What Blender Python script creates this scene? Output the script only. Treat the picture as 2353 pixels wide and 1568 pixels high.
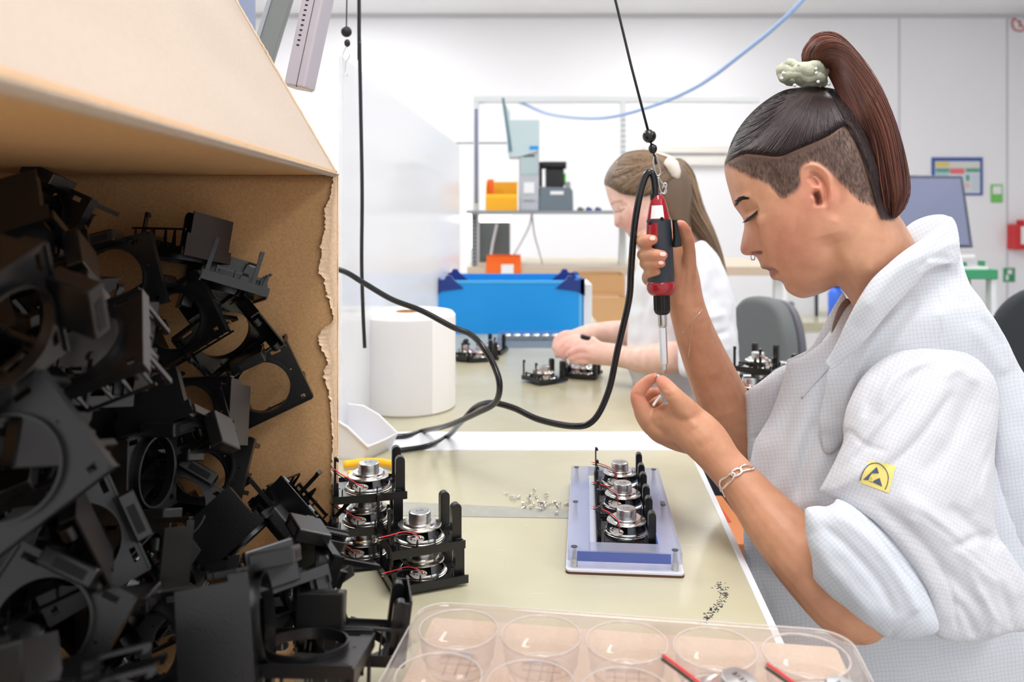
import bpy, bmesh, math, random
import numpy as np
from mathutils import Vector, Matrix, Euler, noise
from mathutils.bvhtree import BVHTree
from mathutils.geometry import delaunay_2d_cdt
for o in list(bpy.data.objects): bpy.data.objects.remove(o)
scn = bpy.context.scene
COL = scn.collection
PI = math.pi
R = math.radians
# ------------------------------------------------------------------ camera
LENS = 29.0
F = LENS / 36 * 2353
U0, V0, CZ = 1176.5, 480.0, 1.13
TZ = 0.75                                   # table top height
cam_d = bpy.data.cameras.new('camera')
cam = bpy.data.objects.new('camera', cam_d); COL.objects.link(cam)
cam.location = (0, 0, CZ); cam.rotation_euler = (PI / 2, 0, 0)
cam_d.lens = LENS; cam_d.sensor_width = 36; cam_d.sensor_fit = 'HORIZONTAL'
cam_d.shift_y = -(784 - V0) / 2353
cam_d.clip_start = 0.02
cam_d.dof.use_dof = True; cam_d.dof.focus_distance = 0.90; cam_d.dof.aperture_fstop = 6.3
scn.camera = cam
# ------------------------------------------------------------------ world, exposure
scn.view_settings.view_transform = 'Standard'
scn.view_settings.look = 'None'
scn.view_settings.gamma = 1.0
scn.view_settings.use_curve_mapping = False
scn.view_settings.exposure = 0.28
w = bpy.data.worlds.new('world'); scn.world = w; w.use_nodes = True
w.node_tree.nodes['Background'].inputs[0].default_value = (0.96, 0.975, 1.0, 1)
w.node_tree.nodes['Background'].inputs[1].default_value = 0.86
CEIL = 2.83
LAMP_POWER = 12.0
# (x, y, sx, sy) of the ceiling lamps
LAMPS = [(-1.3, 5.6, .6, 1.6), (-1.3, 2.4, .5, 1.5), (1.4, 2.6, .5, 1.5), (1.4, 5.6, .5, 1.5), (0.1, 0.2, .5, 1.5), (2.0, -0.6, .5, 1.5)]

def P(u, v, Y):
    return Vector(((u - U0) / F * Y, Y, CZ + (V0 - v) / F * Y))
def PT(u, v, h=0.0):                        # point of the plane h above the table seen at u, v
    Y = F * (CZ - TZ - h) / (v - V0)
    return P(u, v, Y)
def PZ(u, v, z):
    return P(u, v, F * (CZ - z) / (v - V0))

# ------------------------------------------------------------------ materials
def lin(c):
    return tuple(((x / 255) / 12.92 if x / 255 <= .04045 else ((x / 255 + .055) / 1.055) ** 2.4) for x in c)
def mat(name, rgb, rough=.5, metal=0, spec=.5, bump=0, bscale=200, vary=0, vscale=20, emit=0, sss=0, coat=0, trans=0, alpha=1, ior=1.45, aniso=None, detail=4):
    m = bpy.data.materials.new(name); m.use_nodes = True
    nt = m.node_tree; b = nt.nodes['Principled BSDF']
    c = (*lin(rgb), 1)
    b.inputs['Base Color'].default_value = c
    b.inputs['Roughness'].default_value = rough
    b.inputs['Metallic'].default_value = metal
    b.inputs['Specular IOR Level'].default_value = spec
    b.inputs['IOR'].default_value = ior
    b.inputs['Coat Weight'].default_value = coat
    b.inputs['Transmission Weight'].default_value = trans
    b.inputs['Alpha'].default_value = alpha
    if emit:
        b.inputs['Emission Color'].default_value = c; b.inputs['Emission Strength'].default_value = emit
    if sss:
        b.inputs['Subsurface Weight'].default_value = sss
        b.inputs['Subsurface Radius'].default_value = (.012, .005, .003)
        b.inputs['Subsurface Scale'].default_value = 1
    tc = nt.nodes.new('ShaderNodeTexCoord')
    if vary:
        n = nt.nodes.new('ShaderNodeTexNoise'); n.inputs['Scale'].default_value = vscale; n.inputs['Detail'].default_value = detail
        nt.links.new(tc.outputs['Object'], n.inputs['Vector'])
        mx = nt.nodes.new('ShaderNodeMix'); mx.data_type = 'RGBA'
        mx.inputs[6].default_value = tuple(x * (1 - vary) for x in c[:3]) + (1,)
        mx.inputs[7].default_value = tuple(min(1, x * (1 + vary)) for x in c[:3]) + (1,)
        nt.links.new(n.outputs['Fac'], mx.inputs[0]); nt.links.new(mx.outputs[2], b.inputs['Base Color'])
    if bump:
        n = nt.nodes.new('ShaderNodeTexNoise'); n.inputs['Scale'].default_value = bscale; n.inputs['Detail'].default_value = 3
        nt.links.new(tc.outputs['Object'], n.inputs['Vector'])
        bp = nt.nodes.new('ShaderNodeBump'); bp.inputs['Strength'].default_value = bump; bp.inputs['Distance'].default_value = .001
        nt.links.new(n.outputs['Fac'], bp.inputs['Height']); nt.links.new(bp.outputs['Normal'], b.inputs['Normal'])
    return m
def clear_mat(name, rgb, ior=1.45, rough=.03, tint=1.0, haze=0.0, hazecol=(235, 235, 240)):
    """thin clear sheet: see-through with Fresnel reflection (and optional milky scatter)"""
    m = bpy.data.materials.new(name); m.use_nodes = True; nt = m.node_tree; nt.nodes.clear()
    o = nt.nodes.new('ShaderNodeOutputMaterial'); t = nt.nodes.new('ShaderNodeBsdfTransparent'); g = nt.nodes.new('ShaderNodeBsdfGlossy')
    g.inputs['Roughness'].default_value = rough
    t.inputs[0].default_value = (*[1 - tint * (1 - x) for x in lin(rgb)], 1)
    f = nt.nodes.new('ShaderNodeFresnel')
    ge = nt.nodes.new('ShaderNodeNewGeometry'); mr = nt.nodes.new('ShaderNodeMapRange')
    mr.inputs['To Min'].default_value = ior; mr.inputs['To Max'].default_value = 1 / ior
    nt.links.new(ge.outputs['Backfacing'], mr.inputs['Value']); nt.links.new(mr.outputs[0], f.inputs[0])
    mx = nt.nodes.new('ShaderNodeMixShader')
    nt.links.new(f.outputs[0], mx.inputs[0]); nt.links.new(t.outputs[0], mx.inputs[1]); nt.links.new(g.outputs[0], mx.inputs[2])
    last = mx
    if haze:
        d = nt.nodes.new('ShaderNodeBsdfTranslucent'); d.inputs[0].default_value = (*lin(hazecol), 1)
        d2 = nt.nodes.new('ShaderNodeBsdfDiffuse'); d2.inputs[0].default_value = (*lin(hazecol), 1)
        a = nt.nodes.new('ShaderNodeMixShader'); a.inputs[0].default_value = .5
        nt.links.new(d.outputs[0], a.inputs[1]); nt.links.new(d2.outputs[0], a.inputs[2])
        m2 = nt.nodes.new('ShaderNodeMixShader'); m2.inputs[0].default_value = haze
        nt.links.new(mx.outputs[0], m2.inputs[1]); nt.links.new(a.outputs[0], m2.inputs[2]); last = m2
    nt.links.new(last.outputs[0], o.inputs[0])
    return m
M = {}
M['wall'] = mat('wall_paint', (243, 243, 246), .6, vary=.02, vscale=1.5)
M['ceiling'] = mat('ceiling_paint', (246, 246, 248), .7, vary=.02, vscale=2)
M['floor'] = mat('floor_vinyl', (204, 200, 194), .35, vary=.06, vscale=6)
M['seam'] = mat('panel_seam', (205, 205, 210), .6)
M['lamp'] = mat('lamp_diffuser', (255, 255, 255), .5, emit=LAMP_POWER)
M['white'] = mat('white_plastic', (238, 238, 240), .35, vary=.01)
M['whitem'] = mat('white_metal', (225, 228, 230), .4)
M['grey'] = mat('grey_metal', (150, 153, 156), .4, metal=.4)
M['alu'] = mat('aluminium', (178, 180, 184), .32, metal=.9, vary=.06, vscale=40)
M['dgrey'] = mat('dark_grey_plastic', (70, 74, 78), .45)
M['black'] = mat('black_plastic', (18, 18, 20), .28, spec=.65, bump=.12, bscale=900, vary=.2, vscale=30)
M['blackm'] = mat('black_rubber', (28, 28, 30), .5)
M['silver'] = mat('bright_steel', (232, 230, 226), .22, metal=1, vary=.06, vscale=120)
M['steel'] = mat('brushed_steel', (200, 200, 200), .3, metal=1)
M['red'] = mat('red_wire', (215, 45, 50), .4)
M['redp'] = mat('red_plastic', (160, 32, 44), .22, coat=.3)
M['blue'] = mat('blue_plastic', (20, 150, 232), .45, vary=.03, vscale=8)
M['navy'] = mat('navy_plastic', (28, 55, 130), .4)
M['yellow'] = mat('yellow_plastic', (250, 190, 20), .4)
M['orange'] = mat('orange_plastic', (245, 110, 30), .45)
M['green'] = mat('green_plastic', (60, 150, 105), .45)
M['cone'] = mat('black_cone_paper', (18, 17, 18), .8)
M['paperboard'] = mat('terminal_board', (205, 198, 190), .6)

# ------------------------------------------------------------------ mesh builder
class MB:
    def __init__(s): s.v = []; s.f = []; s.uv = None
    def add(s, vs, fs, M4=None):
        n = len(s.v)
        for p in vs:
            p = Vector(p)
            s.v.append(M4 @ p if M4 else p)
        s.f += [tuple(i + n for i in f) for f in fs]
        return s
    def box(s, c, d, rot=None, M4=None):
        x, y, z = [k / 2 for k in d]
        vs = [Vector((sx * x, sy * y, sz * z)) for sx in (-1, 1) for sy in (-1, 1) for sz in (-1, 1)]
        if rot is not None:
            e = Euler(rot) if not isinstance(rot, Matrix) else rot
            if isinstance(e, Euler): e = e.to_matrix()
            vs = [e @ q for q in vs]
        vs = [q + Vector(c) for q in vs]
        return s.add(vs, [(0, 1, 3, 2), (4, 6, 7, 5), (0, 4, 5, 1), (2, 3, 7, 6), (0, 2, 6, 4), (1, 5, 7, 3)], M4)
    def bx(s, x0, x1, y0, y1, z0, z1, M4=None):
        return s.box(((x0 + x1) / 2, (y0 + y1) / 2, (z0 + z1) / 2), (x1 - x0, y1 - y0, z1 - z0), None, M4)
    def prism(s, poly, a, b, axis='z', M4=None):
        """extrude a 2D polygon between a and b along the axis"""
        n = len(poly)
        def pt(p, h):
            return {'z': (p[0], p[1], h), 'y': (p[0], h, p[1]), 'x': (h, p[0], p[1])}[axis]
        vs = [pt(p, a) for p in poly] + [pt(p, b) for p in poly]
        fs = [tuple(range(n))[::-1], tuple(range(n, 2 * n))] + [(i, (i + 1) % n, n + (i + 1) % n, n + i) for i in range(n)]
        return s.add(vs, fs, M4)
    def tube(s, path, r, n=8, cap=True, M4=None, flat=None):
        path = [Vector(p) for p in path]; m = len(path)
        rs = r if hasattr(r, '__len__') else [r] * m
        vs = []; fs = []
        t = (path[1] - path[0]).normalized()
        up = Vector((0, 0, 1)) if abs(t.z) < .9 else Vector((1, 0, 0))
        x = t.cross(up).normalized()
        for i in range(m):
            t = (path[min(i + 1, m - 1)] - path[max(i - 1, 0)])
            t = t.normalized() if t.length > 1e-9 else Vector((0, 0, 1))
            x = (x - t * x.dot(t)); x = x.normalized() if x.length > 1e-6 else t.orthogonal().normalized()
            y = t.cross(x)
            for k in range(n):
                a = 2 * PI * k / n
                vs.append(path[i] + (x * math.cos(a) + y * math.sin(a)) * rs[i])
        for i in range(m - 1):
            for k in range(n):
                a = i * n + k; b = i * n + (k + 1) % n
                fs.append((a, b, b + n, a + n))
        if cap:
            fs.append(tuple(range(n))[::-1]); fs.append(tuple(range((m - 1) * n, m * n)))
        return s.add(vs, fs, M4)
    def lathe(s, prof, n=40, M4=None, a0=0, a1=2 * PI):
        """profile of (r, z)"""
        full = abs(a1 - a0 - 2 * PI) < 1e-6
        k = n if full else n + 1
        vs = []; fs = []
        for j in range(k):
            a = a0 + (a1 - a0) * j / n
            for r_, z in prof: vs.append((r_ * math.cos(a), r_ * math.sin(a), z))
        m = len(prof)
        for j in range(n):
            for i in range(m - 1):
                a = j * m + i; b = ((j + 1) % k) * m + i
                fs.append((a, b, b + 1, a + 1))
        return s.add(vs, fs, M4)
    def ball(s, c, r, n=12, M4=None):
        rr = r if hasattr(r, '__len__') else (r, r, r)
        vs = []; fs = []
        for i in range(n + 1):
            th = PI * i / n
            for j in range(2 * n):
                a = PI * j / n
                vs.append((c[0] + rr[0] * math.sin(th) * math.cos(a), c[1] + rr[1] * math.sin(th) * math.sin(a), c[2] + rr[2] * math.cos(th)))
        for i in range(n):
            for j in range(2 * n):
                a = i * 2 * n + j; b = i * 2 * n + (j + 1) % (2 * n)
                fs.append((a, a + 2 * n, b + 2 * n, b))
        return s.add(vs, fs, M4)
    def plate(s, outer, holes, z0, z1, M4=None):
        """flat plate with holes, outline and holes are 2D loops"""
        bm = bmesh.new()
        for loop in [outer] + holes:
            vv = [bm.verts.new((p[0], p[1], 0)) for p in loop]
            for i in range(len(vv)): bm.edges.new((vv[i], vv[(i + 1) % len(vv)]))
        bmesh.ops.triangle_fill(bm, edges=bm.edges[:], use_beauty=True, normal=(0, 0, 1))
        bm.verts.index_update()
        vs = [v.co.copy() for v in bm.verts]; tri = [[v.index for v in f.verts] for f in bm.faces]
        bm.free()
        n = len(vs)
        V = [(p.x, p.y, z1) for p in vs] + [(p.x, p.y, z0) for p in vs]
        fs = [tuple(t) for t in tri] + [tuple(i + n for i in t[::-1]) for t in tri]
        k = 0
        for loop in [outer] + holes:
            m = len(loop)
            for i in range(m):
                a = k + i; b = k + (i + 1) % m
                fs.append((a, a + n, b + n, b))
            k += m
        return s.add(V, fs, M4)
    def xform(s, M4): s.v = [M4 @ p for p in s.v]; return s
    def build(s, name, m, parent=None, world=False, smooth=False, bevel=0, subd=0, fixn=True, seg=2):
        me = bpy.data.meshes.new(name)
        off = Vector((0, 0, 0))
        if world and parent is not None:
            q = parent
            while q is not None: off += q.location; q = q.parent
        me.from_pydata([tuple(p - off) for p in s.v], [], s.f)
        if fixn:
            bm = bmesh.new(); bm.from_mesh(me); bmesh.ops.recalc_face_normals(bm, faces=bm.faces[:]); bm.to_mesh(me); bm.free()
        me.update()
        o = bpy.data.objects.new(name, me); COL.objects.link(o)
        if m is not None: me.materials.append(M[m] if isinstance(m, str) else m)
        if parent is not None: o.parent = parent
        if smooth:
            try: me.shade_auto_smooth = None
            except Exception: pass
            for p in me.polygons: p.use_smooth = True
        if bevel:
            b = o.modifiers.new('bevel', 'BEVEL'); b.width = bevel; b.segments = seg; b.limit_method = 'ANGLE'; b.angle_limit = R(40)
        if subd:
            b = o.modifiers.new('subd', 'SUBSURF'); b.levels = subd; b.render_levels = subd
        if smooth == 'auto':
            bm = bmesh.new(); bm.from_mesh(me)
            for e in bm.edges:
                if len(e.link_faces) == 2 and e.calc_face_angle(0) > R(35): e.smooth = False
            bm.to_mesh(me); bm.free()
        return o
def empty(name, loc, label=None, cat=None, group=None, rot=None):
    o = bpy.data.objects.new(name, None); COL.objects.link(o); o.location = loc; o.empty_display_size = .02
    if rot is not None: o.rotation_euler = rot
    if label: tag(o, label, cat, group)
    return o
def tag(o, label, cat, group=None, kind=None):
    o['label'] = label; o['category'] = cat
    if group: o['group'] = group
    if kind: o['kind'] = kind
    return o
def struct(o): o['kind'] = 'structure'; return o
KIDS = {}
def copy_tree(o, parent=None):
    c = o.copy(); COL.objects.link(c); c.parent = parent
    for ch in [k for k in o.children]:
        copy_tree(ch, c)
    return c
def spline(pts, n=8):
    """Catmull-Rom through the points (any dimension), n samples per span"""
    p = np.array([list(q) for q in pts], float)
    p = np.vstack([2 * p[0] - p[1], p, 2 * p[-1] - p[-2]])
    out = []
    for i in range(1, len(p) - 2):
        for k in range(n):
            t = k / n
            out.append(.5 * ((2 * p[i]) + (-p[i - 1] + p[i + 1]) * t + (2 * p[i - 1] - 5 * p[i] + 4 * p[i + 1] - p[i + 2]) * t * t + (-p[i - 1] + 3 * p[i] - 3 * p[i + 1] + p[i + 2]) * t ** 3))
    out.append(p[-2])
    return np.array(out)
def circle(cx, cy, r, n=32, r2=None):
    r2 = r2 or r
    return [(cx + r * math.cos(2 * PI * i / n), cy + r2 * math.sin(2 * PI * i / n)) for i in range(n)]
def rrect(x0, x1, y0, y1, r, n=5):
    out = []
    for cx, cy, a in ((x1 - r, y1 - r, 0), (x0 + r, y1 - r, PI / 2), (x0 + r, y0 + r, PI), (x1 - r, y0 + r, 1.5 * PI)):
        for i in range(n + 1): out.append((cx + r * math.cos(a + PI / 2 * i / n), cy + r * math.sin(a + PI / 2 * i / n)))
    return out
def text_mesh(name, txt, size, m, parent, M4, world=False, depth=.0002):
    cu = bpy.data.curves.new(name, 'FONT'); cu.body = txt; cu.size = size; cu.align_x = 'CENTER'; cu.align_y = 'CENTER'; cu.extrude = depth
    t = bpy.data.objects.new(name + '_tmp', cu); COL.objects.link(t)
    dg = bpy.context.evaluated_depsgraph_get(); me = bpy.data.meshes.new_from_object(t.evaluated_get(dg)); bpy.data.objects.remove(t)
    off = Vector((0, 0, 0))
    if world:
        q = parent
        while q is not None: off += q.location; q = q.parent
    for v in me.vertices: v.co = M4 @ v.co - off
    o = bpy.data.objects.new(name, me); COL.objects.link(o); o.parent = parent
    me.materials.clear(); me.materials.append(M[m] if isinstance(m, str) else m)
    return o

# ------------------------------------------------------------------ room shell
WY = 7.2
XL, XR, YB = -3.6, 4.6, -1.6
struct(MB().bx(XL, XR, YB, WY, -.05, 0).build('floor', 'floor'))
struct(MB().bx(XL, XR, YB, WY, CEIL, CEIL + .05).build('ceiling', 'ceiling'))
struct(MB().bx(XL, XR, WY, WY + .1, 0, CEIL).build('wall_back', 'wall'))
struct(MB().bx(XL - .1, XL, YB, WY, 0, CEIL).build('wall_left', 'wall'))
struct(MB().bx(XR, XR + .1, YB, WY, 0, CEIL).build('wall_right', 'wall'))
for i, u in enumerate((2066, 2314)):
    x = (u - U0) / F * WY
    struct(MB().bx(x - .008, x + .008, WY - .004, WY, 0.1, CEIL).build('trim_%d' % (i + 1), 'seam'))
struct(MB().bx(XL, XR, WY - .02, WY, CEIL - .035, CEIL).build('trim_3', 'seam'))
for i, u in enumerate((1062, 1210, 1360)):      # joints of the ceiling panels
    pass
struct(MB().bx(XL, XR, 5.2, 5.215, CEIL - .004, CEIL).build('trim_4', 'seam'))
struct(MB().bx(XL, XR, WY - .015, WY, 0, .1).build('baseboard_back', 'grey'))
names = ['long bright ceiling lamp over the partition at the back left', 'ceiling lamp above the second bench, left side', 'ceiling lamp above the second worker', 'ceiling lamp at the back right of the room', 'ceiling lamp right above the front bench', 'ceiling lamp behind the front worker']
for (x, y, sx, sy), nm in zip(LAMPS, names):
    t = empty('ceiling_lamp', (x, y, CEIL), nm, 'ceiling lamp', 'ceiling lamps')
    MB().bx(-sx / 2 - .02, sx / 2 + .02, -sy / 2 - .02, sy / 2 + .02, -.012, 0).build('frame', 'whitem', t)
    MB().bx(-sx / 2, sx / 2, -sy / 2, sy / 2, -.018, -.012).build('diffuser', 'lamp', t)
# ------------------------------------------------------------------ work tables
def table_mat():
    m = bpy.data.materials.new('table_laminate'); m.use_nodes = True; nt = m.node_tree; b = nt.nodes['Principled BSDF']
    N = nt.nodes.new; L = nt.links.new
    tc = N('ShaderNodeTexCoord')
    n1 = N('ShaderNodeTexNoise'); n1.inputs['Scale'].default_value = 5; n1.inputs['Detail'].default_value = 8; L(tc.outputs['Object'], n1.inputs['Vector'])
    r1 = N('ShaderNodeValToRGB'); r1.color_ramp.elements[0].position = .3; r1.color_ramp.elements[1].position = .7
    r1.color_ramp.elements[0].color = (*lin((186, 179, 150)), 1); r1.color_ramp.elements[1].color = (*lin((200, 195, 170)), 1)
    L(n1.outputs['Fac'], r1.inputs[0])
    # fine scratches
    mp = N('ShaderNodeMapping'); mp.inputs['Rotation'].default_value = (0, 0, .6); mp.inputs['Scale'].default_value = (6, 160, 1); L(tc.outputs['Object'], mp.inputs[0])
    n2 = N('ShaderNodeTexNoise'); n2.inputs['Scale'].default_value = 3; n2.inputs['Detail'].default_value = 3; L(mp.outputs[0], n2.inputs['Vector'])
    r2 = N('ShaderNodeValToRGB'); r2.color_ramp.elements[0].position = .70; r2.color_ramp.elements[1].position = .76; L(n2.outputs['Fac'], r2.inputs[0])
    mx = N('ShaderNodeMix'); mx.data_type = 'RGBA'; L(r2.outputs['Color'], mx.inputs[0]); L(r1.outputs['Color'], mx.inputs[6]); mx.inputs[7].default_value = (*lin((208, 203, 184)), 1)
    L(mx.outputs[2], b.inputs['Base Color'])
    b.inputs['Roughness'].default_value = .24; b.inputs['Specular IOR Level'].default_value = .6
    bp = N('ShaderNodeBump'); bp.inputs['Strength'].default_value = .06; bp.inputs['Distance'].default_value = .001; L(n1.outputs['Fac'], bp.inputs['Height']); L(bp.outputs[0], b.inputs['Normal'])
    return m
M['table'] = table_mat()
M['tape'] = mat('worn_tape', (164, 164, 154), .45, vary=.18, vscale=90, detail=8)
M['edge'] = mat('white_table_edge', (236, 238, 244), .3)
e0 = PT(1765, 1440); e1 = PT(1590, 1050)
dx = (e1.x - e0.x) / (e1.y - e0.y)
ex = lambda y: e0.x + (y - e0.y) * dx
Y1 = PT(1000, 1036).y; Y2 = PT(1000, 992).y; Y3 = 2.95
T = .03
t1 = empty('workbench', (-.3, .6, 0), 'front beige worktable with a white right edge, carrying the cardboard box and the blue jig', 'table')
MB().prism([(-.95, -.25), (ex(-.25), -.25), (ex(Y1), Y1), (-.95, Y1)], TZ - T, TZ).build('tabletop', 'table', t1, world=True)
MB().prism([(ex(-.25), -.25), (ex(-.25) + .007, -.25), (ex(Y1) + .007, Y1), (ex(Y1), Y1)], TZ - T, TZ + .0008).build('edge_strip', 'edge', t1, world=True)
# worn tape lying across the table
a = PT(905, 1154); b_ = PT(1310, 1172); c_ = PT(1310, 1192); d_ = PT(905, 1186)
MB().prism([(a.x, a.y), (b_.x, b_.y), (c_.x, c_.y), (d_.x, d_.y)], TZ + .0002, TZ + .0006).build('worn_tape', 'tape', t1, world=True)
# worn spot with dark specks by the right edge
random.seed(3)
sp = MB()
for i in range(130):
    t = random.random(); u = 1648 + 20 * math.sin(t * 5) + random.gauss(0, 7) - 8 * t; v = 1345 + 88 * t + random.gauss(0, 4)
    q = PT(u, v); s_ = random.uniform(.0004, .0011); an = random.uniform(0, PI)
    sp.box((q.x, q.y, TZ + .0003), (s_ * 2.4, s_, .0004), (0, 0, an))
sp.build('specks', 'dgrey', t1, world=True)
for lx, ly in ((-.88, -.18), (.13, -.18), (-.88, Y1 - .06), (.22, Y1 - .06)):
    MB().bx(lx - .02, lx + .02, ly - .02, ly + .02, 0, TZ - T).build('leg', 'whitem', t1, world=True)
t2 = empty('joining_board', (-.3, (Y1 + Y2) / 2, TZ - T), 'white strip bridging the gap between the front and the second table', 'board')
MB().bx(-.95, .285, Y1 + .002, Y2 - .003, TZ - T, TZ + .001).build('board', 'edge', t2, world=True, bevel=.002)
t3 = empty('workbench', (-.3, 2.1, 0), 'second beige worktable behind the white strip, where the far worker sits', 'table')
MB().bx(-.95, .285, Y2, Y3, TZ - T, TZ).build('tabletop', 'table', t3, world=True, bevel=.003)
for lx, ly in ((-.88, Y2 + .06), (.24, Y2 + .06), (-.88, Y3 - .06), (.24, Y3 - .06)):
    MB().bx(lx - .02, lx + .02, ly - .02, ly + .02, 0, TZ - T).build('leg', 'whitem', t3, world=True)

# ------------------------------------------------------------------ cardboard box
def card_mat(name, base, dark, rough=.75):
    m = bpy.data.materials.new(name); m.use_nodes = True; nt = m.node_tree; b = nt.nodes['Principled BSDF']; N = nt.nodes.new; L = nt.links.new
    tc = N('ShaderNodeTexCoord')
    n1 = N('ShaderNodeTexNoise'); n1.inputs['Scale'].default_value = 350; n1.inputs['Detail'].default_value = 3; L(tc.outputs['Object'], n1.inputs['Vector'])
    r = N('ShaderNodeValToRGB'); r.color_ramp.elements[0].position = .3; r.color_ramp.elements[1].position = .7
    r.color_ramp.elements[0].color = (*lin(dark), 1); r.color_ramp.elements[1].color = (*lin(base), 1); L(n1.outputs['Fac'], r.inputs[0])
    n3 = N('ShaderNodeTexNoise'); n3.inputs['Scale'].default_value = 1400; L(tc.outputs['Object'], n3.inputs['Vector'])
    r3 = N('ShaderNodeValToRGB'); r3.color_ramp.elements[0].position = .70; r3.color_ramp.elements[1].position = .76; L(n3.outputs['Fac'], r3.inputs[0])
    mx = N('ShaderNodeMix'); mx.data_type = 'RGBA'; mx.inputs[7].default_value = (*lin(tuple(int(x * .72) for x in dark)), 1); L(r3.outputs[0], mx.inputs[0]); L(r.outputs[0], mx.inputs[6])
    L(mx.outputs[2], b.inputs['Base Color']); b.inputs['Roughness'].default_value = rough
    bp = N('ShaderNodeBump'); bp.inputs['Strength'].default_value = .25; bp.inputs['Distance'].default_value = .0006; L(n1.outputs['Fac'], bp.inputs['Height']); L(bp.outputs[0], b.inputs['Normal'])
    return m
M['card'] = card_mat('kraft_cardboard', (206, 162, 114), (190, 146, 98))
M['cardl'] = card_mat('torn_cardboard_liner', (238, 208, 176), (226, 192, 158))
M['cardf'] = card_mat('overexposed_flap_card', (192, 175, 160), (184, 166, 150))  # same board as the walls; bright light on the flap put into its colour
YF = F * .38 / 810.0                          # far wall of the box (meets the table at v = 1290)
HT = (V0 - 403) / F * YF                      # top of the box above the camera
XRF = (775 - U0) / F * YF
YN = HT * F / (V0 - 190); XN = -U0 / F * YN
ax = Vector((XN - XRF, YN - YF, 0)).normalized()           # along the opening, towards the camera
wx = Vector((ax.y, -ax.x, 0))                                # into the box (to the left)
if wx.x > 0: wx = -wx
C0 = Vector((XRF, YF, 0)); DB = .70; WB = (95 - U0) / F * YF; WB = abs((WB - XRF) / wx.x)
ZT = CZ + HT
def bp_(a, w, z):                             # box point: a along the opening from the far wall, w into the box
    q = C0 + ax * a + wx * w; return Vector((q.x, q.y, z))
box_t = empty('cardboard_box', bp_(DB / 2, WB / 2, TZ), 'big brown cardboard box lying open towards the workers, heaped with black brackets', 'box')
def slab(mb, p, q, r, s, n, th):
    """quad p q r s thickened along n"""
    n = n * th
    vs = [p, q, r, s, p + n, q + n, r + n, s + n]
    return mb.add(vs, [(0, 1, 2, 3), (7, 6, 5, 4), (0, 4, 5, 1), (1, 5, 6, 2), (2, 6, 7, 3), (3, 7, 4, 0)])
TH = .0045
zup = Vector((0, 0, 1))
def wavy_panel(mb, p, ea, eb, n, th, na=50, nb=40, amp=.0012, seed=0, edge=None):
    """panel p + s*ea + t*eb with slight dents; edge(t) cuts the s=0 side back"""
    vs = []; fs = []
    for side in (0, 1):
        for i in range(na + 1):
            for j in range(nb + 1):
                s_, t_ = i / na, j / nb
                s2 = s_
                if edge is not None and i == 0: s2 = edge(t_)
                q = p + ea * s2 + eb * t_
                d = noise.noise(Vector((s_ * 4 + seed, t_ * 4, seed * 3.1))) * amp * (min(1, 6 * s_, 6 * (1 - s_), 6 * t_, 6 * (1 - t_)) )
                vs.append(q + n * (d + side * th))
    K = (na + 1) * (nb + 1)
    idx = lambda s, i, j: s * K + i * (nb + 1) + j
    for i in range(na):
        for j in range(nb):
            fs.append((idx(0, i, j), idx(0, i + 1, j), idx(0, i + 1, j + 1), idx(0, i, j + 1)))
            fs.append((idx(1, i, j + 1), idx(1, i + 1, j + 1), idx(1, i + 1, j), idx(1, i, j)))
    for i in range(na):
        fs.append((idx(0, i, 0), idx(1, i, 0), idx(1, i + 1, 0), idx(0, i + 1, 0))); fs.append((idx(0, i, nb), idx(0, i + 1, nb), idx(1, i + 1, nb), idx(1, i, nb)))
    for j in range(nb):
        fs.append((idx(0, 0, j), idx(0, 0, j + 1), idx(1, 0, j + 1), idx(1, 0, j))); fs.append((idx(0, na, j), idx(1, na, j), idx(1, na, j + 1), idx(0, na, j + 1)))
    return mb.add(vs, fs)
# far wall: inner liner torn away near the opening, corrugated edge showing
H_ = ZT - TZ
wavy_panel(MB(), bp_(0, 0, TZ), wx * WB, zup * H_, -ax, TH, seed=2).build('side_wall', 'card', box_t, world=True, smooth=True)
# torn strip: lighter under-paper along the opening edge with a ragged border
rag_px = [(403, 6), (430, 9), (455, 13), (480, 22), (500, 21), (540, 24), (568, 30), (580, 27), (600, 30), (622, 33), (640, 24), (668, 20), (700, 12), (735, 7), (758, 27), (775, 33), (800, 28), (830, 17), (860, 24), (900, 15), (960, 10), (1020, 8), (1100, 10), (1180, 6), (1290, 4)]
pxm = F / YF
tear = MB(); vs = []
random.seed(5)
rag = spline([(p[0], p[1]) for p in rag_px], 14)
n = len(rag)
for i, (v, w_) in enumerate(rag):
    w2 = max(5.0, w_ * 1.25 + 5 * noise.noise(Vector((v * .13, 0, 0))) + 4 * noise.noise(Vector((v * .45, 3, 0))))
    z = CZ + (V0 - v) / F * YF
    a = .0012
    inner = bp_(0.0012, w2 / pxm, z); curl = bp_(0.0030 + .0035 * max(0, noise.noise(Vector((v * .05, 9, 0)))), (w2 + .6) / pxm, z)
    vs += [bp_(0.0008, 0, z), bp_(.0009, w2 * .5 / pxm, z), inner, curl]
fs = []
for i in range(n - 1):
    for k in range(3): fs.append((i * 4 + k, i * 4 + k + 1, i * 4 + 5 + k, i * 4 + 4 + k))
tear.add(vs, fs)
o = tear.build('torn_liner', 'cardl', box_t, world=True, smooth=True); s_ = o.modifiers.new('sol', 'SOLIDIFY'); s_.thickness = .0006
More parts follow.
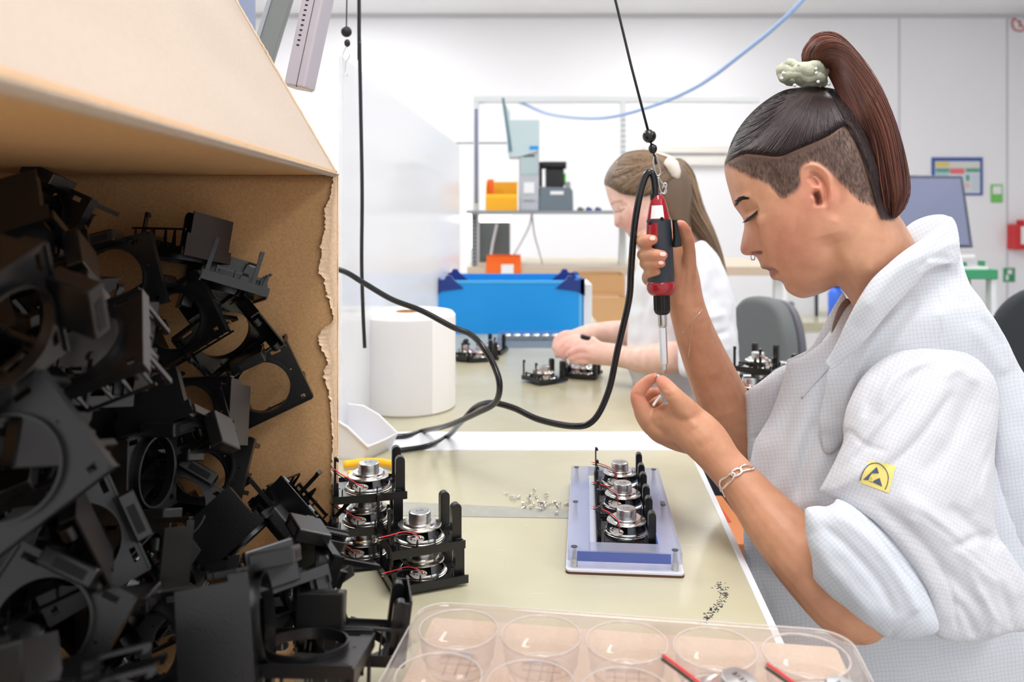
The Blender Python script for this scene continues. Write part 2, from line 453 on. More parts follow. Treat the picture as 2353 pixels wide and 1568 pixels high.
# corrugation seen on the cut edge
cor = MB(); nz = 150
for k in (0, 1):
    pts = []
    for i in range(nz * 6 + 1):
        z = TZ + H_ * i / (nz * 6)
        ph = 2 * PI * i / 6 + k * 1.3
        pts.append(bp_(-.0010 - k * .0021 + .0008 * math.sin(ph), -.0004 - .0006 * abs(noise.noise(Vector((z * 60, k, 0)))), z))
    cor.tube(pts, .00034, 4)
for a in (-.0001, -.0021, -.0044):
    cor.tube([bp_(a, -.0005 + .0006 * noise.noise(Vector((z_ * 40, a * 900, 0))), z_) for z_ in np.linspace(TZ, ZT, 90)], .00045, 4)
cor.build('corrugated_edge', 'cardl', box_t, world=True)
wavy_panel(MB(), bp_(0, WB, TZ), ax * DB, zup * H_, wx, TH, seed=7).build('bottom_panel', 'card', box_t, world=True, smooth=True)
wavy_panel(MB(), bp_(0, 0, ZT), wx * WB, ax * DB, zup, TH, seed=11, amp=.0025).build('top_panel', 'card', box_t, world=True, smooth=True)
wavy_panel(MB(), bp_(0, 0, TZ), wx * WB, ax * DB, zup, .003, seed=13).build('lower_panel', 'card', box_t, world=True, smooth=True)
wavy_panel(MB(), bp_(DB, 0, TZ), wx * WB, zup * H_ * .38, ax, TH, seed=17).build('unseen_near_wall_cut_low', 'card', box_t, world=True, smooth=True)  # unseen wall, cut low so that light reaches the heap
# raised flap, hinged on the opening edge and leaning over the box
edge_dir = (P(540, 0, YF) - P(775, 403, YF)).normalized()
FL = .33
hinge = bp_(0, 0, ZT)
fn = ax.cross(edge_dir).normalized()
wavy_panel(MB(), hinge, edge_dir * FL, ax * DB, -fn if fn.x > 0 else fn, TH, seed=23, amp=.004, na=60, nb=60).build('flap', 'cardf', box_t, world=True, smooth=True)
# crease bead along the hinge
MB().tube([bp_(a, -.0012 + .0005 * noise.noise(Vector((a * 50, 0, 0))), ZT + .001) for a in np.linspace(0, DB, 60)], .0011, 6).build('hinge_crease', 'cardf', box_t, world=True, smooth=True)
# ragged flutes on the far edge of the flap
fr = MB(); random.seed(9)
pts = [hinge + edge_dir * s_ - ax * .0015 + Vector((.0006 + .0016 * abs(noise.noise(Vector((s_ * 120, 1, 0)))), 0, 0)) for s_ in np.linspace(0.004, FL, 160)]
fr.tube(pts, .0011, 5); fr.build('torn_edge', 'cardl', box_t, world=True)

# ------------------------------------------------------------------ translucent partition
M['poly'] = clear_mat('translucent_polycarbonate', (244, 246, 250), 1.5, .12, .6, haze=.52, hazecol=(247, 248, 251))
pf = P(1055, 335, 3.15); pn = P(830, 165, 3.15 * (V0 - 335) / (V0 - 165))
d = (pn - pf); pe = pf + d * ((1.30 - pf.y) / d.y); pe.z = pf.z
zt = pf.z
part = empty('partition_screen', (pf.x, 2.4, TZ), 'tall translucent twin-wall partition standing along the left of the tables', 'partition')
nrm = Vector((d.y, -d.x, 0)).normalized() * .003
MB().add([pf - nrm, pe - nrm, pe + nrm, pf + nrm] + [q.xyz * Vector((1, 1, 0)) if False else Vector((q.x, q.y, TZ)) for q in (pf - nrm, pe - nrm, pe + nrm, pf + nrm)],
         [(0, 1, 2, 3), (7, 6, 5, 4), (0, 4, 5, 1), (1, 5, 6, 2), (2, 6, 7, 3), (3, 7, 4, 0)]).build('sheet', 'poly', part, world=True)
fl = MB()
for z in np.arange(TZ + .04, zt, .05):
    fl.add([Vector((q.x, q.y, z + s_)) for q in (pf, pe) for s_ in (0, .0012)], [(0, 1, 3, 2)])
fl.build('flutes', clear_mat('flute_edge', (225, 230, 238), 1.4, .1, 1, haze=.35), part, world=True, fixn=False)

# ------------------------------------------------------------------ cables hanging from above
M['cable'] = mat('black_cable', (24, 24, 27), .25, spec=.6)
def cable(name, pts, r, label, m='cable', n=8, sub=10):
    q = spline(pts, sub)
    mb = MB().tube([Vector(p) for p in q], r, n)
    o = mb.build(name, m, smooth=True); tag(o, label, 'cable'); return o
cable('power_cable', [P(824, -1880, 1.36), P(825, -40, 1.36), P(826, 100, 1.36), P(829, 260, 1.36), P(832, 440, 1.36), P(831, 600, 1.36), P(834, 712, 1.36), P(838, 800, 1.36) ], .0031, 'thick black cable hanging straight down behind the paper roll')
# balancer cord and hook left of the thick cable
hk = empty('balancer_hook', P(796, 72, 1.3), 'thin cord with two black balls and an empty wire hook, left of the thick cable', 'hook')
MB().tube([P(797, -1980, 1.3), P(797, 0, 1.3), P(796, 62, 1.3)], .0011, 6).build('cord', 'blackm', hk, world=True)
c = P(796, 73, 1.3); MB().ball(c, .0085, 12).build('ball', 'blackm', hk, world=True, smooth=True)
c = P(798, 99, 1.3); MB().ball(c, (.0048, .0048, .006), 10).build('ball', 'blackm', hk, world=True, smooth=True)
MB().tube([P(u, v, 1.3) for u, v in spline([(796, 107), (790, 120), (788, 130), (795, 140), (803, 130), (802, 118), (797, 107)], 5)], .0007, 6).build('wire_loop', 'steel', hk, world=True)
MB().tube([P(u, v, 1.3) for u, v in spline([(795, 140), (794, 155), (793, 168), (796, 175), (799, 170)], 5)], .0007, 6).build('wire_hook', 'steel', hk, world=True)

# ------------------------------------------------------------------ air duct lamp / grey frame at the top left
M['lilac'] = mat('grey_painted_housing', (186, 180, 190), .4)
Ys = .93
dv = empty('ioniser_bar', P(690, 210, Ys), 'long grey housing with a row of small slots hanging beside the box flap', 'ioniser')
def obox(mb, a, b, wdir, ddir):
    vs = [a - wdir - ddir, a + wdir - ddir, a + wdir + ddir, a - wdir + ddir, b - wdir - ddir, b + wdir - ddir, b + wdir + ddir, b - wdir + ddir]
    return mb.add(vs, [(0, 1, 2, 3), (7, 6, 5, 4), (0, 4, 5, 1), (1, 5, 6, 2), (2, 6, 7, 3), (3, 7, 4, 0)])
a0 = P(688, 203, Ys); a1 = P(688 + 56 * 2.6, 203 - 263 * 2.6, Ys)
MB().tube([a1, Vector((a1.x, a1.y, CEIL))], .006, 8).build('hanger_rod', 'alu', dv, world=True)
adir = (a1 - a0).normalized(); yv = Vector((.32, .947, 0)); yv = (yv - adir * yv.dot(adir)).normalized(); wv = adir.cross(yv).normalized()
if wv.x < 0: wv = -wv
obox(MB(), a0, a1, wv * .0135, yv * .012).build('housing', 'lilac', dv, world=True, bevel=.0025, seg=3)
obox(MB(), a0 + wv * .0035 - adir * .0002, a1 + wv * .0035, wv * .0004, yv * .0123).build('seam_line', 'dgrey', dv, world=True)
obox(MB(), a0 - adir * .0012, a0 + adir * .002, wv * .0115, yv * .0105).build('end_cap', mat('cream_cap', (222, 210, 200), .5), dv, world=True, bevel=.001)
sl = MB()
for k in range(12):
    c = a0 + adir * (.046 + k * .0057) - yv * .0119 - wv * .0055
    obox(sl, c - adir * .0009, c + adir * .0009, wv * .0017, yv * .0004)
sl.build('slots', 'blackm', dv, world=True)
gf = empty('grey_profile', P(620, 0, 1.2), 'grey metal profile slanting up behind the box flap', 'profile')
b0 = P(604, 150, 1.2); b1 = P(604 + 64 * 2.6, 150 - 210 * 2.6, 1.2); MB().tube([b1, Vector((b1.x, b1.y, CEIL))], .006, 8).build('hanger_rod', 'alu', gf, world=True); bd = (b1 - b0).normalized(); bw = bd.cross(Vector((0, 1, 0))).normalized()
obox(MB(), b0, b1, bw * .013, Vector((0, .008, 0))).build('bar', mat('grey_green_metal', (128, 132, 130), .4, metal=.3), gf, world=True, bevel=.001)
obox(MB(), b0 + Vector((-.016, 0, 0)), b1 + Vector((-.016, 0, 0)), bw * .003, Vector((0, .010, 0))).build('lip', 'alu', gf, world=True)
gb = empty('blue_grey_panel', P(570, 0, 1.35), 'blue-grey metal panel behind the top of the box flap', 'panel')
MB().add([P(500, -240, 1.35), P(586, -240, 1.35), P(587, 100, 1.35), P(560, 60, 1.35)] + [P(500, -240, 1.37), P(586, -240, 1.37), P(587, 100, 1.37), P(560, 60, 1.37)],
         [(0, 1, 2, 3), (7, 6, 5, 4), (0, 4, 5, 1), (1, 5, 6, 2), (2, 6, 7, 3), (3, 7, 4, 0)]).build('panel', mat('blue_grey_metal', (150, 160, 185), .35, metal=.3), gb, world=True)

MB().tube([P(545, -236, 1.36), Vector((P(545, -236, 1.36).x, 1.36, CEIL))], .006, 8).build('hanger_rod', 'alu', gb, world=True)
# ------------------------------------------------------------------ paper roll, white bin, blue tote
yr = PT(936, 962).y; rr = 111 / F * (yr + .085)
rc = Vector(((936 - U0) / F * (yr + rr), yr + rr, TZ))
roll = empty('paper_roll', rc, 'big white paper roll wrapped in clear film, standing behind the white bin', 'paper roll')
zr = (960 - 718) / F * yr * 1.0
hr = CZ + (V0 - 716) / F * (yr + rr) - TZ
MB().lathe([(.022, 0), (rr - .004, 0), (rr, .004), (rr, hr - .006), (rr - .005, hr), (.022, hr), (.022, 0)], 72).build('paper', mat('roll_paper', (240, 238, 236), .85, bump=.2, bscale=300), roll, smooth='auto')
MB().lathe([(.0195, .002), (.022, .002), (.022, hr + .001), (.0195, hr + .001), (.0195, .002)], 32).build('core_tube', 'card', roll, smooth='auto')
fm = MB(); vs = []; fs = []
na, nz_ = 50, 40
for i in range(na + 1):
    a = PI * .92 + (PI * .78) * i / na
    for j in range(nz_ + 1):
        z = hr * .96 * j / nz_
        puff = .002 + .012 * (1 - j / nz_) ** 1.5 * max(0, math.sin(i / na * PI)) * (1 if i < na * .55 else .3) + .0022 * noise.noise(Vector((a * 5, z * 18, 0)))
        vs.append(((rr + puff) * math.cos(a), (rr + puff) * math.sin(a), z + .0005))
for i in range(na):
    for j in range(nz_): k = i * (nz_ + 1) + j; fs.append((k, k + nz_ + 1, k + nz_ + 2, k + 1))
fm.add(vs, fs).build('film_wrap', clear_mat('cling_film', (250, 250, 250), 1.35, .12, 1, haze=.12), roll, smooth=True, fixn=False)

# white parts bin, front edge towards the right
M['binw'] = mat('white_bin_plastic', (232, 232, 235), .3)
A = PT(830, 1062); B = PT(925, 1012)
bn = empty('parts_bin', PT(850, 1050), 'white plastic stacking bin with a sloping front, left of the coiled cable', 'bin')
xd = Vector((.88, .475, 0)).normalized(); yd = Vector((-.475, .88, 0))
# bin side facing right-front: open front towards the camera right
def bq(a, b, z): q = A + xd * a + yd * b; return Vector((q.x, q.y, TZ + z))
Wd, Ln, Hh, Hf = .075, -.15, .066, .032
L_ = .15
# bin runs from the front lip (a = 0..Wd at b=0) back to the left (direction -x)
bd1 = Vector((-.93, .36, 0)).normalized()     # towards the back of the bin
bd2 = Vector((.42, .907, 0)).normalized()     # along the front lip
def bb(a, b, z): q = A + bd1 * a + bd2 * b; return Vector((q.x, q.y, TZ + z))
def sheet(name, pts, th, m, parent, off):
    mb = MB(); n_ = len(pts); nn = (pts[1] - pts[0]).cross(pts[2] - pts[0]).normalized() * th
    mb.add(list(pts) + [p + nn for p in pts], [tuple(range(n_))[::-1], tuple(range(n_, 2 * n_))] + [(i, (i + 1) % n_, n_ + (i + 1) % n_, n_ + i) for i in range(n_)])
    return mb.build(name, m, parent, world=True, bevel=.0006)
Wf = .078
sheet('side', [bb(0, 0, 0), bb(.14, 0, 0), bb(.15, 0, .062), bb(.05, 0, .062), bb(.022, 0, .05), bb(-.012, 0, .024)], .002, 'binw', bn, 0)
sheet('side', [bb(0, Wf, 0), bb(.14, Wf, 0), bb(.15, Wf, .062), bb(.05, Wf, .062), bb(.022, Wf, .05), bb(-.012, Wf, .024)], .002, 'binw', bn, 0)
sheet('front_lip', [bb(0, 0, 0), bb(0, Wf, 0), bb(-.012, Wf, .024), bb(-.012, 0, .024)], .002, 'binw', bn, 0)
sheet('floor_panel', [bb(0, 0, .0015), bb(0, Wf, .0015), bb(.14, Wf, .0015), bb(.14, 0, .0015)], .002, 'binw', bn, 0)
sheet('back', [bb(.14, 0, 0), bb(.14, Wf, 0), bb(.15, Wf, .062), bb(.15, 0, .062)], .002, 'binw', bn, 0)
rim = MB().tube([bb(.15, -.002, .062), bb(.05, -.002, .062), bb(.022, -.002, .05), bb(-.012, -.002, .024), bb(-.014, Wf / 2, .024), bb(-.012, Wf + .002, .024), bb(.022, Wf + .002, .05), bb(.05, Wf + .002, .062), bb(.15, Wf + .002, .062)], .0022, 6)
rim.build('rim', 'binw', bn, world=True, smooth=True)

# yellow pliers handles behind the left speaker stack
pl = empty('pliers', PT(880, 1085), 'yellow-handled pliers lying behind the left stack of speakers', 'pliers')
MB().tube([Vector(q) for q in spline([PT(790, 1068, .008), PT(840, 1062, .008), PT(880, 1063, .008), PT(915, 1072, .008), PT(922, 1090, .008)], 8)], .0058, 8).build('handle', 'yellow', pl, world=True, smooth=True)
MB().tube([Vector(q) for q in spline([PT(800, 1090, .006), PT(850, 1090, .006), PT(890, 1094, .006), PT(918, 1100, .006)], 8)], .0052, 8).build('handle', 'yellow', pl, world=True, smooth=True)

# screwdriver cable: loops on the table and up to the tool
cab = [P(700, 600, 1.25), P(785, 622, 1.2), P(835, 650, 1.18), P(900, 688, 1.16), P(970, 715, 1.14), P(1040, 752, 1.12), P(1080, 768, 1.1), P(1108, 795, 1.08), P(1135, 840, 1.07), P(1148, 885, 1.06), P(1138, 925, 1.08), P(1095, 950, 1.12), P(1030, 978, 1.22), PT(975, 990, .005), PT(932, 1002, .005), PT(880, 1004, .005)]
cable('screwdriver_cable', cab, .0042, 'glossy black cable swooping from the box edge past the paper roll', sub=14)
cab2 = [PT(905, 1036, .005), PT(930, 1034, .005), PT(985, 1024, .005), PT(1030, 1002, .005), P(1065, 965, 1.2), P(1095, 935, 1.16), P(1130, 926, 1.12), P(1180, 938, 1.10), P(1240, 965, 1.08), P(1320, 980, 1.05), P(1365, 965, 1.04), P(1398, 900, 1.03), P(1420, 800, 1.02), P(1445, 690, 1.01), P(1450, 620, 1.0), P(1458, 520, .99), P(1470, 450, .985), P(1484, 405, .985), P(1495, 396, .985), P(1503, 412, .985), P(1506, 450, .985)]
cable('screwdriver_cable', cab2, .0042, 'glossy black cable rising from the table to the top of the screwdriver', sub=14)
# ------------------------------------------------------------------ blue tote at the end of the second table
ytb = PT(1170, 768).y
tt = empty('storage_tote', P(1170, 768, ytb + .12), 'bright blue corrugated plastic tote with navy corner caps, at the end of the second table', 'tote')
x0 = (1003 - U0) / F * ytb; x1 = (1339 - U0) / F * ytb; zt_ = CZ + (V0 - 646) / F * ytb
fr = MB().bx(x0, x1, ytb, ytb + .004, TZ, zt_).build('front_panel', 'blue', tt, world=True)
MB().bx(x0, x1, ytb + .28, ytb + .284, TZ, zt_).build('back_panel', 'blue', tt, world=True)
MB().bx(x0, x0 + .004, ytb + .004, ytb + .28, TZ, zt_).build('side_panel', 'blue', tt, world=True)
MB().bx(x1 - .004, x1, ytb + .004, ytb + .28, TZ, zt_).build('side_panel', 'blue', tt, world=True)
MB().bx(x0 + .004, x1 - .004, ytb + .004, ytb + .28, TZ, TZ + .004).build('floor_panel', 'blue', tt, world=True)
MB().bx(x0 + .004, x1 - .004, ytb - .002, ytb + .006, zt_ - .008, zt_ + .002).build('rim', mat('pale_blue_rim', (70, 175, 235), .4), tt, world=True, bevel=.001)
MB().bx(x1 - .012, x1 - .003, ytb - .002, ytb + .001, TZ, zt_).build('edge_trim', mat('pale_blue_trim', (90, 180, 235), .4), tt, world=True)
for k, (xx, s) in enumerate(((x0, 1), (x1, -1))):
    for yy, sy in ((ytb, 1), (ytb + .284, -1)):
        q = MB()
        q.prism([(xx - s * .006, zt_ - .045), (xx + s * .018, zt_ - .030), (xx + s * .082, zt_ - .022), (xx + s * .05, zt_ + .006), (xx + s * .045, zt_ + .016), (xx + s * .03, zt_ + .016), (xx + s * .024, zt_ + .004), (xx + s * .006, zt_ + .004), (xx - s * .006, zt_ + .008)], yy - .006 * sy, yy + .012 * sy, 'y')
        q.prism([(yy - .006 * sy, zt_ - .04), (yy + sy * .07, zt_ - .012), (yy + sy * .05, zt_ + .008), (yy - .006 * sy, zt_ + .008)], xx - s * .006, xx + s * .008, 'x')
        q.build('corner_cap', 'navy', tt, world=True, bevel=.001)
# white box behind the tote
wb = empty('carton', P(1346, 700, ytb + .12), 'narrow white carton standing just right of the blue tote', 'carton')
MB().bx(x1 + .004, x1 + .03, ytb + .02, ytb + .2, TZ, CZ + (V0 - 655) / F * ytb).build('carton_body', 'white', wb, world=True, bevel=.001)

# ------------------------------------------------------------------ rear bench with shelf rack
YR = 4.2
def X(u, Y=YR): return (u - U0) / F * Y
def Z(v, Y=YR): return CZ + (V0 - v) / F * Y
rk = empty('rack_bench', (X(1420), YR + .3, 0), 'rear workbench with a tall light frame, blue slotted upright and a grey shelf', 'bench')
MB().bx(X(1075), X(1800), YR - .05, YR + .75, Z(628), Z(612)).build('worktop', mat('beige_worktop', (206, 192, 168), .4), rk, world=True, bevel=.003)
MB().bx(X(1075), X(1800), YR - .052, YR - .05, Z(632), Z(612)).build('front_edge', mat('tan_edge', (206, 186, 166), .5), rk, world=True)
MB().bx(X(1082), X(1420) + .8, YR + .25, YR + .30, Z(220), Z(205)).build('top_beam', 'whitem', rk, world=True, bevel=.003)
up = MB().bx(X(1082), X(1096), YR + .25, YR + .29, Z(640), Z(220)).build('upright', 'whitem', rk, world=True, bevel=.002)
q = MB()
for v in np.arange(238, 462, 7.4): q.bx(X(1086), X(1093), YR + .247, YR + .2495, Z(v + 4.6), Z(v))
q.build('slots', 'navy', rk, world=True)
q = MB(); MB().bx(X(1088), X(1091), YR + .2485, YR + .2499, Z(470), Z(236)).build('slot_strip', mat('pale_blue_strip', (196, 208, 230), .4), rk, world=True)
up2 = MB().bx(X(1441), X(1454), YR + .25, YR + .29, Z(640), Z(220)).build('upright', 'whitem', rk, world=True)
q = MB()
for v in np.arange(248, 470, 13): q.bx(X(1443), X(1445.5), YR + .247, YR + .2495, Z(v + 6), Z(v)); q.bx(X(1449), X(1451.5), YR + .247, YR + .2495, Z(v + 6), Z(v))
q.build('slots', 'grey', rk, world=True)
MB().bx(X(1072, YR - .1), X(1500, YR - .1), YR - .1, YR + .30, Z(492, YR - .1), Z(484, YR - .1)).build('shelf', 'grey', rk, world=True, bevel=.002)
MB().bx(X(1084), X(1098), YR + .0, YR + .03, Z(650), Z(490)).build('upright', 'grey', rk, world=True)
q = MB()
for v in np.arange(500, 636, 9): q.bx(X(1088), X(1093), YR - .003, YR - .0005, Z(v + 4.5), Z(v))
q.build('slots', 'dgrey', rk, world=True)
for xx in (X(1090), X(1790)):
    MB().bx(xx - .02, xx + .02, YR, YR + .04, 0, Z(628)).build('leg', 'whitem', rk, world=True)
# backing panel below the shelf (white) with horizontal rails on the wall behind
struct(MB().bx((1480 - U0) / F * (WY - .1), (1700 - U0) / F * (WY - .1), WY - .06, WY, CZ + (V0 - 352) / F * WY, CZ + (V0 - 336) / F * WY).build('trim_5', mat('cream_rail', (232, 228, 222), .5)))
struct(MB().bx((1440 - U0) / F * (WY - .1), (1900 - U0) / F * (WY - .1), WY - .06, WY, CZ + (V0 - 380) / F * WY, CZ + (V0 - 360) / F * WY).build('trim_6', M['cream_rail'] if 'cream_rail' in M else bpy.data.materials['cream_rail']))
lampmat = mat('tube_glow', (255, 255, 255), .5, emit=3)
# two glowing tubes under the shelf
for i, (u0_, u1_, v0_, v1_, nm) in enumerate(((1102, 1176, 496, 511, 'glowing tube lamp under the grey shelf, above the dark screen'), (1071, 1083, 490, 572, 'upright glowing tube lamp left of the slotted post'))):
    o = MB().bx(X(u0_, YR + .1), X(u1_, YR + .1), YR + .1, YR + .13, Z(v1_, YR + .1), Z(v0_, YR + .1)).build('tube_lamp', lampmat, bevel=.008, seg=3); tag(o, nm, 'lamp')
# dark screen under the shelf
ds = empty('flat_screen', P(1136, 560, YR + .34), 'dark grey flat screen standing under the grey shelf', 'screen')
MB().bx(X(1100, YR + .34), X(1172, YR + .34), YR + .34, YR + .37, Z(612, YR + .34), Z(511, YR + .34)).build('casing', mat('slate_screen', (108, 116, 118), .35), ds, world=True, bevel=.003)
MB().tube([P(1142, 515, YR + .3), P(1132, 560, YR + .3), P(1126, 600, YR + .3)], .008, 6).build('stand_arm', 'whitem', ds, world=True)
for (pts, nm) in ((([1222, 490], [1216, 520], [1196, 560], [1172, 600]), 'thin grey wire hanging under the shelf and bending left'), (([1222, 490], [1228, 540], [1238, 575], [1248, 612]), 'thin grey wire hanging under the shelf and bending right'), (([1424, 490], [1424, 550], [1421, 612]), 'thin grey wire hanging down beside the far worker')):
    o = MB().tube([Vector(p) for p in spline([P(u, v, YR + .2) for u, v in pts], 6)], .0045, 6).build('wire', mat('pale_grey_cable', (198, 200, 204), .5), smooth=True); tag(o, nm, 'cable')
# orange bin on the rear bench
ob = empty('bin', P(1157, 625, YR), 'small orange bin on the rear bench below the dark screen', 'bin')
def tray_bin(t, xa, xb, ya, yb, za, zb, m, cut=.6):
    th = .004
    MB().bx(xa, xb, ya, ya + th, za, za + (zb - za) * cut).build('front', m, t, world=True)
    MB().bx(xa, xb, yb - th, yb, za, zb).build('back', m, t, world=True)
    for x_ in (xa, xb - th):
        MB().prism([(ya + th, za), (yb - th, za), (yb - th, zb), (ya + (yb - ya) * .35, zb), (ya + th, za + (zb - za) * cut)], x_, x_ + th, 'x').build('side', m, t, world=True)
    MB().bx(xa + th, xb - th, ya + th, yb - th, za, za + th).build('floor_panel', m, t, world=True)
tray_bin(ob, X(1118), X(1197), YR - .02, YR + .2, Z(612), Z(590), 'orange', 1.0)
MB().bx(X(1118), X(1197), YR - .06, YR - .055, Z(640), Z(602)).build('front', 'orange', ob, world=True)
MB().bx(X(1152), X(1180), YR - .065, YR - .061, Z(638), Z(606)).build('paper_label', 'white', ob, world=True)
# cardboard boxes right of the tote, on the rear bench front shelf
for (u0_, u1_, v0_, v1_, Y_, nm) in ((1338, 1436, 632, 682, 3.9, 'shallow brown carton on the rear shelf, upper one'), (1338, 1440, 684, 742, 3.7, 'brown carton under the upper one, beside the blue tote')):
    t = empty('carton', P((u0_ + u1_) / 2, v1_, Y_), nm, 'carton')
    z0_, z1_ = CZ + (V0 - v1_) / F * Y_, CZ + (V0 - v0_) / F * Y_
    xa, xb = (u0_ - U0) / F * Y_, (u1_ - U0) / F * Y_
    MB().bx(xa, xb, Y_, Y_ + .004, z0_, z1_).build('front', 'card', t, world=True)
    MB().bx(xa, xb, Y_ + .19, Y_ + .194, z0_, z1_).build('back', 'card', t, world=True)
    for x_ in (xa, xb - .004): MB().bx(x_, x_ + .004, Y_ + .004, Y_ + .19, z0_, z1_).build('side', 'card', t, world=True)
    MB().bx(xa + .004, xb - .004, Y_ + .004, Y_ + .19, z0_, z0_ + .004).build('bottom', 'card', t, world=True)
sh = empty('shelf_unit', (X(1390, 3.9), 4.0, 0), 'pale low shelf unit holding the brown cartons beside the blue tote', 'shelf')
MB().bx(X(1335, 3.7), X(1445, 3.7), 3.5, 4.1, Z(742, 3.7) - .02, Z(742, 3.7)).build('board', 'whitem', sh, world=True)
MB().bx(X(1335, 3.9), X(1445, 3.9), 3.8, 4.1, Z(682, 3.9) - .012, Z(682, 3.9)).build('board', mat('pinkish_board', (222, 205, 195), .5), sh, world=True)
for xx in (X(1336, 3.9), X(1443, 3.9)): MB().bx(xx - .012, xx + .012, 4.05, 4.1, 0, Z(640, 3.9)).build('post', 'whitem', sh, world=True)

# yellow bin, label printer, terminal on the shelf
ys = YR + .02
zs = Z(484, YR - .1)
def xs(u): return (u - U0) / F * ys
def zv(v): return CZ + (V0 - v) / F * ys
yb_ = empty('bin', (xs(1152), ys, zs), 'yellow stacking bin on the grey shelf, left of the grey tower', 'bin')
tray_bin(yb_, xs(1117), xs(1189), ys - .08, ys + .12, zs, zs + .150, mat('bin_yellow', (252, 196, 40), .4), .55)
MB().bx(xs(1119), xs(1187), ys - .085, ys - .081, zs, zs + .065).build('front', mat('bin_amber', (245, 176, 30), .4), yb_, world=True)
MB().bx(xs(1120), xs(1134), ys + .02, ys + .06, zs + .07, zs + .160).build('handle', 'orange', yb_, world=True)
tw = empty('controller_tower', (xs(1215), ys, zs), 'light grey upright controller with dark slots on the shelf', 'machine')
tm = mat('silver_grey_plastic', (186, 190, 198), .4)
MB().bx(xs(1193), xs(1238), ys - .06, ys + .16, zs, zs + (484 - 350) / F * ys).build('casing', tm, tw, world=True, bevel=.004)
MB().bx(xs(1197), xs(1234), ys - .063, ys - .0605, zv(402), zv(362)).build('window', mat('pale_teal', (178, 198, 200), .3), tw, world=True)
q = MB()
for k in range(6): q.bx(xs(1202 + k * 4.4), xs(1205 + k * 4.4), ys - .064, ys - .0605, zv(363), zv(358))
q.build('vent_slots', 'dgrey', tw, world=True)
MB().bx(xs(1203), xs(1227), ys - .064, ys - .0605, zv(445), zv(420)).build('sticker', 'white', tw, world=True)
MB().bx(xs(1203), xs(1228), ys - .064, ys - .0605, zv(463), zv(460)).build('marking', 'grey', tw, world=True)
tm2 = mat('teal_cover', (190, 208, 212), .35)
tc_ = empty('machine_hood', (xs(1198), ys, zv(350)), 'pale teal metal hood mounted above the light grey controller', 'hood')
MB().prism([(xs(1170), zv(363)), (xs(1193), zv(363)), (xs(1238), zv(350)), (xs(1238), zv(279)), (xs(1164), zv(279)), (xs(1166), zv(345))], ys - .07, ys + .12, 'y').build('hood_shell', tm2, tc_, world=True, bevel=.003)
MB().prism([(xs(1153), zv(230)), (xs(1159), zv(229)), (xs(1177), zv(350)), (xs(1170), zv(352))], ys - .075, ys - .06, 'y').build('side_arm', mat('teal_grey_arm', (96, 130, 140), .4), tc_, world=True)
MB().prism([(xs(1159), zv(240)), (xs(1172), zv(262)), (xs(1172), zv(279)), (xs(1164), zv(279))], ys - .07, ys - .05, 'y').build('gusset', tm2, tc_, world=True)
MB().bx(xs(1216), xs(1236), ys - .073, ys - .0701, zv(346), zv(338)).build('blue_mark', 'blue', tc_, world=True)
pr = empty('label_printer', (xs(1277), ys, zs), 'dark grey label printer with a black roll on top, on the shelf', 'printer')
gm = mat('slate_plastic', (108, 120, 130), .45)
MB().prism([(xs(1238), zs), (xs(1315), zs), (xs(1314), zv(440)), (xs(1309), zv(432)), (xs(1240), zv(430))], ys - .07, ys + .12, 'y').build('base', gm, pr, world=True, bevel=.003)
MB().bx(xs(1263), xs(1293), ys - .073, ys - .0701, zv(448), zv(440)).build('label', 'white', pr, world=True)
MB().bx(xs(1254), xs(1296), ys, ys + .08, zv(430), zv(388)).build('print_head', 'black', pr, world=True, bevel=.003)
MB().tube([P(1246, 380, ys), P(1301, 380, ys)], .019, 16).build('roll', 'blackm', pr, world=True, smooth='auto')
MB().bx(xs(1238), xs(1246), ys, ys + .03, zv(430), zv(372)).build('roll_arm', 'blackm', pr, world=True)
MB().bx(xs(1297), xs(1301), ys + .01, ys + .05, zv(425), zv(398)).build('green_tab', mat('bright_green', (90, 215, 70), .4), pr, world=True)
MB().bx(xs(1299), xs(1310), ys - .02, ys + .02, zv(434), zv(418)).build('knob', 'grey', pr, world=True)
# small clips on the shelf
for k, (u, nm) in enumerate(((1326, 'small dark clip lying on the shelf just right of the printer'), (1345, 'small blue-grey clip lying on the shelf, middle of three'), (1366, 'small blue-grey clip lying on the shelf, nearest the far worker'))):
    o = MB().bx(xs(u), xs(u + 14), ys - .04, ys, zs, zs + .012).bx(xs(u + 4), xs(u + 8), ys - .04, ys, zs + .012, zs + .018).build('clip', ['dgrey', 'navy', 'navy'][k]); tag(o, nm, 'clip')
# blue air hose sagging through the room
hose = spline([P(1090, 236, 4.46), P(1180, 232, 4.5), P(1260, 262, 4.3), P(1370, 272, 3.6), P(1480, 250, 3.3), P(1600, 200, 3.0), P(1710, 120, 2.7), P(1800, 45, 2.5), P(1870, -30, 2.4), P(1990, -180, 2.2), P(2080, -420, 2.1), P(2100, -1040, 2.1)], 14)
o = MB().tube([Vector(p) for p in hose], .0068, 8).build('air_hose', mat('pale_blue_hose', (160, 188, 232), .4), smooth=True); tag(o, 'pale blue air hose sagging in a long curve across the back', 'hose')
MB().tube([P(1045, 329, YR + .27), P(1165, 329, YR + .27)], .004, 6).build('cross_rod', 'dgrey', rk, world=True)
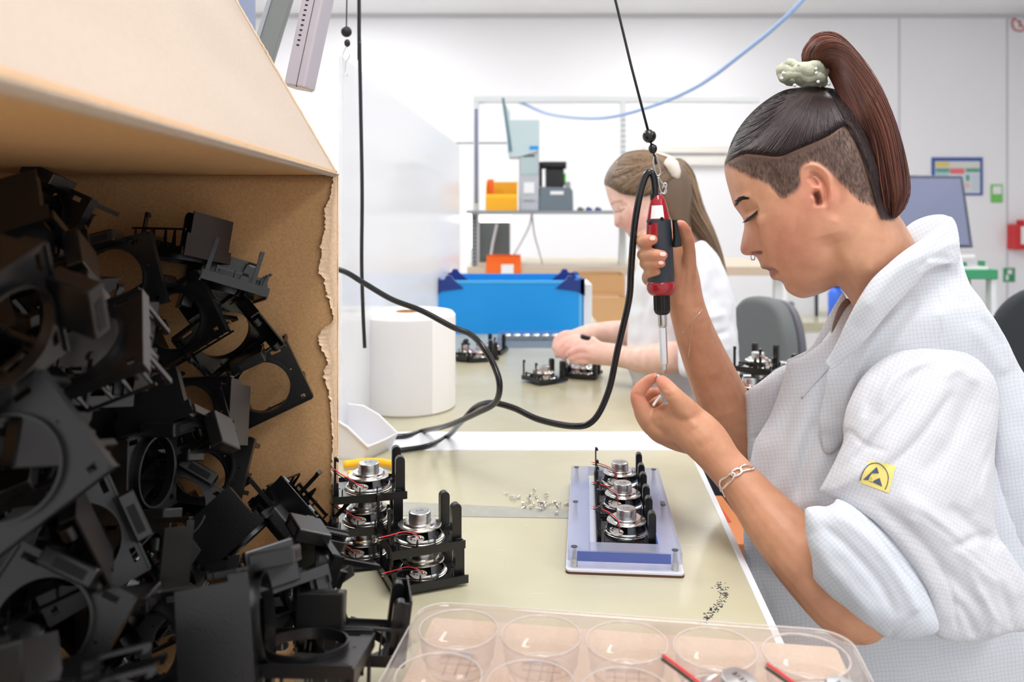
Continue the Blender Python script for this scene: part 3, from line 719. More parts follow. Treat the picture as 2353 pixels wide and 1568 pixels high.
# clear plastic parts tray on second table
ct = empty('blister_tray', PT(1200, 795), 'clear blister tray with silvery parts at the far end of the second table', 'tray')
cm = clear_mat('blue_clear_plastic', (212, 224, 244), 1.4, .1, 1, haze=.25, hazecol=(200, 215, 240))
a_, b2 = PT(1140, 800), PT(1300, 800); c3 = PT(1295, 774); d3 = PT(1148, 774)
MB().add([a_, b2, c3, d3] + [p + Vector((0, 0, .018)) for p in (a_, b2, c3, d3)], [(0, 1, 2, 3), (0, 1, 5, 4), (1, 2, 6, 5), (2, 3, 7, 6), (3, 0, 4, 7)]).build('tray_shell', cm, ct, world=True, fixn=False)
q = MB()
for u in range(1166, 1290, 22): c = PT(u, 782); q.ball((c.x, c.y, TZ + .013), (.013, .013, .008), 6)
q.build('parts', 'silver', ct, world=True, smooth=True)

# ------------------------------------------------------------------ wall signs etc. on the back wall
def wq(u0_, u1_, v0_, v1_, d, th=.01):
    xa, xb = (u0_ - U0) / F * WY, (u1_ - U0) / F * WY
    return MB().bx(xa, xb, WY - d - th, WY - d, CZ + (V0 - v1_) / F * WY, CZ + (V0 - v0_) / F * WY)
po = empty('poster', (4, WY, 1.4), 'blue-framed notice board with coloured fields on the back wall', 'poster')
po.location = (( 2198 - U0) / F * WY, WY - .01, 1.3)
wq(2140, 2257, 362, 449, .002, .008).build('frame', mat('blue_frame', (70, 92, 165), .5), po, world=True)
wq(2147, 2250, 371, 444, .011, .002).build('sheet', mat('poster_paper', (214, 224, 232), .6), po, world=True)
cols = [(2148, 2180, 373, 384, (230, 205, 110)), (2182, 2250, 375, 384, (225, 222, 205)), (2148, 2180, 387, 396, (110, 165, 150)), (2181, 2214, 387, 400, (235, 120, 125)), (2217, 2249, 387, 396, (105, 165, 145)), (2148, 2178, 397, 405, (170, 205, 215)), (2217, 2226, 402, 416, (110, 170, 150)), (2215, 2226, 420, 432, (235, 190, 190)), (2230, 2248, 402, 440, (205, 215, 225))]
for i, (a, b, c, d_, col) in enumerate(cols):
    wq(a, b, c, d_, .0132, .001).build('coloured_field', mat('poster_field_%d' % i, col, .6), po, world=True)
g1 = empty('green_sign', ((2290 - U0) / F * WY, WY - .01, 1.3), 'light green sign with a white square on the back wall', 'sign')
wq(2276, 2303, 424, 466, .002, .006).build('panel', mat('leaf_green', (120, 200, 100), .5), g1, world=True)
wq(2280, 2300, 428, 446, .0085, .001).build('pictogram', 'white', g1, world=True)
g2 = empty('green_sign', ((2317 - U0) / F * WY, WY - .01, .6), 'small dark green sign low on the back wall, under the red call box', 'sign')
wq(2305, 2331, 616, 648, .002, .006).build('panel', mat('safety_green', (60, 150, 100), .5), g2, world=True)
q = wq(2314, 2324, 620, 630, .0085, .001); q.v += []; q.build('pictogram', 'white', g2, world=True)
wq(2310, 2316, 632, 644, .0085, .001).build('pictogram', 'white', g2, world=True)
fa = empty('fire_call_box', ((2335 - U0) / F * WY, WY - .1, 1), 'red fire call box with a white label on the back wall', 'alarm')
wq(2312, 2372, 515, 573, .002, .12).build('casing', mat('signal_red', (205, 45, 50), .4), fa, world=True, bevel=.015, seg=3)
wq(2326, 2366, 520, 560, .123, .004).build('label', 'white', fa, world=True)
wq(2330, 2341, 505, 515, .03, .06).build('knob', bpy.data.materials['signal_red'], fa, world=True, bevel=.008)
ns = empty('prohibition_sign', ((2341 - U0) / F * WY, WY - .01, 2.7), 'round red-ringed prohibition sign high on the back wall', 'sign')
cx, cz = (2341 - U0) / F * WY, CZ + (V0 - 55) / F * WY
rr_ = 19 / F * WY
Mx = Matrix.Translation((cx, WY - .012, cz)) @ Matrix.Rotation(PI / 2, 4, 'X')
MB().lathe([(0, 0), (rr_, 0), (rr_, .004), (0, .004)], 32, Mx).build('disc', 'white', ns, world=True)
MB().lathe([(rr_ * .78, .0041), (rr_, .0041), (rr_, .006), (rr_ * .78, .006), (rr_ * .78, .0041)], 32, Mx).build('red_ring', mat('pale_red', (215, 110, 115), .5), ns, world=True)
MB().box((0, 0, .005), (rr_ * 1.7, rr_ * .2, .001), (0, 0, R(-45)), Mx).build('red_bar', bpy.data.materials['pale_red'], ns, world=True)
MB().box((0, 0, .0045), (rr_ * .3, rr_ * .9, .001), None, Mx).build('pictogram', 'grey', ns, world=True)
# monitor behind the worker
YM = 3.4
mo = empty('monitor', P(2150, 560, YM), 'big grey flat monitor turned away, behind the front worker', 'monitor')
def pr_(u, v, Y): return P(u, v, Y)
A4 = [pr_(2040, 404, YM + .1), pr_(2213, 404, YM), pr_(2237, 570, YM), pr_(2040, 570, YM + .1)]
A4[0] = pr_(2030, 402, YM + .1)
n_ = Vector((0, .035, 0))
MB().add(A4 + [p + n_ for p in A4], [(0, 1, 2, 3), (7, 6, 5, 4), (0, 4, 5, 1), (1, 5, 6, 2), (2, 6, 7, 3), (3, 7, 4, 0)]).build('casing', mat('monitor_frame', (96, 100, 118), .4), mo, world=True, bevel=.004)
B4 = [pr_(2040, 410, YM + .09), pr_(2205, 411, YM - .0), pr_(2226, 563, YM - .0), pr_(2040, 563, YM + .09)]
B4 = [p - Vector((0, .004, 0)) for p in B4]
MB().add(B4 + [p - Vector((0, .002, 0)) for p in B4], [(0, 1, 2, 3), (7, 6, 5, 4), (0, 4, 5, 1), (1, 5, 6, 2), (2, 6, 7, 3), (3, 7, 4, 0)]).build('screen', mat('monitor_screen', (128, 134, 162), .3), mo, world=True)
MB().bx((2120 - U0) / F * YM, (2150 - U0) / F * YM, YM + .05, YM + .09, CZ + (V0 - 640) / F * YM, CZ + (V0 - 560) / F * YM).build('stand_neck', 'whitem', mo, world=True)
MB().bx((2060 - U0) / F * YM, (2235 - U0) / F * YM, YM - .02, YM + .2, CZ + (V0 - 585) / F * YM - .012, CZ + (V0 - 585) / F * YM).build('stand_foot', 'white', mo, world=True)
sd = empty('trolley', P(2235, 640, YM), 'white trolley with a green tray top standing under the monitor', 'trolley')
MB().bx((2030 - U0) / F * YM, (2278 - U0) / F * YM, YM - .05, YM + .45, CZ + (V0 - 640) / F * YM, CZ + (V0 - 618) / F * YM).build('tray_top', 'green', sd, world=True, bevel=.004)
MB().bx((2045 - U0) / F * YM, (2262 - U0) / F * YM, YM - .03, YM + .43, CZ + (V0 - 618) / F * YM, CZ + (V0 - 612) / F * YM).build('papers', 'white', sd, world=True)
MB().bx((2265 - U0) / F * YM, (2277 - U0) / F * YM, YM - .04, YM, 0, CZ + (V0 - 640) / F * YM).build('leg', 'whitem', sd, world=True)
MB().bx((2040 - U0) / F * YM, (2052 - U0) / F * YM, YM - .04, YM, 0, CZ + (V0 - 640) / F * YM).build('leg', 'whitem', sd, world=True)
MB().bx((2150 - U0) / F * YM, (2262 - U0) / F * YM, YM + .1, YM + .43, .2, CZ + (V0 - 645) / F * YM).build('grey_panel', 'grey', sd, world=True)
MB().bx((2256 - U0) / F * YM, (2264 - U0) / F * YM, YM, YM + .03, CZ + (V0 - 618) / F * YM, CZ + (V0 - 600) / F * YM).build('clamp', 'green', sd, world=True)
MB().bx((2210 - U0) / F * YM, (2222 - U0) / F * YM, YM, YM + .03, CZ + (V0 - 612) / F * YM, CZ + (V0 - 603) / F * YM).build('clamp', 'green', sd, world=True)
# rear right bench behind chin
YB2 = 5.0
rb = empty('workbench', (( 1880 - U0) / F * YB2, YB2, 0), 'beige workbench in the background, seen under the front worker chin', 'table')
MB().bx((1730 - U0) / F * YB2, (2120 - U0) / F * YB2, YB2, YB2 + .8, CZ + (V0 - 762) / F * YB2, CZ + (V0 - 742) / F * YB2).build('tabletop', 'table', rb, world=True)
MB().bx((1730 - U0) / F * YB2, (2120 - U0) / F * YB2, YB2 + .01, YB2 + .03, CZ + (V0 - 802) / F * YB2, CZ + (V0 - 762) / F * YB2).build('apron', 'white', rb, world=True)
for u in (1735, 2110): MB().bx((u - 8 - U0) / F * YB2, (u + 8 - U0) / F * YB2, YB2 + .02, YB2 + .06, 0, CZ + (V0 - 802) / F * YB2).build('leg', 'dgrey', rb, world=True)
wc = empty('cabinet', P(1850, 690, 5.3), 'white cabinet with a dark edge on the background workbench', 'cabinet')
MB().bx((1808 - U0) / F * 5.3, (1876 - U0) / F * 5.3, 5.3, 5.6, CZ + (V0 - 742) / F * 5.0, CZ + (V0 - 560) / F * 5.3).build('body', 'white', wc, world=True)
MB().bx((1872 - U0) / F * 5.3, (1879 - U0) / F * 5.3, 5.29, 5.6, CZ + (V0 - 742) / F * 5.0, CZ + (V0 - 560) / F * 5.3).build('dark_edge', 'dgrey', wc, world=True)
MB().lathe([(0, 0), (.02, 0), (.02, .004), (0, .004)], 20, Matrix.Translation(P(1818, 700, 5.296)) @ Matrix.Rotation(PI / 2, 4, 'X')).build('round_badge', 'grey', wc, world=True)
bb2 = empty('bottle', P(1922, 745, 5.1), 'blue plastic bottle with a navy cap on the background workbench', 'bottle')
bz = CZ + (V0 - 742) / F * 5.1 + .0; c = P(1924, 742, 5.1)
MB().lathe([(0, 0), (.045, 0), (.048, .02), (.048, .17), (.03, .2), (0, .2)], 24, Matrix.Translation((c.x, 5.12, CZ + (V0 - 742) / F * 5.0))).build('body', mat('cobalt_plastic', (60, 110, 225), .3), bb2, world=True, smooth=True)
MB().lathe([(0, .2), (.03, .2), (.03, .225), (0, .225)], 24, Matrix.Translation((c.x, 5.12, CZ + (V0 - 742) / F * 5.0))).build('cap', 'navy', bb2, world=True, smooth='auto')

# ------------------------------------------------------------------ chairs
M['fabric'] = mat('grey_chair_fabric', (108, 112, 112), .9, bump=.4, bscale=500, vary=.15, vscale=300)
M['fabricd'] = mat('charcoal_chair_fabric', (52, 56, 58), .9, bump=.4, bscale=500, vary=.12, vscale=300)
M['chairshell'] = mat('chair_shell', (96, 94, 102), .5)
def office_chair(loc, rz, fab, label, W=.44, Hb=.5, seat_z=.47, tilt=.1):
    t = empty('office_chair', loc, label, 'chair', rot=(0, 0, rz))
    # backrest: facing +x local
    prof = [(a, b) for a, b in spline([(-W / 2 * .86, 0), (-W / 2 * .98, .12), (-W / 2, .26), (-W / 2 * .88, .40), (-W / 2 * .55, .485), (0, .505), (W / 2 * .55, .485), (W / 2 * .88, .40), (W / 2, .26), (W / 2 * .98, .12), (W / 2 * .86, 0)], 5)]
    def bend(mb, d0, d1, sc, m, nm):
        vs = []; fs = []; n_ = len(prof); rings = [(0, .0, .97), (.0, .004, 1), (1, -.004, 1), (1, 0, .97)]
        q = MB(); q.prism([(a * sc, b * Hb / .5 * sc + (1 - sc) * .2) for a, b in prof], d0, d1, 'x')
        q.v = [Vector((p.x + .35 * p.y * p.y - tilt * p.z, p.y, p.z + seat_z + .12)) for p in q.v]
        return q.build(nm, m, t, bevel=.018, seg=4, smooth='auto')
    bend(None, -.245, -.195, 1, fab, 'backrest'); bend(None, -.275, -.246, .97, 'chairshell', 'back_shell')
    MB().prism(rrect(-.2, .25, -.23, .23, .08), seat_z - .05, seat_z + .03, 'z').build('seat', fab, t, bevel=.02, seg=4, smooth='auto')
    MB().tube([(-.15, 0, seat_z - .06), (-.27, 0, seat_z - .03), (-.30, 0, seat_z + .1), (-.295, 0, seat_z + .3)], .02, 8).build('back_support', 'blackm', t, smooth=True)
    MB().tube([(0, 0, .08), (0, 0, seat_z - .05)], .025, 12).build('column', 'blackm', t, smooth='auto')
    for k in range(5):
        a = 2 * PI * k / 5 + .3
        MB().tube([(0, 0, .11), (.28 * math.cos(a), .28 * math.sin(a), .07)], [.024, .014], 8).build('leg', 'blackm', t)
        MB().tube([(.28 * math.cos(a) - .012 * math.sin(a), .28 * math.sin(a) + .012 * math.cos(a), .03), (.28 * math.cos(a) + .012 * math.sin(a), .28 * math.sin(a) - .012 * math.cos(a), .03)], .03, 12).build('castor', 'blackm', t)
    return t
office_chair((.515, 2.32, 0), R(200), 'fabric', 'grey fabric office chair between the two workers', W=.30, Hb=.42, seat_z=.33, tilt=.03)
office_chair((1.42, 1.95, 0), R(250), 'fabricd', 'dark charcoal office chair cut by the right picture edge', W=.46, Hb=.38, seat_z=.43, tilt=.0)
# side table behind the front worker with a cluster of finished parts
stt = empty('side_table', P(1740, 890, 1.48), 'low white side table behind the front worker, holding black speaker parts', 'table')
ZS = CZ + (V0 - 892) / F * 1.48
MB().bx(.41, 1.0, 1.36, 1.60, ZS - .02, ZS).build('tabletop', 'white', stt, world=True, bevel=.002)
for x_ in (.45, .95):
    for y_ in (1.39, 1.57): MB().bx(x_ - .015, x_ + .015, y_ - .015, y_ + .015, 0, ZS - .02).build('leg', 'grey', stt, world=True)
# things on the floor right of the table edge
fb = empty('carton', (.72, 3.05, 0), 'brown cardboard carton on the floor below the table edge', 'carton')
MB().bx(.45, 1.0, 2.85, 3.25, 0, .5).build('carton_body', 'card', fb, world=True, bevel=.003)
MB().bx(.71, .73, 2.848, 3.252, .0, .502).build('packing_tape', mat('packing_tape', (190, 160, 120), .3), fb, world=True)
fo = empty('parts_box', P(1660, 1200, 1.25), 'orange and red box on a low stool below the table edge', 'box')
z_ = CZ + (V0 - 1275) / F * 1.25
MB().bx(.295, .352, 1.18, 1.38, z_, z_ + .045).build('box_body', mat('orange_box', (236, 150, 95), .5, vary=.15, vscale=12), fo, world=True, bevel=.003)
MB().bx(.30, .335, 1.26, 1.34, z_ + .0452, z_ + .046).build('red_label', mat('red_label', (235, 90, 60), .5), fo, world=True)
fs_ = empty('stool', (.335, 1.28, 0), 'low dark stool carrying the orange box', 'stool')
MB().bx(.292, .40, 1.17, 1.39, z_ - .03, z_).build('seat', mat('tan_wood', (176, 126, 84), .6), fs_, world=True, bevel=.003)
for x_ in (.305, .388):
    for y_ in (1.185, 1.375): MB().bx(x_ - .01, x_ + .01, y_ - .01, y_ + .01, 0, z_ - .03).build('leg', 'blackm', fs_, world=True)
# ------------------------------------------------------------------ speaker prototype (rim down, magnet up), metres
def make_speaker(label='x', date=False, wr=.00062, wire=None):
    t = empty('loudspeaker', (0, 0, 0), label, 'speaker')
    k = .001
    def L_(pr): return [(a * k, b * k) for a, b in pr]
    MB().lathe(L_([(21.5, 0), (25, 0), (25.2, .6), (25.2, 1.6), (24.6, 2.0), (24.6, 3.0), (23.2, 3.6), (22.6, 5.2), (21.8, 5.2), (21.5, 3)]) + [(21.5 * k, 0)], 56).build('basket_rim', 'silver', t, smooth='auto')
    if 'dark_basket' not in bpy.data.materials: mat('dark_basket', (96, 98, 102), .3, metal=.8)
    for a in (20, 110, 200, 290):
        A = R(a); w_ = R(13)
        q = MB().lathe(L_([(22.5, 4.6), (20.2, 13.2), (19.6, 13.2), (21.8, 4.6), (22.5, 4.6)]), 6, None, A - w_, A + w_)
        q.build('basket_spoke', bpy.data.materials['dark_basket'], t, smooth='auto')
    MB().lathe(L_([(21.3, 2.0), (19, 3.5), (13, 8), (8, 12.8), (7, 12.8), (12, 7), (18, 2.6), (21.3, 1.2)]), 40).build('cone', 'cone', t, smooth=True)
    MB().lathe(L_([(0, 12.8), (21.6, 12.8), (22.2, 13.4), (22.2, 14.2), (21.6, 14.8), (18.2, 15), (17.0, 15.6), (16.8, 17.6), (16.2, 18.2), (11.6, 18.2)]), 56).build('yoke_plate', 'silver', t, smooth='auto')
    MB().lathe(L_([(11.2, 17.8), (11.2, 26.2), (10.9, 27.2), (10.1, 27.8), (9.6, 27.9), (0, 27.9)]), 48).build('magnet_cup', 'steel', t, smooth='auto')
    # terminal board on the front-left
    Mt = Matrix.Rotation(R(-118), 4, 'Z') @ Matrix.Translation((.0212, 0, .0075)) @ Matrix.Rotation(R(62), 4, 'Y') @ Matrix.Rotation(PI / 2, 4, 'Z')
    pl_ = [(x * k, y * k) for x, y in spline([(-8.5, 1.5), (-8.2, -1.5), (-4, -4.4), (0, -5.2), (4, -4.4), (8.2, -1.5), (8.5, 1.5), (4, 3), (-4, 3), (-8.5, 1.5)], 4)][:-1]
    MB().plate(pl_, [circle(-4 * k, -1 * k, .8 * k, 10), circle(0, -1.6 * k, .9 * k, 10)], 0, .0012, Mt).build('terminal_board', 'paperboard', t)
    q = MB()
    for x in (-7, 5.2, 7.6): q.ball((x * k, .6 * k, .0016), (.0013, .0013, .0011), 7, Mt)
    q.ball((0, -1.6 * k, .0012), (.0008, .0008, .0006), 6, Mt)
    q.build('solder', 'silver', t, smooth=True)
    if wire is not None:
        s0 = Mt @ Vector((.0052, .0006, .002)); s1 = Mt @ Vector((-.005, .0006, .002))
        for nm, st, dz in (('red_wire', s0, .001), ('black_wire', s1, -.0016)):
            pts = [st] + [Vector(p) + Vector((0, 0, dz)) for p in wire]
            MB().tube([Vector(p) for p in spline(pts, 6)], wr, 6).build(nm, 'red' if nm[0] == 'r' else 'blackm', t, smooth=True)
            e = Vector(wire[-1]) + Vector((0, 0, dz)); d_ = (Vector(wire[-1]) - Vector(wire[-2])).normalized()
            MB().tube([e, e + d_ * .003], .0004, 5).build('bare_end', 'silver', t)
    if date:
        text_mesh('date_stamp', '2133', .0052, 'dgrey', t, Matrix.Translation((0, 0, .0281)) @ Matrix.Rotation(R(date), 4, 'Z'))
    else:
        text_mesh('date_stamp', '2133', .0040, 'grey', t, Matrix.Translation((0, 0, .0281)))
    return t
# ------------------------------------------------------------------ bracket prototype (posts up, collar underneath)
def make_bracket(kind='stack'):
    t = empty('speaker_bracket', (0, 0, 0), 'x', 'bracket')
    k = .001
    S = lambda *a: [x * k for x in a]
    def B(x0, x1, y0, y1, z0, z1, q=None): return (q or MB()).bx(*[c * k for c in (x0, x1, y0, y1, z0, z1)])
    outer = [(x * k, y * k) for x, y in [(-37, -32), (37, -32), (38, -31), (38, 31), (37, 32), (-37, 32), (-38, 31), (-38, -31)]]
    holes = [circle(0, 0, .0262, 48)]
    holes += [[(x * k, y * k) for x, y in loop] for loop in (
        [(-34, -29), (-28.5, -29), (-28.5, -25), (-34, -25)], [(28.5, -29), (34, -29), (34, -25), (28.5, -25)],
        [(22, 25.5), (34, 25.5), (34, 29.5), (22, 29.5)], [(-30, 25.5), (-20, 25.5), (-20, 29.5), (-30, 29.5)])]
    holes += [circle(31 * k, -2 * k, 1.3 * k, 10), circle(-31 * k, 4 * k, 1.1 * k, 10)]
    MB().plate(outer, holes, 0, .0022).build('plate', 'black', t)
    MB().lathe([(.0262, .001), (.0262, -.0048), (.0278, -.0048), (.0278, .001)], 56).build('collar', 'black', t, smooth='auto')
    # front and rear rails with gussets
    B(-38, 38, 32, 33.5, -2, 5).build('rear_rail', 'black', t)
    q = B(-38, 38, -33.5, -32, -2, 6)
    for x in (-30, -12, 6, 22): q.prism([(-32 * k, 2.2 * k), (-32 * k, 13 * k), (-30 * k, 13 * k), (-27 * k, 2.2 * k)], x * k, (x + 1.2) * k, 'x')
    q.build('front_rail', 'black', t)
    # right-hand posts with rounded tops
    for y in (-26, 12):
        pf_ = [(x * k, z * k) for x, z in [(26.5, 2.2), (36.5, 2.2)]] + [((31.5 + 5 * math.cos(a)) * k, (36 + 5 * math.sin(a)) * k) for a in np.linspace(0, PI, 12)]
        p_ = MB().prism(pf_, y * k, (y + 8.5) * k, 'y'); p_.build('post', 'black', t, bevel=.0004)
    # right side wall
    q = MB()
    sw = [(-33, 0), (33, 0), (33, 12), (27, 31), (-10, 31), (-20, 24), (-33, 22)] if kind == 'stack' else [(-31, -2), (31, -2), (31, 10), (27, 10), (27, 42), (-27, 42), (-27, 20), (-31, 20)]
    q.prism([(a * k, b * k) for a, b in sw], 38 * k, 39.4 * k, 'x')
    if kind == 'heap': q.bx(.030, .038, -.026, -.0245, .002, .040); q.bx(.030, .038, .0245, .026, .002, .040); q.build('side_wall', 'black', t)
    # left: catch frame and hook arms
    q = MB(); B(-39.4, -38, -33, 33, 0, 9, q)
    for y in (-24, 2, 20): B(-38, -33, y, y + 1.4, 2.2, 17, q); 
    B(-36, -34.6, -24, 21.4, 14, 17, q)
    q.prism([(-12 * k, 2.2 * k), (-2 * k, 2.2 * k), (-3.5 * k, 14 * k), (-6 * k, 26 * k), (-8 * k, 26 * k), (-10.5 * k, 14 * k)], -36 * k, -34.6 * k, 'x')
    q.build('catch_frame', 'black', t)
    for y in (-18, 27):
        q = MB().prism([(-37.5 * k, 2.2 * k), (-35.5 * k, 2.2 * k), (-35.2 * k, 38 * k), (-34 * k, 38 * k), (-32.6 * k, 36.8 * k), (-32.6 * k, 40 * k), (-35 * k, 42.5 * k), (-37.5 * k, 42 * k)], y * k, (y + 4) * k, 'y'); q.build('hook_arm', 'black', t)
    if kind == 'heap':
        q = MB(); B(-17, 17, 29, 40, -27, 2, q); o = q.build('hood', 'black', t, bevel=.0012)
        q = MB(); B(-12, 8, 31.5, 37, -27.3, -27.0, q); q.build('hood_slot', 'cone', t)
        # cross ribs seen through the gussets
        q = MB()
        for x in (-33, -20, -8, 8, 20, 33):
            q.prism([(-30 * k, 2.2 * k), (-30 * k, 24 * k), (-28.6 * k, 24 * k), (-24 * k, 2.2 * k)], (x - .6) * k, (x + .6) * k, 'x')
        B(-36, 36, -31.5, -30, 2.2, 4, q); B(-36, 36, -31.5, -30, 22, 24, q)
        q.build('rib_wall', 'black', t)
    return t
SB = make_bracket('stack'); SB.location = (0, 0, -5)
HB = make_bracket('heap'); HB.location = (0, 0, -5)
used = {}
def place(proto, loc, rot, label, cat, group=None):
    o = proto if not used.get(proto.name) else copy_tree(proto)
    used[proto.name] = True
    o.location = loc
    if isinstance(rot, Matrix): o.rotation_euler = rot.to_euler()
    else: o.rotation_euler = rot
    o['label'] = label; o['category'] = cat
    if group: o['group'] = group
    elif 'group' in o: del o['group']
    return o
# stacks on the table
def stack(base, rz, levels, lab, grp, wirepts, spk_dz=.0022, pitch=.0345, lean=(0, 0)):
    spk = make_speaker(lab[0][1], wire=wirepts)
    for i in range(levels):
        rot = Matrix.Rotation(rz, 3, 'Z')
        b = Vector(base) + Vector((lean[0] * i, lean[1] * i, .0055 + pitch * i))
        place(SB, b, (0, 0, rz), lab[i][0], 'bracket', grp + ' brackets')
        place(spk, b + Vector((0, 0, spk_dz)), (0, 0, rz), lab[i][1], 'speaker', grp + ' speakers')
a = PT(904, 1381); b_ = PT(1080, 1348)
rz = math.atan2(b_.y - a.y, b_.x - a.x)
fc = (a + b_) / 2; bd_ = Vector((-math.sin(rz), math.cos(rz), 0))
c = fc + bd_ * .034
WIRE1 = [(-.012, -.0235, .013), (-.022, -.020, .0155), (-.036, -.022, .0150), (-.047, -.027, .0165)]
stack(c, rz, 2, [('lower black bracket of the two-high stack, nearest the camera', 'lower loudspeaker of the two-high stack, squeezed under the upper bracket'),
                 ('upper black bracket of the two-high stack, posts rising beside the magnet', 'top loudspeaker of the two-high stack, red wire pointing left')], 'two-high stack', WIRE1, lean=(-.003, .001))
c2 = PZ(838, 1128, TZ + .074); c2.z = TZ
WIRE2 = [(-.014, -.024, .012), (-.022, -.025, .018), (-.032, -.022, .024), (-.038, -.018, .028)]
stack(c2, R(14), 3, [('bottom black bracket of the three-high stack by the box edge', 'bottom loudspeaker of the three-high stack'),
                 ('middle black bracket of the three-high stack by the box edge', 'middle loudspeaker of the three-high stack'),
                 ('top black bracket of the three-high stack by the box edge', 'top loudspeaker of the three-high stack, just right of the box edge')], 'three-high stack', WIRE2, lean=(.002, .001))
# ------------------------------------------------------------------ blue jig with three speakers
JB = [PT(1297, 1322, 0), PT(1571, 1328, 0), PT(1532, 1075, .0), PT(1336, 1072, .0)]
jf = (JB[0] + JB[1]) / 2; W_j = (JB[1] - JB[0]).length
jz = R(-5.0)
# depth from the top plate: front edge v~1292, back edge v~1072 at height .036
Hj = .025
f_ = PT(1434, 1270, Hj); bk = PT(1434, 1072, Hj); Lj = bk.y - f_.y
jc = Vector((jf.x + .001 + Lj / 2 * -math.sin(jz), jf.y + Lj / 2 * math.cos(jz), TZ))
jig = empty('assembly_jig', jc, 'blue tinted clear jig block holding three loudspeakers on the table', 'jig', rot=(0, 0, jz))
wj, lj = W_j / 2, Lj / 2
M['jigblue'] = clear_mat('blue_acrylic', (240, 242, 250), 1.49, .03, 1.0, haze=.34, hazecol=(216, 220, 238))
M['jigdark'] = clear_mat('blue_acrylic_tint', (214, 220, 242), 1.49, .2, 1.0, haze=.2, hazecol=(190, 198, 228))
M['brownb'] = mat('brown_fibreboard', (92, 60, 50), .6)
MB().prism(rrect(-wj, wj, -lj, lj, .005), .0, .0025).build('base_board', 'brownb', jig)
MB().prism(rrect(-wj + .0003, wj - .0003, -lj + .0003, lj - .0003, .005), .0025, .0045).build('base_sheet', mat('white_acrylic', (226, 226, 236), .3), jig)
inner = [(-wj * .59, -lj * .835), (wj * .60, -lj * .835), (wj * .60, lj * .965), (-wj * .59, lj * .965)]
MB().plate(rrect(-wj + .002, wj - .002, -lj + .002, lj - .002, .004), [inner], .0130, .0250).build('top_block', 'jigblue', jig, bevel=.0006)
if False: MB().plate(rrect(-wj + .003, wj - .003, -lj + .003, lj - .003, .004), [[(x * 1.01, y * 1.005) for x, y in inner]], .0128, .0129).build('tint_layer', 'jigdark', jig)
MB().bx(-wj + .012, wj - .014, -lj + .0016, -lj + .0024, .0135, .0235).build('front_strip', mat('blue_film', (84, 102, 176), .35), jig)
for i, (x, y) in enumerate([(-wj * .59, 0), (wj * .60, 0)]):
    MB().bx(x - .0005, x + .0005, -lj * .835, lj * .965, .0132, .0248).build('window_edge', mat('window_blue', (120, 150, 215), .4), jig)
for x in (-wj + .009, wj - .009):
    for y in (-lj + .009, .0, lj - .009):
        MB().tube([(x, y, .0045), (x, y, .0132)], .0036, 16).build('spacer', 'steel', jig, smooth='auto')
        q = MB().tube([(x, y, .0251), (x, y, .0258)], .0034, 14); q.build('screw_head', 'dgrey', jig, smooth='auto')
        MB().tube([(x, y, .0132), (x, y, .0250)], .0022, 12).build('screw_shaft', 'steel', jig, smooth='auto')
# engraved mark on the right arm of the block
text_mesh('engraved_mark', '90521', .0075, 'dgrey', jig, Matrix.Translation((wj * .86, lj * .02, .0252)) @ Matrix.Rotation(R(90), 4, 'Z'))
WIREJ = [(-.008, -.021, .019), (-.016, -.014, .0235), (-.026, -.010, .0265), (-.037, -.006, .0275)]
sj = make_speaker('x', wire=WIREJ)
Rj = Matrix.Rotation(jz, 3, 'Z')
ys_ = [.939, 1.026, 1.110]
for i, (yv_, nm) in enumerate(zip(ys_, ('nearest', 'middle', 'farthest'))):
    loc = Vector((jc.x + .006 + (yv_ - jc.y) * -math.tan(jz), yv_, TZ))
    q = place(SB, loc + Vector((-.0005, 0, .0095)), (0, 0, jz), 'black bracket in the blue jig, %s of the three' % nm, 'bracket', 'brackets in the blue jig')
    q.scale = (.86, 1.26, .9)
    place(sj, loc + Vector((0, 0, .0118)), (0, 0, jz + R(-6 + 5 * i)), 'loudspeaker in the blue jig, %s of the three' % nm, 'speaker', 'speakers in the blue jig')

# ------------------------------------------------------------------ clear blister tray in the foreground
M['clear'] = clear_mat('clear_blister', (250, 246, 244), 1.5, .06, 1, haze=.09, hazecol=(250, 246, 246))
M['clearedge'] = clear_mat('clear_blister_edge', (255, 252, 250), 1.5, .08, 1, haze=.42, hazecol=(255, 252, 250))
ZTR = .0                                       # set below
cupd = .060
yr1 = .060 * F / 187 ; ztr = CZ - (1437 - V0) / F * yr1         # height of the cup rims
# cup centres of the first row follow the photograph's slope (tray turned a little)
row1 = [(1053, 1447), (1252, 1468), (1452, 1476), (1655, 1492), (1852, 1508)]
c1 = PZ(*row1[0], ztr); c5 = PZ(*row1[4], ztr)
tx = (c5 - c1) / 4; ux = tx.normalized(); uy = Vector((ux.y, -ux.x, 0))
if uy.y > 0: uy = -uy
uy = (uy).normalized()
pit = tx.length
tr = empty('blister_tray', (c1.x, c1.y, ztr - .03), 'clear plastic blister tray with round cups in the foreground', 'tray')
rc_ = pit * .46
mx_ = pit * .56
def tq(a, b): q = c1 + ux * a + uy * b; return Vector((q.x, q.y, ztr))
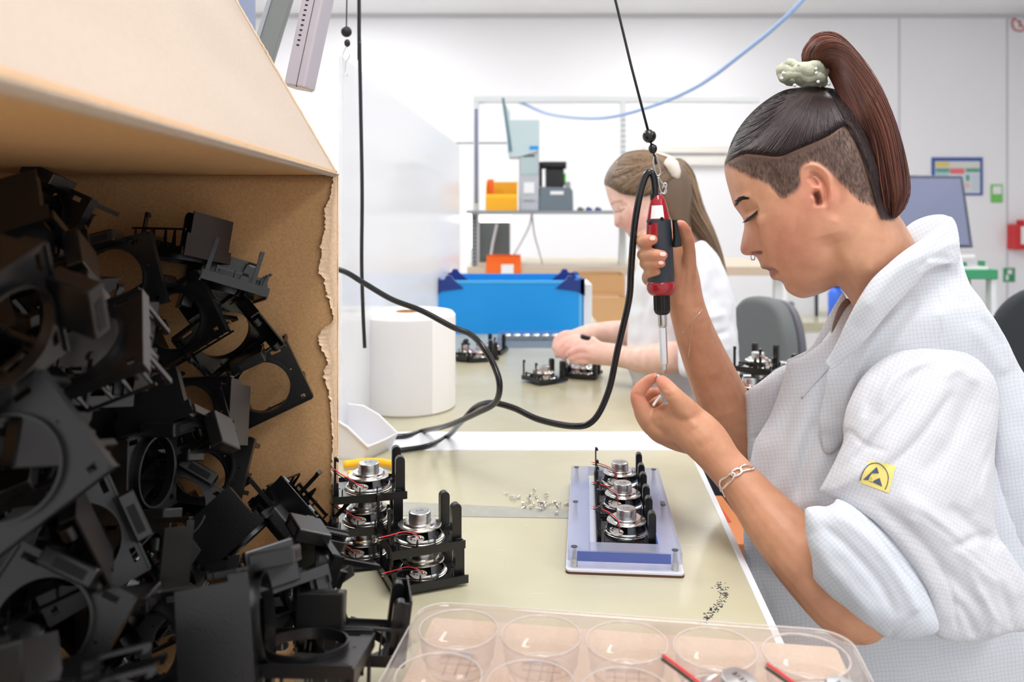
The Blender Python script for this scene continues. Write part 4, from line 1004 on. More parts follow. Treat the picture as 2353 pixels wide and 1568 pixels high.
# deck outline with holes for cups
rows = 4
loops = []
for r_ in range(rows):
    offx = -.30 * pit * (r_ % 2 == 1) if False else -.012 * r_
    for k in range(5):
        loops.append((k * pit, r_ * pit * 1.02))
Mtr = Matrix.Translation(c1 * Vector((1, 1, 0)) if False else Vector((c1.x, c1.y, ztr))) @ Matrix(((ux.x, uy.x, 0, 0), (ux.y, uy.y, 0, 0), (0, 0, 1, 0), (0, 0, 0, 1)))
ol = rrect(-mx_, 4 * pit + mx_, -mx_ * .98, (rows - 1) * pit * 1.02 + mx_, .022, 8)
MB().plate(ol, [circle(a, b, rc_, 48) for a, b in loops], -.0004, 0, Mtr).build('deck', 'clear', tr, world=True)
q = MB()
n_ = len(ol)
prof = [(0, 0), (.0015, .0018), (.003, 0), (.006, -.012), (.0085, -.026), (.011, -.028)]
cx_, cy_ = 2 * pit, (rows - 1) * pit * .51
nrm2 = []
for i in range(n_):
    a = Vector(ol[i - 1]); b = Vector(ol[(i + 1) % n_]); d_ = (b - a).normalized(); nrm2.append(Vector((d_.y, -d_.x)))
vs = []
for i in range(n_):
    for o_, z_2 in prof: vs.append(Mtr @ Vector((ol[i][0] + nrm2[i].x * o_, ol[i][1] + nrm2[i].y * o_, z_2)))
m_ = len(prof)
q.add(vs, [(i * m_ + j, ((i + 1) % n_) * m_ + j, ((i + 1) % n_) * m_ + j + 1, i * m_ + j + 1) for i in range(n_) for j in range(m_ - 1)])
q.build('skirt', 'clear', tr, world=True, smooth=True, fixn=False)
MB().tube([Mtr @ Vector((ol[i % n_][0] + nrm2[i % n_].x * .0015, ol[i % n_][1] + nrm2[i % n_].y * .0015, .0018)) for i in range(n_ + 1)], .0006, 6).build('rim', 'clearedge', tr, world=True, smooth=True)
for (a, b) in loops:
    c = Mtr @ Vector((a, b, 0))
    Mc = Matrix.Translation(c)
    q = MB().lathe([(rc_ + .0012, .0002), (rc_ + .0004, .0012), (rc_ - .0006, .0002), (rc_ * .97, -.010), (rc_ * .95, -.0105), (rc_ * .93, -.018), (rc_ * .86, -.0185), (rc_ * .84, -.024), (rc_ * .80, -.0265), (rc_ * .60, -.0265), (rc_ * .58, -.0255), (0, -.0255)], 48, Mc)
    for s_2 in (-1, 0, 1):
        q.box((c.x + ux.x * s_2 * .0085, c.y + ux.y * s_2 * .0085, ztr - .0258), (.001, rc_ * 1.0, .0016), (0, 0, math.atan2(ux.y, ux.x)))
        if s_2 >= 0: q.box((c.x, c.y + s_2 * .009, ztr - .0256), (rc_ * 1.0, .001, .0014), (0, 0, math.atan2(ux.y, ux.x)))
    cu_ = q.build('cup', 'clear', tr, world=True, smooth=True, fixn=False)
    MB().tube([c + Vector(((rc_ + .0004) * math.cos(t), (rc_ + .0004) * math.sin(t), .0008)) for t in np.linspace(0, 2 * PI, 49)], .00055, 6).build('rim', 'clearedge', cu_, world=True, smooth=True)
    MB().tube([c + Vector((rc_ * .83 * math.cos(t), rc_ * .83 * math.sin(t), -.0245)) for t in np.linspace(0, 2 * PI, 49)], .0005, 6).build('step', 'clearedge', cu_, world=True, smooth=True)
# stack of trays underneath stands on a flat carton
cb = empty('carton', (c1.x + .1, c1.y - .1, TZ), 'flat pinkish brown carton carrying the clear tray at the front', 'carton')
M['pinkcard'] = card_mat('pale_kraft', (216, 196, 178), (206, 186, 166))
Mcb = Matrix.Translation((0, 0, -ztr + TZ)) @ Mtr
hcb = ztr - .0295 - TZ
q = MB().prism(rrect(-mx_ - .003, 4 * pit + mx_ + .003, -mx_ * .98 - .040, (rows - 1) * pit * 1.02 + mx_ + .01, .004, 2), 0.0003, hcb, 'z', Mcb)
q.build('carton_body', 'pinkcard', cb, world=True, bevel=.001)
# speakers lying in the tray
cuts = [(1675, 1540, 3, 1), (1910, 1560, 4, 1)]
WIRET = [(-.008, -.026, .016), (-.018, -.018, .022), (-.030, -.006, .029), (-.042, .004, .035), (-.050, .012, .038)]
st_ = make_speaker('x', date=-75, wr=.00095, wire=WIRET)
for (u, v, k_, r_), nm in zip(cuts, ('loudspeaker stamped 2133 lying in the clear tray, left one', 'loudspeaker half cut by the lower picture edge, right one in the clear tray')):
    yv_ = .0225 * F / 82 * .98
    c = PZ(u, v, ztr + .020); tilt_ = Euler((R(10), R(6), R(20)))
    place(st_, Vector((c.x, c.y - .005, ztr - .0075)), tilt_, nm, 'speaker', 'speakers in the clear tray')

# ------------------------------------------------------------------ screws on the tape
def make_screw():
    t = empty('screw', (0, 0, 0), 'x', 'screw')
    MB().lathe([(0, 0), (.0021, 0), (.0026, .0007), (.0022, .0014), (.0009, .0016), (.0009, .0058), (.0005, .0068), (0, .007)], 12).build('screw_body', 'silver', t, smooth='auto')
    return t
SC = make_screw()
random.seed(12)
scr = [(1166, 1136), (1172, 1146), (1186, 1150), (1194, 1145), (1200, 1158), (1208, 1165), (1213, 1156), (1218, 1150), (1222, 1139), (1228, 1132), (1231, 1145), (1235, 1158), (1240, 1152), (1244, 1163), (1248, 1158), (1252, 1168), (1256, 1160), (1260, 1165), (1252, 1140), (1256, 1148), (1268, 1160), (1275, 1157), (1280, 1164), (1289, 1160), (1296, 1164), (1304, 1160), (1279, 1182), (1226, 1160), (1238, 1168), (1216, 1142), (1245, 1172), (1220, 1166)]
for i, (u, v) in enumerate(scr):
    p = PT(u, v, .002)
    place(SC, Vector((p.x, p.y, TZ + .0026 + (.002 if 8 < i < 20 and i % 2 else 0))), (R(random.uniform(70, 110)), R(random.uniform(-10, 10)), R(random.uniform(0, 360))), 'tiny silver screw in the loose heap left of the blue jig', 'screw', 'screws on the front table')

# ------------------------------------------------------------------ far assemblies on the second table
def far(u, v, h, rz, nm, z=TZ, Y=None, tilt=(0, 0)):
    p = PT(u, v, .0) if Y is None else P(u, v, Y)
    p.z = z
    place(SB, p + Vector((0, 0, .0055)), (tilt[0], tilt[1], rz), 'black bracket ' + nm, 'bracket', 'brackets away from the front table')
    place(FS, p + Vector((0, 0, .0077)), (tilt[0], tilt[1], rz), 'silver loudspeaker ' + nm, 'speaker', 'speakers away from the front table')
FS = make_speaker('x', wire=WIRE2)
far(1252, 878, 0, R(35), 'lying alone in the middle of the second table')
far(1340, 866, 0, R(-18), 'right below the far worker hands')
far(1068, 826, 0, R(60), 'behind the paper roll, nearest the roll')
far(1104, 828, 0, R(20), 'behind the paper roll, in front of the pair')
far(1132, 812, 0, R(75), 'behind the paper roll, farthest right')
for i, (u, Y_, z_2, r2, nm) in enumerate(((1722, 1.40, 0, 30, 'on the side table, leftmost beside the forearm'), (1762, 1.47, 0, 80, 'on the side table, in front of the chair'), (1804, 1.54, 0, 15, 'on the side table, next to the coat'), (1742, 1.44, .036, 55, 'on the side table, lying on top'))):
    far(u, 880, 0, R(r2), nm, z=ZS + z_2, Y=Y_)

# ------------------------------------------------------------------ heap of brackets in the box
def orient(face, roll):
    """rotation that turns the collar side (-z) towards `face` and rolls about it"""
    z = -Vector(face).normalized()
    up = Vector((0, 0, 1)) if abs(z.z) < .95 else Vector((0, 1, 0))
    x = up.cross(z).normalized(); y = z.cross(x)
    m = Matrix((x, y, z)).transposed()
    return m @ Matrix.Rotation(R(roll), 3, 'Z')
G = 'brackets heaped in the cardboard box'
heap = [  # u, v, Y, facing (collar side), roll, label
 (20, 1075, .43, (.15, -1, .25), -38, 'pale shiny bracket cut by the left picture edge, big round hole'),
 (432, 955, .74, (-.10, -1, .30), 176, 'grey shiny bracket facing the camera in the middle of the heap'),
 (606, 888, .84, (.25, -1, -.10), -24, 'bracket standing on its corner against the far box wall, kraft showing through its hole'),
 (405, 738, .78, (-.15, -1, .2), -32, 'large dark bracket turned like a diamond in the upper middle of the heap'),
 (188, 800, .52, (-.2, -.75, .75), -30, 'blurry bracket at the left with a wide oval hole'),
 (262, 640, .74, (.1, -1, .1), -15, 'dark bracket high on the heap left of the diamond-shaped one'),
 (702, 1318, .68, (-.75, -.45, .35), 5, 'bracket standing on edge with a bluish sheen near the box corner'),
 (705, 1492, .55, (0, .16, .98), 2, 'bracket lying flat at the bottom, its round collar up'),
 (100, 1440, .48, (.2, -1, .45), 28, 'bracket with a big round hole at the lower left corner'),
 (318, 1485, .56, (.1, -1, .1), -5, 'very dark upright bracket at the bottom between two paler ones'),
 (505, 1212, .72, 'x', (.1, -1, .25), 42, 'bracket showing its plain brown back panel, lower middle'),
 (652, 1178, .80, 'x', (-.2, -1, .15), -42, 'bracket with a stepped flat side leaning on the far box wall'),
 (345, 930, .66, 'x', (-.15, -1, .5), 28, 'bracket with a plain olive-grey side, left of the shiny one'),
 (492, 1455, .50, 'x', (.1, -1, .35), 98, 'bracket with a large grey-purple flat back near the bottom'),
 (228, 1110, .62, 'x', (-.1, -1, .1), 92, 'dark square bracket back left of the centre'),
 (320, 1300, .62, (.1, .9, -.3), 4, 'bracket showing two long tapering ribs, lower left'),
 (520, 670, .83, (-.2, -.3, -.9), -28, 'bracket with two thin hooked arms sticking up at the top right of the heap'),
 (410, 590, .84, (-.1, -.2, -1), -25, 'bracket with two rounded posts sticking up at the top of the heap'),
 (515, 770, .82, (-.5, .6, .3), 40, 'bracket with narrow ribs just under the hooked arms'),
 (60, 600, .56, (.4, -.5, -.8), 60, 'bracket with two grey rounded post ends at the upper left'),
 (90, 500, .72, (-.2, -1, .3), 20, 'shadowed bracket at the very top left of the heap'),
 (470, 1075, .78, (.1, -1, .4), 10, 'dark bracket tucked under the shiny grey one'),
 (400, 1170, .72, (.3, -.9, .4), 35, 'bracket with round bosses in the hollow of the heap'),
 (60, 1250, .50, (-.4, .8, .2), 20, 'bracket back with a slot under the pale shiny one'),
 (180, 1250, .56, (.5, -.8, .3), 70, 'bracket with a glossy post end left of the ribbed one'),
 (610, 1350, .60, (-.3, .3, .9), 15, 'flat bracket wedged behind the lying one'),
 (806, 1478, .62, (-.12, -.1, -1), 10, 'bracket with two upright rounded posts at the box mouth, behind the lying one'),
 (752, 1420, .68, (.7, .6, .3), 0, 'bracket edge with a pointed rib at the box corner'),
 (15, 770, .42, (1, -.2, -.3), 60, 'small pale ribbed bracket end at the left picture edge'),
]
def orient_x(face, roll):
    x = Vector(face).normalized(); z = Vector((0, 0, 1)); y = z.cross(x).normalized(); z = x.cross(y)
    return Matrix.Rotation(R(roll), 3, x) @ Matrix((x, y, z)).transposed()
for h_ in heap:
    nm = h_[-1]; rl = h_[-2]; fc_ = h_[-3]; u, v, Y_ = h_[:3]
    if h_[3] == 'x':
        m_3 = orient_x(fc_, rl); place(HB, P(u, v, Y_) - m_3 @ Vector((.039, 0, .020)), m_3, nm, 'bracket')
    else: place(HB, P(u, v, Y_), orient(fc_, rl), nm, 'bracket')
random.seed(41)
poly = [(0, 450), (90, 470), (200, 560), (300, 610), (420, 680), (470, 740), (440, 860), (560, 960), (500, 1060), (420, 1140), (520, 1230), (640, 1290), (730, 1370), (800, 1450), (860, 1568), (0, 1568)]
def inside(p, poly):
    x, y = p; c = False; j = len(poly) - 1
    for i in range(len(poly)):
        if (poly[i][1] > y) != (poly[j][1] > y) and x < (poly[j][0] - poly[i][0]) * (y - poly[i][1]) / (poly[j][1] - poly[i][1]) + poly[i][0]: c = not c
        j = i
    return c
cnt = 0; spots = []
tries = 0
while cnt < 75 and tries < 20000:
    tries += 1
    a_2 = random.uniform(.045, DB - .16); w_ = random.uniform(.04, WB - .045); z_2 = random.uniform(TZ + .035, ZT - .05)
    p = bp_(a_2, w_, z_2)
    uu = U0 + p.x / p.y * F; vv = V0 - (p.z - CZ) / p.y * F
    if uu < -120: continue
    uc = max(1, uu)
    if not inside((uc, min(vv - 30, 1560)), poly): continue
    if not inside((uc + 55, min(vv - 60, 1560)), poly): continue
    if any((p - s2).length < .044 for s2 in spots): continue
    # keep behind the hand-placed ones
    if any(math.hypot(uu - h[0], vv - h[1]) < .05 * F / h[2] + 45 and p.y < h[2] + .05 for h in heap): continue
    spots.append(p); cnt += 1
    rot = Euler((random.uniform(0, 6.28), random.uniform(0, 6.28), random.uniform(0, 6.28))).to_matrix()
    zv_ = 'upper' if vv < 760 else ('middle' if vv < 1120 else 'lower'); zh_ = 'left' if uu < 230 else 'right'
    dp_ = 'near' if p.y < .55 else 'rear'
    place(HB, p, rot, 'black bracket half hidden among others, %s %s of the heap, %s layer' % (zv_, zh_, dp_), 'bracket', 'filler brackets in the %s %s %s heap' % (zv_, zh_, dp_))
print('heap', cnt)
# ================================================================== figures: tools
def resample_closed(poly, n=5, step=3.0):
    p = np.array(poly, float); m = len(p); out = []
    for i in range(m):
        a, b, c, d_ = p[i - 1], p[i], p[(i + 1) % m], p[(i + 2) % m]
        for k in range(n):
            t = k / n
            out.append(.5 * (2 * b + (c - a) * t + (2 * a - 5 * b + 4 * c - d_) * t * t + (3 * b - a - 3 * c + d_) * t ** 3))
    out = np.array(out); seg = np.linalg.norm(np.roll(out, -1, 0) - out, axis=1); L_ = np.concatenate([[0], np.cumsum(seg)])
    N_ = max(12, int(L_[-1] / step)); s_ = np.linspace(0, L_[-1], N_, endpoint=False); q = np.vstack([out, out[:1]])
    return np.stack([np.interp(s_, L_, q[:, 0]), np.interp(s_, L_, q[:, 1])], 1)
def pip(pts, poly):
    x, y = pts[:, 0], pts[:, 1]; c = np.zeros(len(pts), bool); a = poly; b = np.roll(poly, -1, 0)
    for (x0, y0), (x1, y1) in zip(a, b):
        if y0 == y1: continue
        m = ((y0 > y) != (y1 > y)) & (x < (x1 - x0) * (y - y0) / (y1 - y0) + x0); c ^= m
    return c
def dist_poly(pts, line, closed=True):
    a = line if closed else line[:-1]; b = np.roll(line, -1, 0) if closed else line[1:]
    best = np.full(len(pts), 1e9); side = np.zeros(len(pts)); par = np.zeros(len(pts)); n = len(a)
    for i in range(n):
        ab = b[i] - a[i]; L2 = ab @ ab + 1e-12
        ap = pts - a[i]; t = np.clip(ap @ ab / L2, 0, 1); dd = ap - t[:, None] * ab; r = np.sqrt((dd ** 2).sum(1)); m = r < best
        best[m] = r[m]; side[m] = np.sign(ab[0] * ap[m, 1] - ab[1] * ap[m, 0]); par[m] = (i + t[m]) / n
    return best, side, par
def poisson(poly, g):
    lo = poly.min(0) - 2 * g; hi = poly.max(0) + 2 * g
    nx, ny = int((hi[0] - lo[0]) / g) + 1, int((hi[1] - lo[1]) / g) + 1
    X_, Y_ = np.meshgrid(lo[0] + np.arange(nx) * g, lo[1] + np.arange(ny) * g, indexing='ij')
    ins = pip(np.stack([X_.ravel(), Y_.ravel()], 1), poly).reshape(nx, ny)
    ins[0] = ins[-1] = False; ins[:, 0] = ins[:, -1] = False
    bvec = np.where(ins, g * g, 0.0); x = np.zeros_like(bvec)
    def A(u):
        u = np.where(ins, u, 0); r = 4 * u
        r[1:] -= u[:-1]; r[:-1] -= u[1:]; r[:, 1:] -= u[:, :-1]; r[:, :-1] -= u[:, 1:]
        return np.where(ins, r, 0)
    r = bvec.copy(); p = r.copy(); rs = (r * r).sum()
    for _ in range(500):
        Ap = A(p); al = rs / ((p * Ap).sum() + 1e-20); x += al * p; r -= al * Ap; rn = (r * r).sum()
        if rn < 1e-6 * (g ** 4): break
        p = r + rn / rs * p; rs = rn
    def f(pts):
        q = (pts - lo) / g; i = np.clip(q.astype(int), 0, [nx - 2, ny - 2]); fr = q - i
        i0, j0 = i[:, 0], i[:, 1]; a, b = fr[:, 0], fr[:, 1]
        return x[i0, j0] * (1 - a) * (1 - b) + x[i0 + 1, j0] * a * (1 - b) + x[i0, j0 + 1] * (1 - a) * b + x[i0 + 1, j0 + 1] * a * b
    return f
def depth_fn(ctrl):
    if not hasattr(ctrl, '__len__'): return lambda p: np.full(len(p), float(ctrl))
    c = np.array(ctrl, float)
    if len(c) == 1: return lambda p: np.full(len(p), c[0, 2])
    D = np.sqrt(((c[:, None, :2] - c[None, :, :2]) ** 2).sum(2)); n = len(c)
    Pm = np.hstack([np.ones((n, 1)), c[:, :2] / 1000])
    K = np.zeros((n + 3, n + 3)); K[:n, :n] = D; K[:n, n:] = Pm; K[n:, :n] = Pm.T
    w_ = np.linalg.lstsq(K, np.concatenate([c[:, 2], [0, 0, 0]]), rcond=None)[0]
    def f(p):
        d = np.sqrt(((p[:, None, :] - c[None, :, :2]) ** 2).sum(2))
        return d @ w_[:n] + w_[n] + p @ w_[n + 1:] / 1000
    return f
def P_np(uv, Y):
    return np.stack([(uv[:, 0] - U0) / F * Y, Y, CZ + (V0 - uv[:, 1]) / F * Y], 1)
def inflate(poly, depth, k=1.0, Tm=None, step=7.0, back=1.0, smooth_n=5, bias=0.0):
    """closed solid whose outline (seen from the camera) is poly; depth in metres; thickness from the Poisson profile"""
    pl_ = resample_closed(poly, smooth_n, step)
    area = .5 * np.sum(pl_[:, 0] * np.roll(pl_[:, 1], -1) - np.roll(pl_[:, 0], -1) * pl_[:, 1])
    if area < 0: pl_ = pl_[::-1]
    span = (pl_.max(0) - pl_.min(0)).min(); g = max(1.0, min(step * .5, span / 30)); fphi = poisson(pl_, g)
    tan = np.roll(pl_, -1, 0) - np.roll(pl_, 1, 0); tan /= np.linalg.norm(tan, axis=1)[:, None] + 1e-9
    nin = np.stack([-tan[:, 1], tan[:, 0]], 1)
    pts = [pl_]; dd = [np.zeros(len(pl_))]
    for e in (step * .08, step * .3, step * .7):
        q = pl_ + nin * e; d_, _, _ = dist_poly(q, pl_); ok = pip(q, pl_) & (d_ > e * .8); pts.append(q[ok]); dd.append(d_[ok])
    lo, hi = pl_.min(0), pl_.max(0)
    gx, gy = np.meshgrid(np.arange(lo[0], hi[0], step), np.arange(lo[1], hi[1], step * .87), indexing='ij')
    gx = gx + (np.arange(gx.shape[1]) % 2) * step / 2
    q = np.stack([gx.ravel(), gy.ravel()], 1); q = q[pip(q, pl_)]; d_, _, _ = dist_poly(q, pl_); ok = d_ > step * 1.25
    pts.append(q[ok]); dd.append(d_[ok])
    nb = len(pl_); A_ = np.vstack(pts); D_ = np.concatenate(dd)
    vs, es, fs, *_r = delaunay_2d_cdt([Vector(p) for p in A_], [(i, (i + 1) % nb) for i in range(nb)], [], 1, 1e-6)
    A2 = np.array([tuple(v) for v in vs]); faces = [tuple(f) for f in fs]
    d2, _, _ = dist_poly(A2, pl_); phi = fphi(A2); d0 = 2 * g
    # linear ramp in phi near the edge
    near = d2 < d0
    if near.any():
        # move to distance d0 along the gradient of distance
        nidx = np.argmin(((A2[near][:, None, :] - pl_[None]) ** 2).sum(2), axis=1); q = A2[near] + nin[nidx] * (d0 - d2[near])[:, None]
        phi[near] = fphi(q) * d2[near] / d0
    h = np.sqrt(np.maximum(2 * phi, 0)); h[d2 < 1e-3] = 0
    Yc = depth_fn(depth)(A2)
    t = h * k / F * Yc
    if Tm: t = Tm * np.tanh(t / Tm)
    front = P_np(A2, Yc - t + bias); bk = P_np(A2, Yc + t * back + bias)
    bnd = h <= 0; n = len(A2); mp = np.where(bnd, np.arange(n), np.arange(n) + n)
    V = np.vstack([front, bk]); Fc = [tuple(f) for f in faces] + [tuple(int(mp[i]) for i in f[::-1]) for f in faces]
    Fc = [f[::-1] for f in Fc if len(set(f)) == len(f)]
    return V, Fc, np.vstack([A2, A2])
def chain(pts, n=20, sub=6, capn=4):
    """tapering limb through (u, v, Y, r_px) with round ends"""
    s_ = spline(pts, sub); C_ = P_np(s_[:, :2], s_[:, 2]); r = s_[:, 3] / F * s_[:, 2]
    m = len(C_); d0 = C_[0] - C_[1]; d0 /= np.linalg.norm(d0); d1 = C_[-1] - C_[-2]; d1 /= np.linalg.norm(d1)
    pc = []; pr_ = []
    for i in range(capn, 0, -1): a = PI / 2 * i / capn; pc.append(C_[0] + d0 * r[0] * math.sin(a)); pr_.append(r[0] * max(.02, math.cos(a)))
    pc += list(C_); pr_ += list(r)
    for i in range(1, capn + 1): a = PI / 2 * i / capn; pc.append(C_[-1] + d1 * r[-1] * math.sin(a)); pr_.append(r[-1] * max(.02, math.cos(a)))
    mb = MB().tube([Vector(p) for p in pc], pr_, n)
    return np.array([tuple(v) for v in mb.v]), mb.f
def chain3(pts, n=20, sub=6):
    """tapering limb through world (x, y, z, r)"""
    s_ = spline(pts, sub); mb = MB().tube([Vector(p[:3]) for p in s_], [float(p[3]) for p in s_], n)
    return np.array([tuple(v) for v in mb.v]), mb.f
def join(parts):
    V = []; Fc = []; n = 0
    for v, f in parts:
        V.append(v); Fc += [tuple(i + n for i in q) for q in f]; n += len(v)
    return np.vstack(V), Fc
def fuse(V, Fc, voxel, smooth=4):
    """one continuous skin over overlapping solids"""
    me = bpy.data.meshes.new('tmp'); me.from_pydata(V.tolist(), [], Fc)
    bm = bmesh.new(); bm.from_mesh(me); bmesh.ops.recalc_face_normals(bm, faces=bm.faces[:]); bm.to_mesh(me); bm.free()
    o = bpy.data.objects.new('tmp', me); COL.objects.link(o)
    r = o.modifiers.new('r', 'REMESH'); r.mode = 'VOXEL'; r.voxel_size = voxel
    if smooth:
        s_ = o.modifiers.new('s', 'SMOOTH'); s_.iterations = smooth; s_.factor = .5
    dg = bpy.context.evaluated_depsgraph_get(); m2 = bpy.data.meshes.new_from_object(o.evaluated_get(dg)); bpy.data.objects.remove(o)
    n = len(m2.vertices); V = np.empty(n * 3); m2.vertices.foreach_get('co', V); V = V.reshape(-1, 3)
    Fc = [tuple(p.vertices) for p in m2.polygons]; bpy.data.meshes.remove(m2)
    return V, Fc
def vnormals(V, Fc):
    me = bpy.data.meshes.new('tmp'); me.from_pydata(V.tolist(), [], Fc); me.update()
    N_ = np.empty(len(V) * 3); me.vertex_normals.foreach_get('vector', N_); bpy.data.meshes.remove(me)
    return N_.reshape(-1, 3)
def to_px(V):
    return np.stack([U0 + V[:, 0] / V[:, 1] * F, V0 - (V[:, 2] - CZ) / V[:, 1] * F], 1)
def sculpt(V, Fc, strokes, yr=(0, 9)):
    """model folds and creases along lines; stroke = (points, sigma, amplitude_mm, kind)"""
    N_ = vnormals(V, Fc); C_ = np.array([0, 0, CZ]); view = V - C_; view /= np.linalg.norm(view, axis=1)[:, None]
    facing = -(N_ * view).sum(1); wt = np.clip((facing + .05) / .35, 0, 1) * ((V[:, 1] > yr[0]) & (V[:, 1] < yr[1]))
    uv = to_px(V); disp = np.zeros(len(V))
    for pts, sg, amp, kind in strokes:
        ln = spline(pts, 5)[:, :2] if len(pts) > 2 else np.array(pts, float)
        lo, hi = ln.min(0) - 4 * sg, ln.max(0) + 4 * sg
        m = np.where((uv[:, 0] > lo[0]) & (uv[:, 0] < hi[0]) & (uv[:, 1] > lo[1]) & (uv[:, 1] < hi[1]) & (wt > 0))[0]
        if not len(m): continue
        d_, side, par = dist_poly(uv[m], ln, False)
        fade = np.clip(np.minimum(par, 1 - par) * 6, 0, 1) ** .7 if kind != 'dot' else 1
        if kind == 'g' or kind == 'dot': z = np.exp(-.5 * (d_ / sg) ** 2)
        elif kind == 's': x = d_ * side / sg; z = np.tanh(x * 1.6) * np.exp(-.5 * (np.maximum(0, np.abs(x) - .6) / 1.6) ** 2) * .5 + .0
        elif kind == 'r': z = np.exp(-np.abs(d_ / sg) ** 1.3)
        disp[m] += amp * .001 * z * fade
    disp *= wt
    # move along the normal
    return V + N_ * disp[:, None]
def _n(): pass
def mesh_obj(name, V, Fc, m, parent=None, uv=None, col=None, smooth=True):
    off = np.zeros(3); q = parent
    while q is not None: off += np.array(q.location); q = q.parent
    me = bpy.data.meshes.new(name); me.from_pydata((V - off).tolist(), [], Fc); me.update()
    bm = bmesh.new(); bm.from_mesh(me); bmesh.ops.recalc_face_normals(bm, faces=bm.faces[:]); bm.to_mesh(me); bm.free()
    if smooth: me.polygons.foreach_set('use_smooth', [True] * len(me.polygons))
    if uv is not None:
        l_ = me.uv_layers.new(name='UVMap'); vi = np.empty(len(me.loops), int); me.loops.foreach_get('vertex_index', vi); l_.data.foreach_set('uv', uv[vi].ravel())
    if col is not None:
        a = me.color_attributes.new('col', 'FLOAT_COLOR', 'POINT'); a.data.foreach_set('color', np.hstack([col, np.ones((len(col), 1))]).ravel())
    o = bpy.data.objects.new(name, me); COL.objects.link(o); o.parent = parent
    me.materials.append(M[m] if isinstance(m, str) else m)
    return o
def strands(name, curves, rad, m, parent, tip=.35, sides=3):
    """many hairs in one mesh; curves: arrays of points"""
    vs = []; fs = []; n = 0
    for c in curves:
        c = np.asarray(c, float); k = len(c)
        t = np.gradient(c, axis=0); t /= np.linalg.norm(t, axis=1)[:, None] + 1e-12
        a = np.cross(t, np.array([.3, .9, .2])); a /= np.linalg.norm(a, axis=1)[:, None] + 1e-12; b = np.cross(t, a)
        rr = rad * np.interp(np.linspace(0, 1, k), [0, .1, .7, 1], [.6, 1, 1, tip])
        for s_ in range(sides):
            an = 2 * PI * s_ / sides; vs.append(c + (a * math.cos(an) + b * math.sin(an)) * rr[:, None])
        for s_ in range(sides):
            s2 = (s_ + 1) % sides
            for i in range(k - 1): fs.append((n + s_ * k + i, n + s2 * k + i, n + s2 * k + i + 1, n + s_ * k + i + 1))
        n += sides * k
    return mesh_obj(name, np.vstack(vs), fs, m, parent)
def caster(V, Fc):
    t = BVHTree.FromPolygons([tuple(v) for v in V], [tuple(f) for f in Fc])
    o_ = Vector((0, 0, CZ))
    def f(u, v, off=0.0):
        d = (P(u, v, 1.0) - o_).normalized(); h, nn, i, ds = t.ray_cast(o_, d)
        return None if h is None else h - d * off
    return f
# ------------------------------------------------------------------ skin, hair and coat materials
def attr_mat(name, rough, sss=.0, bump=.12, bscale=900, sheen=0, spec=.4):
    m = bpy.data.materials.new(name); m.use_nodes = True; nt = m.node_tree; b = nt.nodes['Principled BSDF']; N = nt.nodes.new; L = nt.links.new
    a = N('ShaderNodeAttribute'); a.attribute_name = 'col'; tc = N('ShaderNodeTexCoord')
    n1 = N('ShaderNodeTexNoise'); n1.inputs['Scale'].default_value = 55; n1.inputs['Detail'].default_value = 6; L(tc.outputs['Object'], n1.inputs['Vector'])
    r = N('ShaderNodeValToRGB'); r.color_ramp.elements[0].position = .3; r.color_ramp.elements[1].position = .7; r.color_ramp.elements[0].color = (.86, .80, .78, 1); r.color_ramp.elements[1].color = (1.0, 1.0, 1.0, 1); L(n1.outputs['Fac'], r.inputs[0])
    mx = N('ShaderNodeMix'); mx.data_type = 'RGBA'; mx.blend_type = 'MULTIPLY'; mx.inputs[0].default_value = 1; L(a.outputs['Color'], mx.inputs[6]); L(r.outputs[0], mx.inputs[7]); L(mx.outputs[2], b.inputs['Base Color'])
    b.inputs['Roughness'].default_value = rough; b.inputs['Specular IOR Level'].default_value = spec
    if sss:
        b.inputs['Subsurface Weight'].default_value = sss; b.inputs['Subsurface Radius'].default_value = (.010, .004, .002); b.inputs['Subsurface Scale'].default_value = 1
    n2 = N('ShaderNodeTexNoise'); n2.inputs['Scale'].default_value = bscale; L(tc.outputs['Object'], n2.inputs['Vector'])
    bp = N('ShaderNodeBump'); bp.inputs['Strength'].default_value = bump; bp.inputs['Distance'].default_value = .0006; L(n2.outputs['Fac'], bp.inputs['Height']); L(bp.outputs[0], b.inputs['Normal'])
    return m
M['skin'] = attr_mat('skin', .48, .15)
def hair_mat(name, c0, c1, c2, rough=.42):
    m = bpy.data.materials.new(name); m.use_nodes = True; nt = m.node_tree; b = nt.nodes['Principled BSDF']; N = nt.nodes.new; L = nt.links.new
    g = N('ShaderNodeNewGeometry'); r = N('ShaderNodeValToRGB'); r.color_ramp.elements[0].color = (*lin(c0), 1); r.color_ramp.elements[1].color = (*lin(c2), 1)
    e = r.color_ramp.elements.new(.5); e.color = (*lin(c1), 1)
    L(g.outputs['Random Per Island'], r.inputs[0]); L(r.outputs[0], b.inputs['Base Color'])
    b.inputs['Roughness'].default_value = rough; b.inputs['Specular IOR Level'].default_value = .5
    return m
M['hair_dark'] = hair_mat('dark_brown_hair', (30, 22, 24), (48, 36, 37), (74, 52, 50))
M['hair_red'] = hair_mat('red_brown_hair', (52, 28, 26), (98, 52, 42), (142, 84, 62))
M['hair_stub'] = hair_mat('short_shaved_hair', (58, 48, 46), (78, 66, 62), (100, 86, 80), .5)
M['hair_fair'] = hair_mat('ash_brown_hair', (92, 74, 58), (128, 104, 82), (166, 138, 108))
